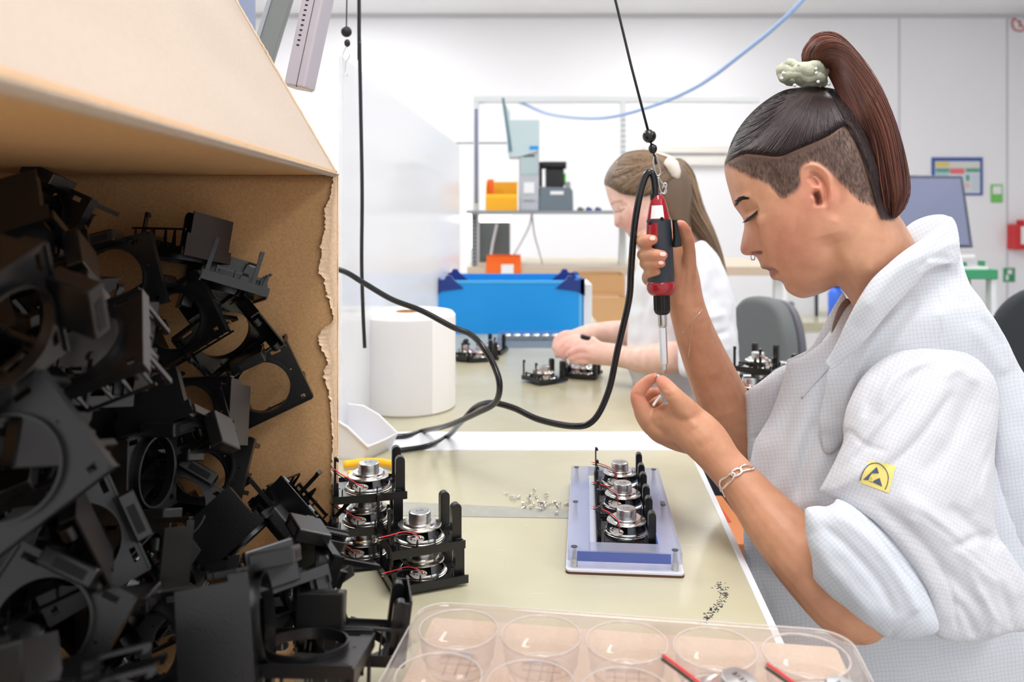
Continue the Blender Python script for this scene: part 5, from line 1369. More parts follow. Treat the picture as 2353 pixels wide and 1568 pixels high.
def coat_mat(name, base, line, ang):
    m = bpy.data.materials.new(name); m.use_nodes = True; nt = m.node_tree; b = nt.nodes['Principled BSDF']; N = nt.nodes.new; L = nt.links.new
    uv = N('ShaderNodeUVMap'); mp = N('ShaderNodeMapping'); mp.inputs['Rotation'].default_value = (0, 0, R(ang)); mp.inputs['Scale'].default_value = (1, 1, 1); L(uv.outputs[0], mp.inputs[0])
    nz = N('ShaderNodeTexNoise'); nz.inputs['Scale'].default_value = 16; L(uv.outputs[0], nz.inputs['Vector'])
    mxv = N('ShaderNodeVectorMath'); mxv.operation = 'MULTIPLY_ADD'; L(nz.outputs['Color'], mxv.inputs[0]); mxv.inputs[1].default_value = (.012, .012, 0); L(mp.outputs[0], mxv.inputs[2])
    sp = N('ShaderNodeSeparateXYZ'); L(mxv.outputs[0], sp.inputs[0])
    outs = []
    for ax_ in (0, 1):
        mu = N('ShaderNodeMath'); mu.operation = 'MULTIPLY'; mu.inputs[1].default_value = 1 / .0041; L(sp.outputs[ax_], mu.inputs[0])
        fr_ = N('ShaderNodeMath'); fr_.operation = 'FRACT'; L(mu.outputs[0], fr_.inputs[0])
        lt = N('ShaderNodeMath'); lt.operation = 'LESS_THAN'; lt.inputs[1].default_value = .10; L(fr_.outputs[0], lt.inputs[0]); outs.append(lt)
    mxm = N('ShaderNodeMath'); mxm.operation = 'MAXIMUM'; L(outs[0].outputs[0], mxm.inputs[0]); L(outs[1].outputs[0], mxm.inputs[1])
    n3 = N('ShaderNodeTexNoise'); n3.inputs['Scale'].default_value = 900; L(uv.outputs[0], n3.inputs['Vector'])
    m3 = N('ShaderNodeMath'); m3.operation = 'MULTIPLY'; L(mxm.outputs[0], m3.inputs[0]); L(n3.outputs['Fac'], m3.inputs[1])
    mx = N('ShaderNodeMix'); mx.data_type = 'RGBA'; mx.inputs[6].default_value = (*lin(base), 1); mx.inputs[7].default_value = (*lin(line), 1); L(m3.outputs[0], mx.inputs[0]); L(mx.outputs[2], b.inputs['Base Color'])
    b.inputs['Roughness'].default_value = .75; b.inputs['Specular IOR Level'].default_value = .2; b.inputs['Sheen Weight'].default_value = .1
    n2 = N('ShaderNodeTexNoise'); n2.inputs['Scale'].default_value = 60; n2.inputs['Detail'].default_value = 5; L(uv.outputs[0], n2.inputs['Vector'])
    bp = N('ShaderNodeBump'); bp.inputs['Strength'].default_value = .25; bp.inputs['Distance'].default_value = .003; L(n2.outputs['Fac'], bp.inputs['Height']); L(bp.outputs[0], b.inputs['Normal'])
    return m
def jitter_cloth(V, Fc, amp, sc, seed=0):
    N_ = vnormals(V, Fc)
    d = np.array([noise.fractal(Vector(v) * sc + Vector((seed, 0, 0)), 1.0, 2.0, 3) for v in V])
    n2 = np.array([noise.noise(Vector((v[0] * 9 + v[2] * 5, v[1] * 8, v[2] * 11 - v[0] * 7)) + Vector((0, seed, 0))) for v in V])
    d = d * 1.5
    return V + N_ * (d * amp)[:, None]
# ================================================================== front worker
woman = empty('person', (.42, .93, 0), 'seated person in white grid-pattern coat with high dark ponytail, holding the screwdriver', 'person')
YH = .93
dYu = -.000175
def yh(u): return YH + dYu * (u - 1850)
HEAD = [(1667, 365), (1664, 380), (1666, 402), (1673, 431), (1681, 458), (1686, 473), (1693, 483), (1704, 498), (1709, 508), (1710, 523), (1706, 543), (1702, 564), (1701, 574), (1705, 583), (1713, 587), (1724, 587), (1735, 588), (1742, 597), (1747, 609), (1749, 616), (1755, 619), (1768, 620), (1771, 621), (1768, 628), (1770, 636), (1776, 643), (1788, 645), (1799, 651), (1807, 668), (1824, 680), (1845, 686), (1869, 681), (1898, 670), (1922, 658), (1932, 664), (1952, 690), (1966, 716), (1985, 748), (2025, 768), (2075, 745), (2108, 690), (2118, 630), (2104, 565), (2081, 518), (2060, 485), (2045, 440), (2037, 380), (2020, 320), (1990, 272), (1950, 238), (1900, 217), (1850, 211), (1800, 219), (1752, 248), (1712, 288), (1684, 330)]
hd = [(u, v, yh(u)) for u, v in ((1667, 400), (1850, 210), (2040, 400), (1850, 680), (1702, 570), (2000, 620))] + [(2060, 760, .93), (2110, 680, .93)]
parts = []
V_, F_, _u = inflate(HEAD, hd, k=1.62, Tm=.088, step=4.0); parts.append((V_, F_))
# shoulders and chest inside the coat keep the neck attached
parts.append(chain3([(.42, .89, .90, .035), (.42, .94, .93, .045), (.38, 1.02, .89, .04)]))
parts.append(chain3([(.415, .94, .95, .045), (.42, .95, .85, .055), (.44, .96, .70, .06), (.46, .96, .55, .07)]))
# ear
EAR = [(1845, 384), (1857, 376), (1876, 376), (1894, 387), (1907, 402), (1914, 424), (1917, 448), (1914, 470), (1906, 490), (1893, 504), (1883, 501), (1869, 481), (1858, 456), (1848, 435), (1841, 415), (1841, 396)]
ye = .866
V_, F_, _u = inflate(EAR, [(1842, 400, ye + .001), (1917, 440, ye - .011), (1885, 502, ye - .004), (1870, 376, ye - .003)], k=.42, Tm=.006, step=2.5, back=1.6); parts.append((V_, F_))
# near (left) arm and hand
A = lambda *p: parts.append(chain(list(p)))
A((2180, 880, .87, 40), (2140, 1000, .84, 50), (2090, 1240, .82, 52), (2025, 1375, .815, 58))
A((2010, 1395, .81, 62), (1955, 1396, .82, 78), (1880, 1318, .845, 80), (1808, 1235, .868, 72), (1758, 1178, .885, 61), (1698, 1105, .905, 49), (1660, 1062, .917, 46), (1622, 1014, .93, 52), (1578, 976, .945, 50), (1540, 962, .955, 38), (1520, 962, .96, 28))
A((1560, 985, .957, 34), (1515, 985, .962, 24), (1482, 950, .966, 21), (1466, 916, .968, 17.5), (1470, 896, .968, 16), (1488, 878, .966, 14), (1500, 870, .962, 12), (1505, 866, .96, 9.5))
A((1618, 992, .948, 36), (1580, 948, .936, 30), (1551, 912, .93, 21.5), (1536, 893, .937, 18), (1525, 881, .943, 16.5), (1521, 876, .945, 14))
A((1540, 990, .985, 26), (1500, 985, .99, 20), (1474, 950, .995, 17), (1474, 922, .995, 15), (1492, 906, .988, 12.5), (1508, 900, .98, 10.5))
A((1560, 1005, .985, 26), (1515, 1000, 1.0, 19), (1488, 970, 1.008, 16), (1490, 938, 1.008, 14), (1512, 920, 1.0, 12))
A((1590, 1020, .975, 26), (1545, 1014, .995, 19), (1512, 998, 1.01, 15), (1505, 968, 1.015, 12.5), (1522, 950, 1.01, 11))
# far (right) arm and hand around the tool
A((1960, 880, 1.08, 70), (1880, 980, 1.09, 68), (1790, 1050, 1.10, 64), (1735, 1050, 1.095, 62))
A((1745, 1060, 1.09, 58), (1700, 1020, 1.085, 64), (1672, 950, 1.075, 64), (1650, 895, 1.065, 58), (1624, 835, 1.055, 52), (1602, 780, 1.045, 47), (1586, 732, 1.035, 43), (1575, 690, 1.03, 41), (1566, 640, 1.03, 41), (1558, 600, 1.032, 38), (1550, 565, 1.034, 32), (1540, 545, 1.036, 24))
A((1572, 655, 1.02, 26), (1583, 610, 1.01, 17), (1583, 570, 1.003, 14.5), (1576, 538, .995, 15), (1567, 521, .988, 14), (1562, 516, .985, 11))
A((1545, 560, 1.035, 22), (1505, 540, 1.028, 18), (1480, 546, 1.008, 16.5), (1479, 555, .985, 16.5), (1490, 553, .968, 14.5), (1500, 551, .963, 12))
A((1545, 590, 1.035, 22), (1505, 582, 1.028, 17), (1480, 584, 1.01, 15), (1482, 586, .984, 14.5), (1503, 585, .963, 13.5), (1523, 587, .958, 11.5))
A((1545, 615, 1.035, 22), (1508, 608, 1.028, 16), (1485, 606, 1.01, 14), (1486, 607, .986, 13.5), (1503, 606, .966, 12.5), (1519, 606, .960, 10.5))
A((1545, 645, 1.035, 24), (1512, 648, 1.028, 18), (1492, 642, 1.012, 16), (1490, 634, .996, 14), (1498, 626, .976, 12), (1510, 625, .970, 9))
VB, FB = join(parts)
VB, FB = fuse(VB, FB, .0017, 3)
head_strokes = [
 # nose / cheek boundary and nasolabial fold
 ([(1733, 508), (1738, 530), (1741, 548), (1748, 567), (1758, 580), (1767, 608)], 3.4, -3.0, 'g'),
 ([(1745, 495), (1754, 530), (1764, 565), (1780, 610)], 12, 2.4, 'g'),
 # nostril and wing
 ([(1724, 583), (1738, 581), (1752, 579)], 3.0, -3.4, 'g'), ([(1741, 560), (1747, 570), (1744, 578)], 3.5, 1.2, 'g'),
 # eye socket, lid
 ([(1716, 492), (1730, 482), (1742, 476)], 7, -2.6, 'g'), ([(1712, 503), (1722, 497), (1734, 490)], 4, 1.6, 'g'), ([(1713, 509), (1724, 503), (1738, 496)], 1.8, -1.1, 'g'),
 ([(1692, 468), (1706, 456), (1730, 452)], 7, 1.6, 'g'),
 # mouth
 ([(1750, 617), (1764, 619), (1781, 619)], 2.2, -1.8, 'g'), ([(1751, 611), (1764, 612), (1776, 615)], 3.2, 1.0, 'g'), ([(1770, 631), (1778, 630), (1786, 625)], 4, 1.0, 'g'), ([(1783, 622), (1787, 632)], 4, -.9, 'g'),
 ([(1779, 646), (1795, 648), (1806, 650)], 5, -1.4, 'g'), ([(1745, 603), (1757, 606)], 4, -.6, 'g'),
 # jaw line and neck
 ([(1905, 540), (1918, 590), (1934, 645), (1950, 690)], 19, -6.0, 'g'), ([(1870, 560), (1890, 610), (1900, 650)], 26, .9, 'g'),
 ([(1925, 560), (1960, 640), (1990, 720)], 12, 2.4, 'g'), ([(1922, 410), (1930, 460), (1914, 506)], 9, -2.4, 'g'),
 # cheekbone
 ([(1745, 510), (1790, 505), (1830, 512)], 24, 1.6, 'g'), 
 # temple hollow
 ([(1760, 420), (1790, 400)], 22, -1.5, 'g'),
 # ear relief
 ([(1857, 398), (1872, 400), (1886, 412), (1896, 432), (1898, 456), (1893, 476)], 3.2, -5.2, 'g'), ([(1858, 404), (1870, 414), (1880, 428)], 4.6, -5.2, 'g'),
 ([(1872, 438), (1880, 455), (1882, 474)], 5.5, -9, 'g'), ([(1868, 428), (1884, 440), (1888, 462)], 2.4, 1.8, 'g'), ([(1867, 452), (1872, 466)], 3, 1.6, 'g'),
 ([(1848, 388), (1862, 380), (1882, 384), (1902, 402), (1909, 430), (1911, 460), (1903, 484)], 3.4, 2.4, 'g')]
VB = sculpt(VB, FB, head_strokes, (.80, 1.0))
hand_strokes = [
 ([(1525, 905), (1537, 912), (1552, 905)], 2.5, -.7, 'g'), ([(1522, 893), (1536, 898)], 2.5, -.6, 'g'), ([(1455, 905), (1478, 912)], 3, -.7, 'g'),
 ([(1495, 932), (1510, 938), (1528, 944)], 4, -2.4, 'g'), ([(1480, 985), (1500, 975), (1520, 960)], 7, -1.2, 'g'), ([(1575, 945), (1600, 985)], 8, 1.2, 'g'),
 ([(1600, 1035), (1640, 1010)], 7, -1.0, 'g'), ([(1700, 1180), (1770, 1240), (1840, 1330)], 30, 2.0, 'g'),
 ([(1565, 700), (1572, 660), (1574, 600)], 6, -1.6, 'g'), ([(1600, 710), (1612, 740)], 8, 1.2, 'g'), ([(1640, 860), (1670, 950)], 16, -1.8, 'g'), ([(1585, 545), (1578, 530)], 4, -.6, 'g')]
VB = sculpt(VB, FB, hand_strokes, (.80, 1.12))
# colours
uvp = to_px(VB); ncol = len(VB)
def lc(c): return np.array(lin(c))
colr = np.tile(lc((216, 162, 130)), (ncol, 1))
isH = (VB[:, 1] > .80) & (VB[:, 1] < 1.02) & (uvp[:, 0] > 1650) & (uvp[:, 1] < 760)
def blend(mask, c, w_):
    global colr
    w_ = (w_ * mask)[:, None]; colr = colr * (1 - w_) + lc(c) * w_
def soft(poly, s_):
    q = resample_closed(poly, 4, 4); d_, _, _ = dist_poly(uvp, q); i_ = pip(uvp, q); return np.clip(.5 + np.where(i_, d_, -d_) / s_, 0, 1)
def blob(u, v, r): return np.exp(-.5 * (((uvp[:, 0] - u) ** 2 + (uvp[:, 1] - v) ** 2) / r ** 2))
blend(~isH, (207, 151, 118), np.full(ncol, .8)); blend(isH, (214, 140, 118), .55 * blob(1815, 560, 55)); blend(isH, (212, 145, 135), .6 * blob(1712, 570, 20)); blend(isH, (214, 132, 112), .6 * blob(1880, 440, 45))

LIP = [(1747, 611), (1757, 611), (1770, 614), (1782, 619), (1790, 623), (1783, 632), (1772, 640), (1766, 630), (1762, 620), (1750, 619)]
blend(isH, (168, 98, 90), .85 * soft(LIP, 4))
blend(isH, (120, 66, 60), .9 * np.clip(1.3 - dist_poly(uvp, np.array([(1752, 618), (1766, 620), (1781, 619.)]), False)[0] / 2.2, 0, 1))  # crease shade painted along the parting of the lips
blend(isH, (120, 66, 58), .9 * soft([(1727, 579), (1740, 577), (1752, 578), (1750, 584), (1736, 585), (1727, 585)], 5))  # shade inside the nostril painted into the skin colour
blend(isH, (110, 56, 48), .9 * soft([(1870, 446), (1878, 442), (1884, 455), (1882, 470), (1877, 472), (1872, 460)], 6))  # ear canal darkened in the colour, standing in for its shade
# shaved sides: region seen from both sides (mirrored through the head mid plane by position alone)
SHAVE = [(1668, 352), (1664, 378), (1700, 392), (1725, 408), (1745, 412), (1770, 428), (1795, 452), (1812, 448), (1828, 440), (1842, 418), (1840, 392), (1858, 372), (1885, 378), (1908, 398), (1925, 412), (1955, 440), (1975, 458), (2010, 475), (2030, 500), (2062, 498), (2090, 400), (2050, 250), (1900, 150), (1700, 180), (1650, 320)]
sh = soft(SHAVE, 11); nz = np.array([noise.noise(Vector((u * .35, v * .12, 0))) for u, v in uvp]) * .5
isS = isH * (1 - soft(EAR, 5) * (VB[:, 1] < .885))
blend(isS, (90, 74, 68), np.clip(sh * (.9 + .25 * nz), 0, 1) * .96)
# the parting line where skin shows between shaved and long hair
PART = np.array([(1700, 352), (1740, 356), (1790, 360), (1830, 345), (1870, 328), (1905, 312), (1940, 288)], float)
blend(isS, (190, 148, 132), .75 * np.clip(1.25 - dist_poly(uvp, PART, False)[0] / 5, 0, 1))
# fingertips and knuckles slightly redder
for (u, v, r_) in ((1500, 872, 16), (1523, 876, 14), (1455, 905, 22), (1497, 549, 14), (1523, 587, 12), (1518, 606, 10), (1564, 515, 14)):
    blend(VB[:, 1] > .9, (224, 138, 118), .6 * blob(u, v, r_))
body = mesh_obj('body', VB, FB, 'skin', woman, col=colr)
cast = caster(VB, FB)
# nails
nm_ = mat('fingernail', (248, 208, 194), .18, spec=.6)
for (u, v, a, b, an) in ((1499, 548, 6.5, 5, 0), (1523, 584.5, 7.5, 5, .1), (1519, 604, 6.5, 4.4, .05), (1531, 872, 6.5, 9, -.35), (1566, 512, 5, 7, -.5)):
    q = []; 
    for k_ in range(16):
        t = 2 * PI * k_ / 16; uu = u + a * math.cos(t) * math.cos(an) - b * math.sin(t) * math.sin(an); vv = v + a * math.cos(t) * math.sin(an) + b * math.sin(t) * math.cos(an)
        q.append(cast(uu, vv, .0007))
    c_2 = cast(u, v, .0013)
    if c_2 is None or any(x is None for x in q): continue
    MB().add([c_2] + q, [(0, 1 + i, 1 + (i + 1) % 16) for i in range(16)]).build('fingernail', nm_, woman, world=True, smooth=True)
# eyebrow, lashes
random.seed(8); cs = []
def on(u, v, off):
    p = cast(u, v, off); return p
for i in range(170):
    t = random.random(); u = 1687 + 28 * t; v = 470 - 14 * math.sin(min(1, t * 1.6) * PI / 2) + random.uniform(-7, 6) * (1 - .7 * t); l_ = random.uniform(4, 8)
    pts = [on(u + l_ * s_, v - l_ * .5 * s_ * (1 - t) , .0005 + .0006 * s_) for s_ in (0, .5, 1)]
    if all(p is not None for p in pts): cs.append([tuple(p) for p in pts])
if cs: strands('eyebrow', cs, .00036, mat('brow_hair', (38, 26, 24), .8), woman)
cs = []
for i in range(34):
    t = i / 33; u = 1713 + 27 * t; v = 506 - 21 * t; p = on(u, v, .0005)
    if p is None: continue
    l_ = .0070 * (.6 + .5 * math.sin(t * PI)); d_ = Vector((-.55 + .5 * t, -.25, -.75)).normalized()
    cs.append([tuple(p), tuple(p + d_ * l_ * .5 + Vector((-.0004, -.0006, 0))), tuple(p + d_ * l_ + Vector((-.0016, 0, .0006)))])
    cs.append([tuple(p), tuple(p + Vector((.0009, 0, .0007))), tuple(p + Vector((.0018, 0, .0014)))])
if cs: strands('eyelashes', cs, .00048, bpy.data.materials['brow_hair'], woman)
# septum ring and ear piercing
MB().tube([P(u, v, yh(1720)) for u, v in spline([(1727, 583), (1725.5, 590), (1727, 596), (1731, 598), (1734, 595), (1734.5, 585)], 5)[:, :2]], .0005, 6).ball(tuple(P(1727.5, 597, yh(1720))), .0009, 7).ball(tuple(P(1733, 596.5, yh(1720))), .0009, 7).build('septum_ring', 'steel', woman, world=True, smooth=True)
c = P(1903, 389, .853); MB().tube([c, c + Vector((-.0042, -.001, -.006))], .0005, 6).ball(tuple(c), .0011, 6).ball(tuple(c + Vector((-.0042, -.001, -.006))), .0009, 6).build('ear_barbell', 'steel', woman, world=True, smooth=True)
# ------------------------------------------------------------------ hair: top section pulled up to the scrunchie
HT_ = [(1664, 386), (1672, 372), (1700, 354), (1740, 356), (1790, 360), (1830, 345), (1870, 328), (1905, 312), (1945, 290), (1968, 330), (1990, 380), (2008, 415), (2026, 436), (2046, 440), (2056, 420), (2056, 400), (2046, 330), (2016, 268), (1975, 228), (1930, 208), (1890, 200), (1850, 200), (1800, 208), (1750, 238), (1708, 280), (1680, 328)]
def hair_shell(poly, hcaster, yfn, lift, step, ymin, gap=8):
    V, Fc, px = inflate(poly, 1.0, k=.1, step=step); n = len(V) // 2
    d_, _, _ = dist_poly(px, resample_closed(poly, 4, 4)); out = V.copy()
    for i in range(len(V)):
        u, v = px[i]; p = hcaster(u, v, 0); yc = yfn(u)
        t = (yc - p.y) if p is not None and ymin < p.y < yc + .02 else 0.0
        e = lift * 1.3 * min(1, d_[i] / gap); out[i] = tuple(P(u, v, yc - t - e if i < n else yc + max(0, t) + e))
    return out, Fc
newV, Fh = hair_shell(HT_, cast, yh, .0035, 6, .8)
hair_base = mesh_obj('hair', newV, Fh, mat('hair_underlayer', (34, 26, 27), .55), woman)
hcast = caster(newV, Fh)
SCR = (1868, 196)
random.seed(21); cs = []
line = spline([(1664, 384), (1680, 366), (1704, 352), (1740, 356), (1790, 360), (1830, 345), (1870, 328), (1905, 312), (1945, 290)], 30)
front = spline([(1663, 384), (1672, 345), (1690, 305), (1722, 262), (1765, 226), (1812, 206), (1850, 198)], 20)
def hair_path(u0_, v0_, u1_, v1_, bend, n=14):
    out = []
    mx_2, my_2 = (u0_ + u1_) / 2, (v0_ + v1_) / 2; dx_, dy_ = u1_ - u0_, v1_ - v0_
    cxp, cyp = mx_2 + bend * dy_, my_2 - bend * dx_
    for t in np.linspace(0, 1, n):
        a = (1 - t) ** 2; b = 2 * t * (1 - t); c = t * t
        out.append((a * u0_ + b * cxp + c * u1_, a * v0_ + b * cyp + c * v1_))
    return out
for i in range(2600):
    r_ = random.random()
    if r_ < .55:
        k_ = random.random() ** .8; s_ = line[int(k_ * (len(line) - 1))]; u0_, v0_ = s_[0] + random.gauss(0, 2), s_[1] + random.gauss(0, 3)
    elif r_ < .95:
        k_ = random.random(); s_ = line[int(k_ * (len(line) - 1))]; t = random.random() * .8
        u0_ = s_[0] * (1 - t) + SCR[0] * t + random.gauss(0, 8); v0_ = s_[1] * (1 - t) + SCR[1] * t + random.gauss(0, 8)
    else:
        s_ = front[int(random.random() * (len(front) - 1))]; u0_, v0_ = s_[0] + 2, s_[1] + 2
    k2 = (u0_ - 1664) / 280
    u1_ = 1838 + 62 * min(1, max(0, k2)) + random.gauss(0, 3); v1_ = 200 + random.gauss(0, 3) + max(0, k2 - .5) * 6
    bend = .20 * (1 - k2) - .04 + random.gauss(0, .02)
    pts = hair_path(u0_, v0_, u1_, v1_, -bend)
    cc = []; off = random.uniform(.0006, .0030)
    for j, (u, v) in enumerate(pts):
        p = hcast(u, v, off)
        if p is not None: cc.append(tuple(p))
    if len(cc) > 4: cs.append(cc); 
mir = []
# the far side of the head: mirrored through the mid plane
mN = Vector((math.sin(R(19.6)), math.cos(R(19.6)), 0)); m0 = P(1850, 300, YH)
for c in cs[::3]:
    mir.append([tuple(Vector(p) - 2 * mN * (Vector(p) - m0).dot(mN)) for p in c])
strands('top_hair', cs + mir, .00045, 'hair_dark', hair_base)
# side/nape area under the ponytail: longer hair going down-back
# shaved stubble
cs = []
SH2 = resample_closed([(1672, 372), (1700, 360), (1790, 366), (1850, 345), (1905, 318), (1940, 296), (1965, 340), (1988, 400), (2012, 468), (2040, 502), (2010, 476), (1975, 458), (1950, 436), (1925, 412), (1905, 392), (1885, 374), (1858, 370), (1838, 392), (1838, 418), (1822, 440), (1800, 452), (1788, 446), (1770, 426), (1745, 410), (1720, 402), (1690, 386)], 4, 4)
EARP = resample_closed([(1836, 384), (1857, 370), (1880, 370), (1900, 382), (1914, 402), (1922, 424), (1923, 450), (1918, 474), (1906, 494), (1893, 508), (1860, 460), (1838, 416)], 4, 4)
for i in range(6500):
    u, v = random.uniform(1668, 2040), random.uniform(290, 505)
    if not pip(np.array([[u, v]]), SH2)[0]: continue
    if min((PART[:, 0] - u) ** 2 + (PART[:, 1] - v) ** 2) < 30: continue
    p = cast(u, v, .0002)
    if p is None or pip(np.array([[u, v]]), EARP)[0]: continue
    d_ = (.35, 1.0) if u > 1880 else (.25, .9)
    L2 = random.uniform(5, 10); q2 = cast(u + d_[0] * L2 * .5, v + d_[1] * L2 * .5, .0010); q3 = cast(u + d_[0] * L2, v + d_[1] * L2, .0009)
    if q2 is None or q3 is None or abs(q3.y - p.y) > .012: continue
    cs.append([tuple(p), tuple(q2), tuple(q3)])
strands('shaved_hair', cs, .00016, 'hair_stub', woman)
# ponytail
og = spline([(1846, 150), (1847, 118), (1870, 88), (1905, 84), (1940, 104), (1985, 160), (2022, 225), (2050, 300), (2068, 370), (2077, 430), (2070, 475), (2050, 505)], 8)
ig = spline([(1900, 165), (1908, 158), (1916, 168), (1926, 190), (1940, 225), (1955, 262), (1970, 300), (1984, 345), (1994, 395), (2004, 440), (2018, 475), (2040, 500)], 8)
Np = len(og); Dp = np.interp(np.linspace(0, 1, Np), [0, .12, .3, .6, .85, 1], [.014, .018, .026, .032, .024, .008])
Yp = np.interp(np.linspace(0, 1, Np), [0, .25, .5, 1], [yh(1870), yh(1900) - .015, yh(2000) - .034, yh(2040) - .042])
def pony(a, b, i):                           # a 0..1 inner to outer, b -1..1 through the thickness
    u = ig[i][0] * (1 - a) + og[i][0] * a; v = ig[i][1] * (1 - a) + og[i][1] * a
    return P(u, v, Yp[i] + b * Dp[i] * math.sqrt(max(.02, 1 - (2 * a - 1) ** 2)))
mb = MB(); vs = []; nseg = 24
for i in range(Np):
    for k_ in range(nseg):
        t = 2 * PI * k_ / nseg; vs.append(pony(.5 + .42 * math.cos(t), 0, i) + Vector((0, .9 * Dp[i] * math.sin(t), 0)))
fs = [(i * nseg + k_, i * nseg + (k_ + 1) % nseg, (i + 1) * nseg + (k_ + 1) % nseg, (i + 1) * nseg + k_) for i in range(int(Np * .84)) for k_ in range(nseg)]
mb.add(vs, fs).build('ponytail_core', mat('ponytail_underlayer', (52, 30, 28), .55), hair_base, world=True, smooth=True)
cs = []
for s_ in range(3600):
    th = random.uniform(0, 2 * PI); rr = math.sqrt(random.uniform(.72, 1.1)); a0 = .5 + .47 * math.cos(th) * rr; b0 = .95 * math.sin(th) * rr
    i0 = 0 if random.random() < .85 else random.randint(0, 20); i1 = min(Np - 1, int(Np * random.uniform(.64, 1.0)))
    ph = random.uniform(0, 6.28); am = random.uniform(0, .03); drift = random.gauss(0, .05); cl = .045 * math.sin(5 * th + 1.3); cl2 = .05 * math.sin(9 * th)
    c = []
    for i in range(i0, i1 + 1, 3):
        t = i / Np
        p = pony(a0 + am * math.sin(ph + t * 7) + drift * t + cl * math.sin(4 * t) + cl2 * t * t, 0, i) + Vector((0, b0 * Dp[i], 0)); c.append(tuple(p))
    if len(c) > 4: cs.append(c)
for s_ in range(130):                           # fly-away hairs
    a0 = random.uniform(.9, 1.0); c = []; k0 = random.randint(5, 40); gr = random.uniform(.15, .4)
    for i in range(k0, min(Np, k0 + 36), 3):
        t = (i - k0) / 36; p = pony(a0 + gr * t * (1 - t * .5), 0, i); c.append(tuple(p))
    if len(c) > 3: cs.append(c)
strands('ponytail', cs, .00050, 'hair_red', hair_base)
# dark hair between parting and ponytail, falling along the nape
cs = []
for s_ in range(700):
    t0 = random.random(); u0_ = 1920 + 40 * t0 + random.gauss(0, 4); v0_ = 215 + 85 * t0
    v1_ = 400 + 108 * random.random(); u1_ = 1996 + (v1_ - 400) * .25 + 36 * random.random()
    c = []
    for (u, v) in hair_path(u0_, v0_, u1_, v1_, .12 + random.gauss(0, .03)):
        p = hcast(u, v, random.uniform(.001, .003)) or cast(u, v, .004)
        if p is not None and p.y < 1.0: c.append(tuple(p))
    if len(c) > 6: cs.append(c)
strands('nape_hair', cs, .00045, 'hair_dark', hair_base)
# scrunchie
M['scrun'] = mat('sage_velvet', (196, 198, 176), .85, bump=.6, bscale=420, vary=.12, vscale=60)
sc_t = MB()
cS = P(1858, 172, yh(1860)); 
ring = []
for j, (ru, rv, rr) in enumerate(((-6, 9, .0052), (-2, -12, .0055), (-8, -2, .0068))):
    pts = []
    for k_ in range(40):
        t = 2 * PI * k_ / 40
        wob = .0016 * math.sin(5 * t + j * 2)
        pts.append(P(1850 + ru + (46 - j * 2) * math.cos(t) , 172 + rv + 6 * math.cos(t) * 1.2, yh(1860)) + Vector((0, (.020 + wob) * math.sin(t), wob + .001 * math.sin(9 * t))))
    sc_t.tube(pts + [pts[0], pts[1]], [rr * (1 + .10 * math.sin(4 * 2 * PI * i / 40 + j) + .05 * math.sin(11 * 2 * PI * i / 40)) for i in range(42)], 12)
o = sc_t.build('scrunchie', 'scrun', woman, world=True, smooth=True)
pe_ = MB(); pm = mat('pearl_bead', (240, 238, 232), .2, spec=.7)
for (u, v, dy) in ((1796, 180, -.012), (1800, 168, -.006), (1836, 148, -.018), (1875, 158, -.022), (1876, 168, -.023), (1905, 193, -.018), (1880, 188, -.024), (1826, 196, -.018)):
    p = P(u, v, yh(1860) + dy - .006); MB().ball(tuple(p), .0019, 7).build('bead', pm, o, world=True, smooth=True)
# dark gap inside the ponytail loop is the loop itself; bracelet
br = mat('silver_bracelet', (238, 222, 210), .25, metal=.9)
bl = empty('bracelet', P(1696, 1104, .9), 'silver chain bracelet with long flat links on the near wrist', 'bracelet')
def link(pts, off=.0012, r_=.0014):
    q = [cast(u, v, off) for u, v in spline(pts, 5)[:, :2]]
    q = [p for p in q if p is not None]
    if len(q) > 3: MB().tube(q, r_, 6).build('link', br, bl, world=True, smooth=True)
link([(1654, 1118), (1655, 1105), (1668, 1096), (1680, 1088), (1688, 1090), (1684, 1100), (1672, 1112), (1662, 1122), (1656, 1121), (1654, 1116)])
link([(1681, 1094), (1682, 1084), (1692, 1078), (1702, 1078), (1706, 1083), (1700, 1090), (1690, 1094), (1684, 1096)])
link([(1702, 1086), (1702, 1074), (1710, 1070), (1722, 1071), (1733, 1075), (1728, 1080), (1716, 1081), (1706, 1084)])
link([(1655, 1120), (1657, 1132), (1663, 1146), (1669, 1157)], .001, .0011); link([(1658, 1120), (1661, 1132), (1667, 1146), (1672, 1158)], .001, .0009)
# thin pendant chain on the far wrist
link([(1568, 766), (1580, 752), (1590, 740), (1602, 725), (1614, 712)], .0006, .0004)
pend = [cast(1590, 742, .001), cast(1586, 790, .002), cast(1584, 805, .002), cast(1583, 820, .002)]
if all(p is not None for p in pend): MB().tube(pend, [.0004, .0004, .0011, .0010], 6).build('pendant', br, bl, world=True)

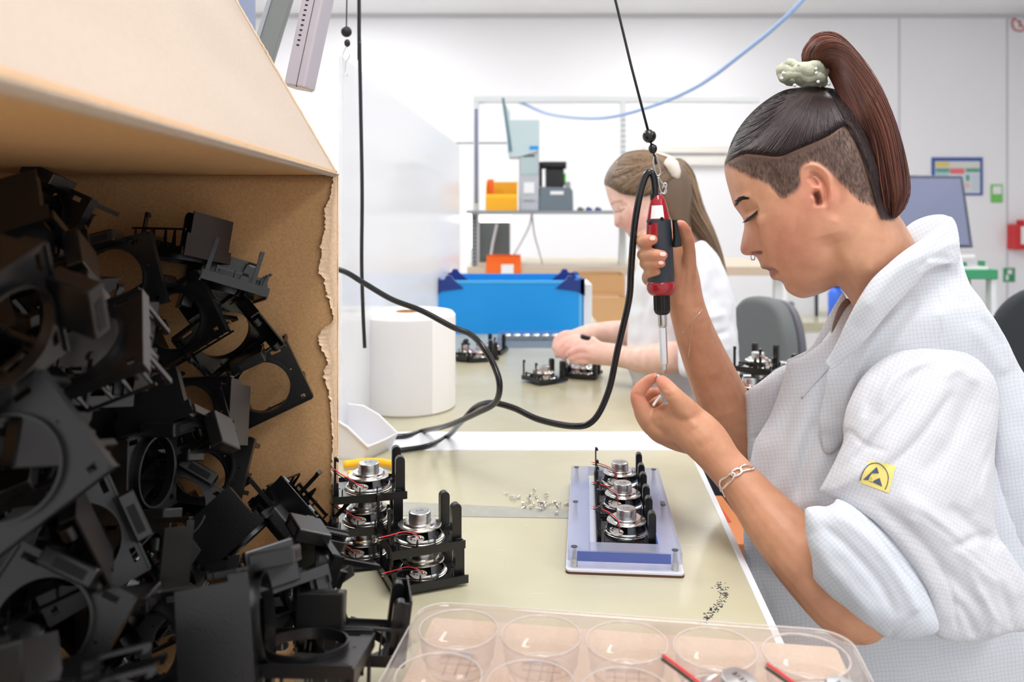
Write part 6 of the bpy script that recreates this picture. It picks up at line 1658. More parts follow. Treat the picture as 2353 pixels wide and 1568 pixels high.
# ------------------------------------------------------------------ the coat
M['coat'] = coat_mat('coat_grid_cloth', (212, 215, 222), (168, 172, 182), 8)
M['coat2'] = coat_mat('coat_grid_cloth_sleeve', (214, 214, 219), (168, 169, 178), -24)
M['coat3'] = coat_mat('coat_grid_cloth_collar', (212, 214, 220), (168, 172, 182), 30)
M['coat4'] = coat_mat('coat_grid_cloth_cuff', (212, 216, 224), (168, 172, 182), 40)
def cloth(name, poly, depth, m, k=1.0, Tm=None, strokes=(), step=6.0, back=1.0, yr=(0, 9), parent=None, jit=.0016, bias=0, FA=.85):
    V, Fc, px = inflate(poly, depth, k=k, Tm=Tm, step=step, back=back, bias=bias)
    if jit: V = jitter_cloth(V, Fc, jit, 14, len(poly))
    if strokes: V = sculpt(V, Fc, [(p_, s_ * .8, a_ * FA, k_) for p_, s_, a_, k_ in strokes], yr)
    o = mesh_obj(name, V, Fc, m, parent or woman, uv=px * (.85 / F))
    return o, V, Fc
TORSO = [(1950, 700), (1905, 770), (1850, 818), (1815, 835), (1800, 880), (1768, 960), (1736, 1010), (1723, 1060), (1714, 1150), (1706, 1235), (1716, 1330), (1742, 1400), (1785, 1500), (1810, 1620), (1835, 1780), (2100, 1800), (2480, 1780), (2560, 1500), (2540, 1200), (2450, 1000), (2360, 872), (2310, 770), (2262, 700), (2215, 640), (2196, 605), (2150, 585), (2080, 620), (2010, 668)]
S_ = []
S_ += [([(2010, 800), (1960, 900), (1900, 1010), (1868, 1120), (1850, 1200)], 26, 7, 'g'), ([(1900, 850), (1860, 940), (1825, 1040), (1800, 1150)], 16, 5, 'g'), ([(1830, 900), (1800, 980), (1775, 1070), (1760, 1140)], 14, -4, 'g'),
       ([(1880, 960), (1850, 1050), (1832, 1150)], 9, -4, 'g'), ([(1960, 1000), (1930, 1080)], 14, -5, 'g'), ([(1760, 1240), (1790, 1330), (1830, 1400)], 16, 5, 'g'), ([(1730, 1260), (1745, 1340), (1775, 1420)], 9, -4, 'g'),
       ([(1840, 1320), (1880, 1420), (1930, 1500)], 22, -6, 'g'), ([(2142, 622), (2155, 680), (2160, 740), (2152, 800)], 3, -2.2, 'g'), ([(2150, 650), (2168, 740), (2160, 800)], 12, 2.5, 'g'),
       ([(2100, 690), (2030, 770), (1985, 850), (1950, 930)], 10, -5, 'g'), ([(2125, 700), (2060, 760), (2010, 830)], 9, 4, 'g'), ([(2230, 740), (2290, 850), (2330, 950)], 22, 4, 'g'), ([(2270, 760), (2330, 860), (2380, 980)], 16, -4, 'g'),
       ([(2320, 900), (2330, 1050), (2345, 1200)], 14, -6, 'g'), ([(2140, 610), (2190, 640), (2240, 700)], 12, -3, 'g')]
coat, VT, FT = cloth('coat', TORSO, [(1750, 1100, .97), (2000, 700, .945), (2200, 620, .95), (2400, 1000, .96), (2000, 1200, .95), (2100, 1700, .94), (1800, 1500, .95), (2520, 1500, .96)], 'coat', k=.62, Tm=.17, strokes=S_, step=7)
YOKE = [(2206, 590), (2196, 560), (2150, 590), (2090, 640), (2040, 700), (1990, 760), (1940, 815), (1905, 850), (1896, 900), (1885, 980), (1900, 1040), (1940, 1010), (1990, 930), (2050, 880), (2120, 850), (2200, 850), (2278, 890), (2285, 1000), (2290, 1180), (2380, 1300), (2500, 1290), (2500, 1120), (2430, 970), (2356, 866), (2310, 775), (2262, 702), (2225, 650)]
S_ = [([(2142, 640), (2155, 690), (2160, 750), (2152, 805)], 2.6, -1.6, 'g'), ([(2110, 690), (2040, 770), (1990, 850), (1960, 930)], 9, -3, 'g'), ([(2125, 710), (2060, 790), (2020, 860)], 9, 3, 'g'), ([(2090, 690), (2010, 780), (1960, 870), (1930, 960)], 9, 2.4, 'g'),
      ([(2230, 740), (2280, 820), (2310, 860)], 14, 3, 'g'), ([(2260, 730), (2310, 800)], 8, -2, 'g'), ([(2160, 640), (2190, 680), (2230, 700)], 8, -2, 'g')]
cloth('shoulder_yoke', YOKE, [(2200, 580, .90), (2040, 700, .862), (1900, 860, .875), (1890, 1000, .88), (2120, 850, .845), (2330, 850, .885), (2400, 1150, .88), (2290, 1150, .885), (2160, 720, .845)], 'coat', k=.34, Tm=.022, strokes=S_, step=6, parent=coat)
# near sleeve
SLV = [(2120, 795), (2060, 808), (2014, 838), (1976, 880), (1950, 925), (1938, 975), (1940, 1012), (1925, 1050), (1903, 1092), (1886, 1122), (1884, 1128), (1890, 1133), (1925, 1152), (1966, 1182), (2010, 1215), (2050, 1262), (2085, 1308), (2115, 1360), (2135, 1412), (2150, 1455), (2190, 1474), (2250, 1474), (2310, 1460), (2370, 1448), (2390, 1400), (2372, 1340), (2330, 1280), (2292, 1228), (2286, 1130), (2292, 1000), (2296, 920), (2276, 860), (2235, 820), (2180, 798)]
S_ = [([(2120, 812), (2050, 850), (2010, 900), (1985, 960)], 9, -5, 'g'), ([(2140, 830), (2080, 850), (2040, 890), (2020, 950)], 10, 4, 'g'), ([(2125, 835), (2080, 910), (2020, 990), (1960, 1060)], 13, -5, 'g'),
      ([(2200, 830), (2120, 950), (2020, 1060), (1930, 1120)], 22, 5, 'g'), ([(2240, 880), (2200, 1000), (2120, 1100)], 18, -4, 'g'), ([(2280, 930), (2262, 1060), (2240, 1180)], 14, 4, 'g'),
      ([(1930, 1140), (2010, 1185), (2080, 1260), (2140, 1350), (2170, 1430)], 16, 6, 'g'), ([(2010, 1160), (2100, 1230), (2180, 1320), (2260, 1400)], 14, -5, 'g'), ([(2060, 1130), (2160, 1210), (2250, 1300), (2340, 1380)], 18, 6, 'g'),
      ([(2180, 1160), (2240, 1210), (2300, 1260)], 12, -5, 'g'), ([(2290, 1230), (2240, 1240), (2180, 1260)], 9, -4, 'g'), ([(2200, 1380), (2230, 1430), (2245, 1468)], 10, -4, 'g'), ([(2290, 1330), (2320, 1400), (2330, 1450)], 10, -4, 'g'), ([(2250, 1350), (2275, 1420), (2285, 1465)], 10, 3, 'g'),
      ([(2160, 870), (2200, 850), (2250, 880)], 10, 3, 'g'),
      ([(2130, 845), (2060, 930), (1990, 1010), (1930, 1070)], 8, 3.2, 'g'), ([(2190, 900), (2110, 1010), (2020, 1090)], 8, -2.6, 'g'), ([(1945, 985), (1985, 1020), (2040, 1040)], 7, -2, 'g'),
      ([(1960, 1165), (2040, 1225), (2100, 1300), (2150, 1400)], 7, -3.2, 'g'), ([(2100, 1170), (2200, 1250), (2300, 1340)], 8, -3, 'g'), ([(2280, 1010), (2250, 1100), (2240, 1200)], 8, -2.6, 'g'),
      ([(2292, 1235), (2330, 1310), (2360, 1390)], 8, 3, 'g'), ([(2160, 1300), (2190, 1370), (2200, 1450)], 7, -2.8, 'g'), ([(2220, 1300), (2260, 1380), (2300, 1440)], 8, 3, 'g'), ([(1900, 1130), (1950, 1110), (2000, 1070)], 8, 1.8, 'g')]
slv, VS, FS_ = cloth('sleeve', SLV, [(2120, 800, .845), (1950, 1000, .835), (1890, 1130, .825), (2100, 1200, .80), (2290, 1000, .85), (2380, 1400, .83), (2150, 1460, .80)], 'coat2', k=.60, Tm=.12, strokes=S_, step=5, parent=coat, FA=.72)
CUF = [(1853, 1178), (1860, 1170), (1880, 1167), (1900, 1168), (1918, 1158), (1930, 1150), (1990, 1180), (2060, 1240), (2110, 1320), (2145, 1400), (2155, 1440), (2140, 1458), (2100, 1466), (2065, 1470), (2030, 1464), (1990, 1440), (1945, 1402), (1900, 1366), (1870, 1335), (1865, 1318), (1862, 1280), (1856, 1230)]
S_ = [([(1900, 1170), (1960, 1210), (2030, 1280), (2090, 1370), (2120, 1440)], 12, 4, 'g'), ([(1880, 1200), (1950, 1260), (2020, 1340), (2060, 1420)], 12, -3.5, 'g'), ([(1866, 1230), (1900, 1290), (1960, 1360), (2020, 1430)], 16, 4, 'g'), ([(1940, 1170), (2000, 1215), (2050, 1275), (2100, 1350)], 7, -4, 'g'),
      ([(2040, 1465), (2075, 1440), (2110, 1400)], 6, -3, 'g')]
cuf, VC, FC_ = cloth('rolled_cuff', CUF, [(1855, 1200, .80), (1930, 1155, .805), (2140, 1440, .79), (2000, 1300, .80), (1900, 1360, .805)], 'coat4', k=.95, Tm=.062, strokes=S_, step=5, parent=coat, back=1.3)
# far sleeve
FSL = [(1812, 838), (1780, 852), (1745, 880), (1714, 903), (1711, 915), (1716, 960), (1718, 1010), (1722, 1065), (1750, 1080), (1800, 1060), (1850, 1000), (1860, 900), (1850, 850)]
cloth('sleeve', FSL, [(1712, 960, 1.05), (1850, 900, 1.06), (1750, 880, 1.05), (1740, 1060, 1.045)], 'coat', k=1.0, Tm=.075, strokes=[([(1760, 880), (1740, 940), (1735, 1040)], 8, -3, 'g'), ([(1790, 870), (1770, 950), (1765, 1040)], 9, 3, 'g'), ([(1716, 1008), (1740, 1004), (1770, 1000)], 3, -2, 'g')], step=5, parent=coat, back=1.4)
# far front panel with snap, inner shirt, collar
PLK = [(1936, 674), (1925, 690), (1905, 722), (1885, 760), (1868, 792), (1850, 808), (1822, 822), (1810, 827), (1808, 835), (1806, 850), (1806, 862), (1815, 866), (1850, 842), (1880, 800), (1915, 750), (1945, 700), (1942, 680)]
cloth('front_panel', [(p[0], p[1]) for p in PLK], [(1936, 674, .965), (1810, 840, .99), (1900, 740, .965)], 'coat', k=.5, Tm=.008, strokes=[], step=4, parent=coat, jit=.0008)
SHIRT = [(1945, 686), (1928, 705), (1915, 740), (1910, 775), (1925, 772), (1945, 748), (1958, 720), (1955, 695)]
cloth('inner_shirt', SHIRT, .945, mat('brown_knit', (150, 128, 120), .9, bump=.5, bscale=300, vary=.2, vscale=200), k=.6, Tm=.012, step=4, jit=0)
p = P(1843, 844, .93)
COLL = [(2183, 498), (2168, 508), (2140, 535), (2104, 560), (2053, 596), (2006, 640), (1975, 685), (1957, 716), (1940, 750), (1920, 795), (1898, 830), (1896, 836), (1905, 846), (1917, 850), (1950, 822), (1990, 780), (2040, 722), (2080, 680), (2104, 655), (2127, 628), (2150, 612), (2180, 606), (2203, 606), (2206, 580), (2204, 548), (2196, 515)]
S_ = [([(2170, 520), (2120, 575), (2060, 620), (2010, 680), (1970, 750)], 14, 3.0, 'g'), ([(2190, 600), (2150, 590), (2110, 620)], 8, -3, 'g'), ([(2204, 560), (2170, 565), (2140, 590)], 8, 2, 'g')]
col_o, VCo, FCo = cloth('collar', COLL, [(2185, 500, .89), (2100, 600, .835), (2000, 700, .83), (1910, 835, .85), (2200, 600, .87), (2140, 600, .838)], 'coat3', k=.42, Tm=.012, strokes=S_, step=5, parent=coat, jit=.001)
BACKC = [(2080, 528), (2095, 512), (2120, 500), (2145, 494), (2170, 494), (2190, 505), (2196, 530), (2180, 560), (2140, 580), (2110, 572), (2090, 548)]
cloth('collar_stand', BACKC, [(2085, 525, .935), (2190, 510, .93), (2140, 570, .92)], 'coat3', k=.4, Tm=.01, step=4, parent=coat, jit=0)
# snap button
ccast = caster(VT, FT)
for (u, v) in ((1843, 843),):
    p = P(u, v, .982)
    MB().lathe([(0, .0016), (.002, .0014), (.0028, .0004), (.0030, 0)], 16, Matrix.Translation(p) @ Matrix.Rotation(PI / 2, 4, 'X')).build('snap_button', 'steel', coat, world=True, smooth=True)
# placket edge fold and pocket line on the body front
for pts, r_ in (([(1912, 838), (1893, 858), (1868, 885), (1842, 915)], .0016),):
    q = [ccast(u, v, .0005) for u, v in spline(pts, 5)[:, :2]]; q = [x for x in q if x is not None]
    if len(q) > 2: MB().tube(q, r_, 6).build('placket_fold', mat('coat_fold_cloth', (205, 208, 217), .8), coat, world=True, smooth=True)
# yellow ESD patch, printed flat on the sleeve
scast = caster(VS, FS_)
def drape(name, poly, m, parent, off, n=14):
    """small flat print following the sleeve"""
    pl_ = np.array(poly, float); lo, hi = pl_.min(0), pl_.max(0)
    st = (hi - lo).max() / n; gx, gy = np.meshgrid(np.arange(lo[0], hi[0], st), np.arange(lo[1], hi[1], st), indexing='ij'); q = np.stack([gx.ravel(), gy.ravel()], 1)
    q = q[pip(q, pl_)]
    if len(q): d_, _, _ = dist_poly(q, pl_); q = q[d_ > st * .4]
    b = []
    for i in range(len(pl_)):
        a0, a1 = pl_[i], pl_[(i + 1) % len(pl_)]; k_ = max(1, int(np.linalg.norm(a1 - a0) / st))
        for j in range(k_): b.append(a0 + (a1 - a0) * j / k_)
    A_ = np.vstack([np.array(b), q]) if len(q) else np.array(b); nb = len(b)
    vs, es, fs, *_r = delaunay_2d_cdt([Vector(x) for x in A_], [(i, (i + 1) % nb) for i in range(nb)], [], 1, 1e-6)
    pts = [scast(x[0], x[1], off) for x in vs]
    if any(x is None for x in pts): return None
    return MB().add(pts, [tuple(f) for f in fs]).build(name, m, parent, world=True, smooth=True, fixn=False)
def T_(pts): return [(1760 + x / 4.611, 960 + y / 4.611) for x, y in pts]
M['esdy'] = mat('yellow_print', (240, 222, 130), .7, vary=.06, vscale=300); M['esdb'] = mat('blue_black_print', (84, 94, 120), .7, vary=.2, vscale=600)
pt = drape('esd_patch', T_([(1095, 455), (1375, 510), (1300, 800), (985, 685)]), 'esdy', slv, .0006)
drape('triangle_print', T_([(1030, 660), (1175, 522), (1198, 592), (1125, 592), (1100, 625), (1085, 665)]), 'esdb', slv, .0010)
drape('triangle_print', T_([(1085, 665), (1120, 690), (1150, 665), (1205, 640), (1233, 733)]), 'esdb', slv, .0010)
arc = T_([(1000, 668), (1012, 620), (1040, 555), (1085, 505), (1140, 483), (1200, 488), (1250, 525), (1285, 580), (1297, 640), (1285, 710), (1262, 762)])
ql = spline(arc, 4)[:, :2]; q = [scast(u, v, .0009) for u, v in ql]
if all(x is not None for x in q): MB().tube(q, .00042, 6).build('arc_print', 'esdb', slv, world=True)
hand_ = spline(T_([(1100, 640), (1115, 620), (1130, 650), (1120, 680)]), 4)[:, :2]; q = [scast(u, v, .0013) for u, v in hand_]
if all(x is not None for x in q): MB().tube(q, .0003, 5).build('hand_print', 'esdy', slv, world=True)
# legs and stool below the frame
M['trouser'] = mat('dark_trousers', (44, 46, 56), .85, bump=.3, bscale=300)
for y_ in (.86, 1.04):
    V_, F_ = chain3([(.50, y_, .50, .075), (.36, y_ - .0, .50, .07), (.20, y_, .495, .06), (.10, y_, .47, .055), (.06, y_, .38, .048), (.06, y_, .2, .040), (.06, y_, .09, .036)]); mesh_obj('trouser_leg', V_, F_, 'trouser', woman)
    V_, F_ = chain3([(.09, y_, .05, .034), (.02, y_, .045, .038), (-.08, y_, .035, .032), (-.11, y_, .03, .02)]); mesh_obj('shoe', V_, F_, 'blackm', woman)
ws = empty('work_stool', (.52, .95, 0), 'black stool under the front worker', 'stool')
MB().lathe([(0, .37), (.17, .37), (.19, .385), (.19, .405), (.16, .415), (0, .415)], 40, Matrix.Translation((.50, .95, 0))).build('seat', 'fabricd', ws, world=True, smooth='auto')
MB().tube([(.50, .95, .06), (.50, .95, .37)], .025, 14).build('column', 'blackm', ws, world=True)
for k_ in range(5):
    a = 2 * PI * k_ / 5; MB().tube([(.50, .95, .09), (.50 + .27 * math.cos(a), .95 + .27 * math.sin(a), .03)], [.024, .016], 8).build('leg', 'blackm', ws, world=True)

# ------------------------------------------------------------------ electric screwdriver
sd_t = empty('electric_screwdriver', P(1520, 600, .985), 'red and dark grey electric screwdriver hanging nose down in the front worker hand', 'screwdriver')
YS_ = .985
a0 = P(1511, 446, YS_); a1 = P(1527, 858, YS_); axd = (a1 - a0); Ltot = axd.length; axd.normalize()
side = Vector((0, 1, 0)).cross(axd).normalized(); fwd = axd.cross(side)
if side.x < 0: side = -side
MS = Matrix((side, -fwd if fwd.y > 0 else fwd, axd)).transposed().to_4x4(); MS.translation = a0
yy_ = MS.to_3x3() @ Vector((0, 1, 0))
sp_ = Ltot / (858 - 446)
def LZ(prof): return [(r_ * YS_ / F, (v - 446) * sp_) for r_, v in prof]
M['gripg'] = mat('charcoal_grip', (52, 58, 66), .5, bump=.4, bscale=1500)
MB().lathe(LZ([(0, 446), (9, 447), (13, 451), (18, 462), (22, 480), (26, 500), (27.5, 516), (27.5, 519), (0, 519)]), 40, MS).build('rear_housing', 'redp', sd_t, world=True, smooth='auto')
MB().lathe(LZ([(27.5, 505), (29, 530), (30, 560), (30.5, 600), (31, 640), (31, 652), (0, 654)]), 40, MS).build('grip', 'gripg', sd_t, world=True, smooth='auto')
# red flank wedge
w_ = MB().lathe([(a + .0003, b) for a, b in LZ([(26, 500), (27.8, 516), (28.8, 528), (29.6, 545)])], 14, MS, R(105), R(205)); w_.build('red_flank', 'redp', sd_t, world=True, smooth=True)
lbp = LZ([(18.6, 462), (22.6, 480), (25.4, 494)])
MB().lathe([(a + .0004, b) for a, b in LZ([(21.2, 472), (24.4, 488), (27, 502)])], 14, MS, R(72), R(140)).build('white_label', 'white', sd_t, world=True, smooth=True)
MB().lathe(LZ([(26, 645), (31, 647), (33, 654), (33, 664), (30, 672), (24, 678), (0, 679)]), 44, MS).build('red_collar', 'redp', sd_t, world=True, smooth=True)
q = MB().lathe(LZ([(0, 672), (17.5, 673), (18, 676), (18, 716), (16, 720), (12, 723), (0, 723)]), 24, MS); q.build('chuck', 'blackm', sd_t, world=True, smooth='auto')
q = MB()
for k_ in range(16):
    a = 2 * PI * k_ / 16; z0_, z1_ = (680 - 446) * sp_, (713 - 446) * sp_; r_ = 18 * YS_ / F
    q.tube([MS @ Vector((r_ * math.cos(a), r_ * math.sin(a), z0_)), MS @ Vector((r_ * math.cos(a), r_ * math.sin(a), z1_))], .0006, 5)
q.build('chuck_knurls', 'blackm', sd_t, world=True)
MB().lathe(LZ([(0, 718), (10, 719), (10.5, 724), (10.5, 746), (9.5, 750), (8, 753), (0, 753)]), 24, MS).build('bit_holder', 'steel', sd_t, world=True, smooth='auto')
MB().lathe(LZ([(0, 748), (8, 749), (8.6, 754), (9, 760), (9, 830), (8.4, 836), (0, 837)]), 6, MS).build('bit_sleeve', mat('satin_steel', (222, 222, 226), .25, metal=.9), sd_t, world=True, smooth='auto')
MB().lathe(LZ([(0, 836), (5.4, 836), (5.4, 850), (4, 856), (2.2, 859), (0, 859)]), 6, MS).build('bit', 'steel', sd_t, world=True)
# start lever on the right side
lv = [(1547, 505), (1553, 503), (1565, 558), (1565, 566), (1547, 569), (1549, 545)]
MB().prism([( (u - U0) / F * .972, CZ + (V0 - v) / F * .972) for u, v in lv], .966, .980, 'y').build('start_lever', 'blackm', sd_t, world=True, bevel=.001)
for (u, v) in ((1521, 503), (1494, 513)):
    MB().ball(tuple(P(u, v, YS_ - .0142)), (.0022, .0012, .0022), 8).build('screw_hole', 'cone', sd_t, world=True, smooth=True)
# cable sleeve enters the top: small strain relief; hanging cord, balls and hook
MB().tube([P(1506, 446, YS_), P(1506, 464, YS_)], .0062, 12).build('cable_sleeve', 'blackm', sd_t, world=True)
MB().tube([P(u, v, YS_) for u, v in spline([(1512, 452), (1519, 444), (1524, 446), (1528, 440), (1532, 425), (1527, 422), (1522, 434)], 5)[:, :2]], .0011, 6).build('hanger_loop', 'steel', sd_t, world=True, smooth=True)
hk2 = empty('balancer_hook', P(1491, 312, YS_), 'black cord with two black balls and a steel snap hook carrying the electric screwdriver', 'hook')
MB().tube([P(731, -2733, YS_), P(1374, -160, YS_), P(1414, 0, YS_), P(1450, 150, YS_), P(1489, 300, YS_)], .0016, 8).build('cord', 'blackm', hk2, world=True, smooth=True)
MB().ball(tuple(P(1492, 313, YS_)), .0082, 14).build('ball', 'black', hk2, world=True, smooth=True)
MB().ball(tuple(P(1500, 342, YS_)), (.0052, .0052, .0062), 12).build('ball', 'black', hk2, world=True, smooth=True)
MB().tube([P(1493, 318, YS_), P(1503, 356, YS_), P(1508, 378, YS_)], .0014, 6).build('short_cord', 'blackm', hk2, world=True)
MB().tube([P(u, v, YS_) for u, v in spline([(1504, 352), (1510, 362), (1514, 380), (1518, 395), (1516, 402), (1510, 404), (1505, 390), (1502, 370), (1504, 352)], 5)[:, :2]], .0011, 6).build('snap_loop', 'steel', hk2, world=True, smooth=True)
MB().tube([P(u, v, YS_) for u, v in spline([(1513, 402), (1517, 414), (1524, 424), (1530, 434), (1531, 441), (1525, 446), (1518, 440), (1514, 425), (1512, 408)], 5)[:, :2]], .0012, 6).build('snap_hook', 'steel', hk2, world=True, smooth=True)
# held screw and swab
hs = MB().lathe([(0, 0), (.0028, 0), (.0032, .001), (.0026, .002), (.001, .0022), (.001, .008), (0, .009)], 14, Matrix.Translation(P(1510, 862, .955)) @ Matrix.Rotation(R(160), 4, 'Y')).build('held_screw', 'silver', smooth='auto'); tag(hs, 'tiny silver screw pinched between thumb and forefinger of the front worker', 'screw')
hs = MB().tube([P(1501, 932, .952), P(1517, 910, .965)], .0016, 8).build('thin_rod', 'white', smooth=True); tag(hs, 'thin white rod held inside the front worker curled fingers', 'rod')
# ================================================================== far worker
w2 = empty('person', (.40, 1.75, 0), 'person with a long light brown ponytail and white coat, assembling parts at the second table', 'person')
Y2_ = 1.76
HD2 = [(1391, 412), (1390, 425), (1394, 445), (1400, 464), (1404, 474), (1409, 486), (1411, 496), (1411, 508), (1412, 518), (1418, 523), (1428, 524), (1434, 528), (1438, 534), (1444, 538), (1444, 545), (1452, 548), (1458, 560), (1468, 575), (1490, 584), (1510, 582), (1522, 595), (1530, 640), (1600, 660), (1610, 600), (1590, 540), (1590, 480), (1592, 430), (1575, 385), (1540, 358), (1500, 349), (1455, 351), (1425, 364), (1403, 386)]
pp = [inflate(HD2, [(1400, 450, Y2_ + .03), (1500, 350, Y2_), (1590, 450, Y2_ - .03), (1480, 580, Y2_), (1560, 640, Y2_ - .01)], k=1.6, Tm=.085, step=4)[:2]]
B_ = lambda *p: pp.append(chain(list(p)))
B_((1640, 680, 1.65, 28), (1640, 740, 1.64, 32), (1605, 812, 1.63, 34), (1540, 822, 1.64, 37), (1480, 826, 1.70, 32), (1430, 820, 1.75, 25), (1400, 815, 1.77, 26), (1370, 812, 1.78, 26), (1350, 812, 1.79, 20))
B_((1560, 720, 1.95, 30), (1520, 765, 1.95, 36), (1470, 770, 1.93, 32), (1420, 764, 1.92, 27), (1370, 765, 1.90, 22), (1345, 770, 1.89, 22), (1320, 775, 1.88, 18))
for (a, b, c) in (((1365, 795, 1.78, 10), (1340, 790, 1.79, 8), (1316, 800, 1.80, 7)), ((1362, 805, 1.77, 10), (1335, 802, 1.78, 8), (1310, 812, 1.79, 7)), ((1362, 818, 1.77, 10), (1335, 818, 1.78, 8), (1311, 826, 1.79, 6.5)), ((1365, 828, 1.775, 10), (1340, 830, 1.78, 8), (1318, 833, 1.79, 6)),
                  ((1385, 800, 1.77, 10), (1368, 786, 1.78, 8), (1362, 778, 1.79, 6))):
    B_(a, b, c)
for (a, b, c, d_) in (((1330, 772, 1.88, 11), (1300, 768, 1.87, 9), (1280, 780, 1.86, 8), (1274, 800, 1.85, 7)), ((1325, 780, 1.86, 11), (1300, 785, 1.85, 9), (1282, 800, 1.84, 8), (1280, 818, 1.84, 6.5)), ((1328, 785, 1.85, 10), (1306, 798, 1.84, 8), (1292, 812, 1.84, 7), (1296, 824, 1.84, 6)), ((1340, 785, 1.84, 11), (1325, 795, 1.83, 9), (1315, 808, 1.83, 7), (1306, 818, 1.83, 6))):
    B_(a, b, c, d_)
pp.append(chain3([(.36, 1.77, 1.08, .04), (.38, 1.78, .98, .06), (.40, 1.78, .80, .07), (.42, 1.79, .6, .08)]))
V2, F2 = join(pp); V2, F2 = fuse(V2, F2, .003, 3)
V2 = sculpt(V2, F2, [([(1426, 478), (1440, 470)], 5, -3, 'g'), ([(1414, 486), (1428, 484)], 2.5, -1.4, 'g'), ([(1440, 541), (1452, 542)], 2, -2, 'g'), ([(1426, 500), (1432, 515), (1440, 526)], 2.5, -2, 'g'), ([(1419, 521), (1427, 520)], 1.5, -1.5, 'g')], (1.6, 1.85))
uvp = to_px(V2); colr = np.tile(lc((238, 200, 184)), (len(V2), 1)); one = np.ones(len(V2), bool)
blend(one, (205, 120, 115), .7 * np.clip(1.3 - dist_poly(uvp, np.array([(1440, 540.), (1452, 542)]), False)[0] / 4, 0, 1)); blend(one, (236, 160, 150), .6 * blob(1455, 515, 22)); blend(one, (232, 160, 150), .5 * blob(1418, 518, 9))
blend(one, (110, 80, 66), .7 * np.clip(1.3 - dist_poly(uvp, np.array([(1414, 488.), (1426, 486), (1434, 480)]), False)[0] / 2.5, 0, 1)); blend(one, (150, 115, 95), .6 * np.clip(1.3 - dist_poly(uvp, np.array([(1404, 470.), (1414, 464), (1430, 462)]), False)[0] / 2.5, 0, 1))
for (u, v) in ((1290, 790), (1330, 815)): blend(one, (236, 165, 155), .5 * blob(u, v, 24))
mesh_obj('body', V2, F2, 'skin', w2, col=colr)
HR2 = [(1389, 426), (1390, 408), (1404, 381), (1430, 355), (1455, 346), (1490, 345), (1522, 357), (1552, 366), (1578, 385), (1594, 425), (1602, 480), (1590, 520), (1560, 530), (1540, 500), (1528, 470), (1515, 450), (1500, 447), (1480, 452), (1455, 450), (1430, 446), (1408, 434), (1396, 428)]
cast2 = caster(V2, F2)
Vh2, Fh2 = hair_shell(HR2, cast2, lambda u: Y2_ + .03 - (u - 1400) * .0003, .006, 4, 1.6, 5)
hb2 = mesh_obj('hair', Vh2, Fh2, mat('ash_hair_underlayer', (104, 84, 66), .5), w2)
hc2 = caster(Vh2, Fh2); cs = []; random.seed(4)
lo_l = spline([(1390, 424), (1408, 434), (1430, 446), (1455, 450), (1480, 452), (1500, 448), (1518, 452)], 20)
for i in range(1300):
    s_ = lo_l[int(random.random() * (len(lo_l) - 1))]; t = random.random() * .8 if random.random() < .5 else 0
    u0_ = s_[0] * (1 - t) + 1545 * t + random.gauss(0, 3); v0_ = s_[1] * (1 - t) + 385 * t + random.gauss(0, 3)
    if random.random() < .25: q_ = spline([(1391, 410), (1405, 382), (1431, 356), (1456, 348), (1490, 347)], 20); s_ = q_[int(random.random() * (len(q_) - 1))]; u0_, v0_ = s_[0] + 1, s_[1] + 1
    off = random.uniform(.001, .004); c = []
    for (u, v) in hair_path(u0_, v0_, 1545 + random.gauss(0, 5), 384 + random.gauss(0, 8), .14 + random.gauss(0, .03), 10):
        p = hc2(u, v, off)
        if p is not None: c.append(tuple(p))
    if len(c) > 4: cs.append(c)
strands('pulled_hair', cs, .0008, 'hair_fair', hb2)
og2 = spline([(1548, 366), (1568, 368), (1592, 397), (1606, 440), (1618, 480), (1644, 536), (1662, 590), (1672, 640)], 8); ig2 = spline([(1540, 395), (1545, 430), (1552, 470), (1566, 500), (1588, 525), (1620, 560), (1648, 605), (1668, 645)], 8)
N2 = len(og2); D2 = np.interp(np.linspace(0, 1, N2), [0, .3, .7, 1], [.03, .045, .03, .008])
def pony2(a, b, i):
    u = ig2[i][0] * (1 - a) + og2[i][0] * a; v = ig2[i][1] * (1 - a) + og2[i][1] * a
    return P(u, v, Y2_ - .02 + b * D2[i])
vs = []
for i in range(N2):
    for k_ in range(20): t = 2 * PI * k_ / 20; vs.append(pony2(.5 + .44 * math.cos(t), .9 * math.sin(t), i))
MB().add(vs, [(i * 20 + k_, i * 20 + (k_ + 1) % 20, (i + 1) * 20 + (k_ + 1) % 20, (i + 1) * 20 + k_) for i in range(N2 - 1) for k_ in range(20)]).build('ponytail_core', bpy.data.materials['ash_hair_underlayer'], hb2, world=True, smooth=True)
cs = []
for s_ in range(1300):
    th = random.uniform(0, 2 * PI); rr = math.sqrt(random.uniform(.75, 1.1)); a0 = .5 + .47 * math.cos(th) * rr; b0 = .95 * math.sin(th) * rr; ph = random.uniform(0, 6.28)
    cs.append([tuple(pony2(a0 + .04 * math.sin(ph + 6 * i / N2), b0, i)) for i in range(0, int(N2 * random.uniform(.75, 1)), 3)])
strands('ponytail', [c for c in cs if len(c) > 3], .0008, 'hair_fair', hb2)
MB().tube([P(1532, 368, Y2_ - .085), P(1545, 378, Y2_ - .09), P(1552, 398, Y2_ - .085), P(1556, 410, Y2_ - .08)], [.010, .013, .012, .006], 10).build('hair_clip', mat('ivory_clip', (236, 228, 216), .4), w2, world=True, smooth=True)
M['coatw'] = mat('plain_white_coat', (222, 223, 227), .8, vary=.01)
CT2 = [(1592, 528), (1560, 535), (1520, 570), (1490, 590), (1468, 600), (1455, 640), (1448, 700), (1442, 760), (1444, 850), (1470, 960), (1480, 1100), (1500, 1300), (1720, 1300), (1712, 1000), (1702, 860), (1692, 760), (1682, 680), (1655, 600), (1625, 555)]
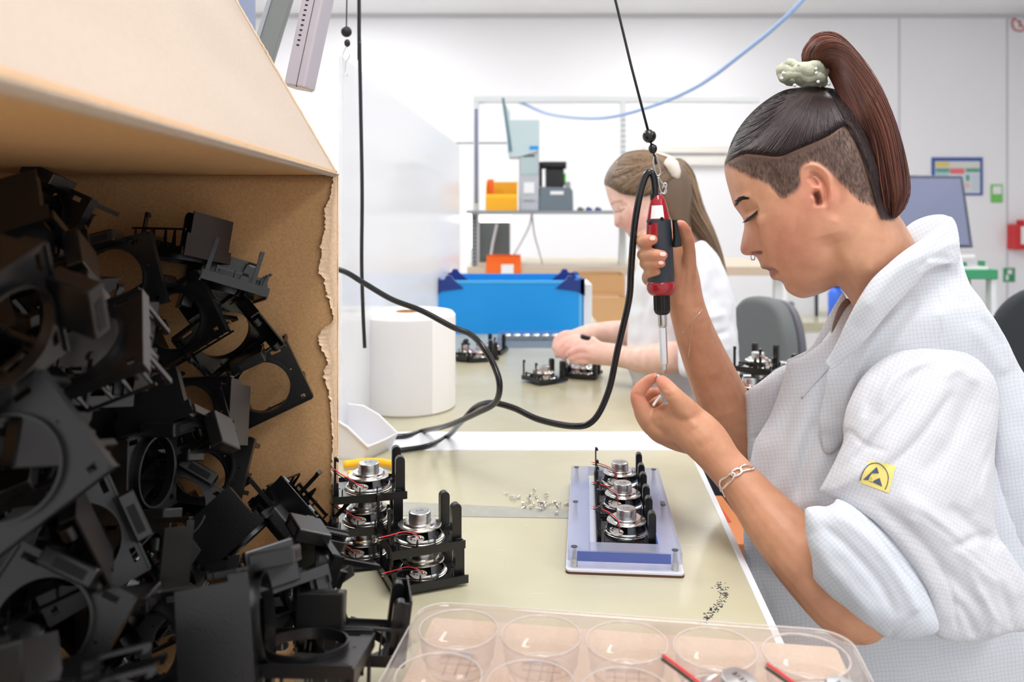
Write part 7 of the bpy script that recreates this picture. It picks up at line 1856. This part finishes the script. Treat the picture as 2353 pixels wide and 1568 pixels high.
ct2, Vc2, Fc2 = cloth('coat', CT2, Y2_ + .01, 'coatw', k=.8, Tm=.15, strokes=[([(1600, 560), (1640, 640), (1660, 720)], 12, 8, 'g'), ([(1560, 640), (1600, 720), (1640, 780)], 10, -7, 'g'), ([(1500, 640), (1480, 720), (1478, 800)], 8, -6, 'g'), ([(1640, 700), (1665, 780), (1672, 860)], 7, -6, 'g')], step=6, parent=w2, jit=.004)
SL2 = [(1600, 560), (1570, 610), (1562, 680), (1560, 740), (1558, 790), (1562, 850), (1585, 868), (1630, 862), (1668, 850), (1690, 800), (1692, 740), (1680, 670), (1655, 600), (1630, 566)]
cloth('sleeve', SL2, [(1600, 600, 1.62), (1620, 850, 1.56)], 'coatw', k=.9, Tm=.08, strokes=[([(1580, 700), (1620, 730), (1670, 720)], 8, 6, 'g'), ([(1575, 740), (1630, 770), (1680, 760)], 6, -6, 'g'), ([(1570, 790), (1620, 815), (1680, 800)], 7, 5, 'g'), ([(1600, 600), (1590, 660)], 8, -5, 'g')], step=5, parent=ct2, jit=.004)
SL3 = [(1520, 600), (1480, 640), (1462, 700), (1452, 740), (1446, 790), (1470, 812), (1520, 805), (1560, 760), (1570, 680)]
cloth('sleeve', SL3, 1.93, 'coatw', k=.8, Tm=.07, step=5, parent=ct2, jit=.003)
for y_ in (1.68, 1.86):
    V_, F_ = chain3([(.46, y_, .56, .085), (.32, y_, .56, .072), (.16, y_, .55, .06), (.08, y_, .5, .052), (.06, y_, .3, .042), (.06, y_, .09, .036)]); mesh_obj('trouser_leg', V_, F_, 'trouser', w2)
ws2 = empty('work_stool', (.48, 1.77, 0), 'black stool under the far worker', 'stool')
MB().lathe([(0, .41), (.17, .41), (.19, .425), (.19, .445), (.16, .455), (0, .455)], 40, Matrix.Translation((.47, 1.77, 0))).build('seat', 'fabricd', ws2, world=True, smooth='auto')
MB().tube([(.47, 1.77, 0), (.47, 1.77, .41)], .025, 14).build('column', 'blackm', ws2, world=True)
# small part between the far worker's fingers
o = MB().box(P(1352, 778, 1.80), (.035, .012, .010), (0, .3, .2)).build('small_part', 'black', bevel=.002); tag(o, 'small black part held between the far worker hands', 'part')
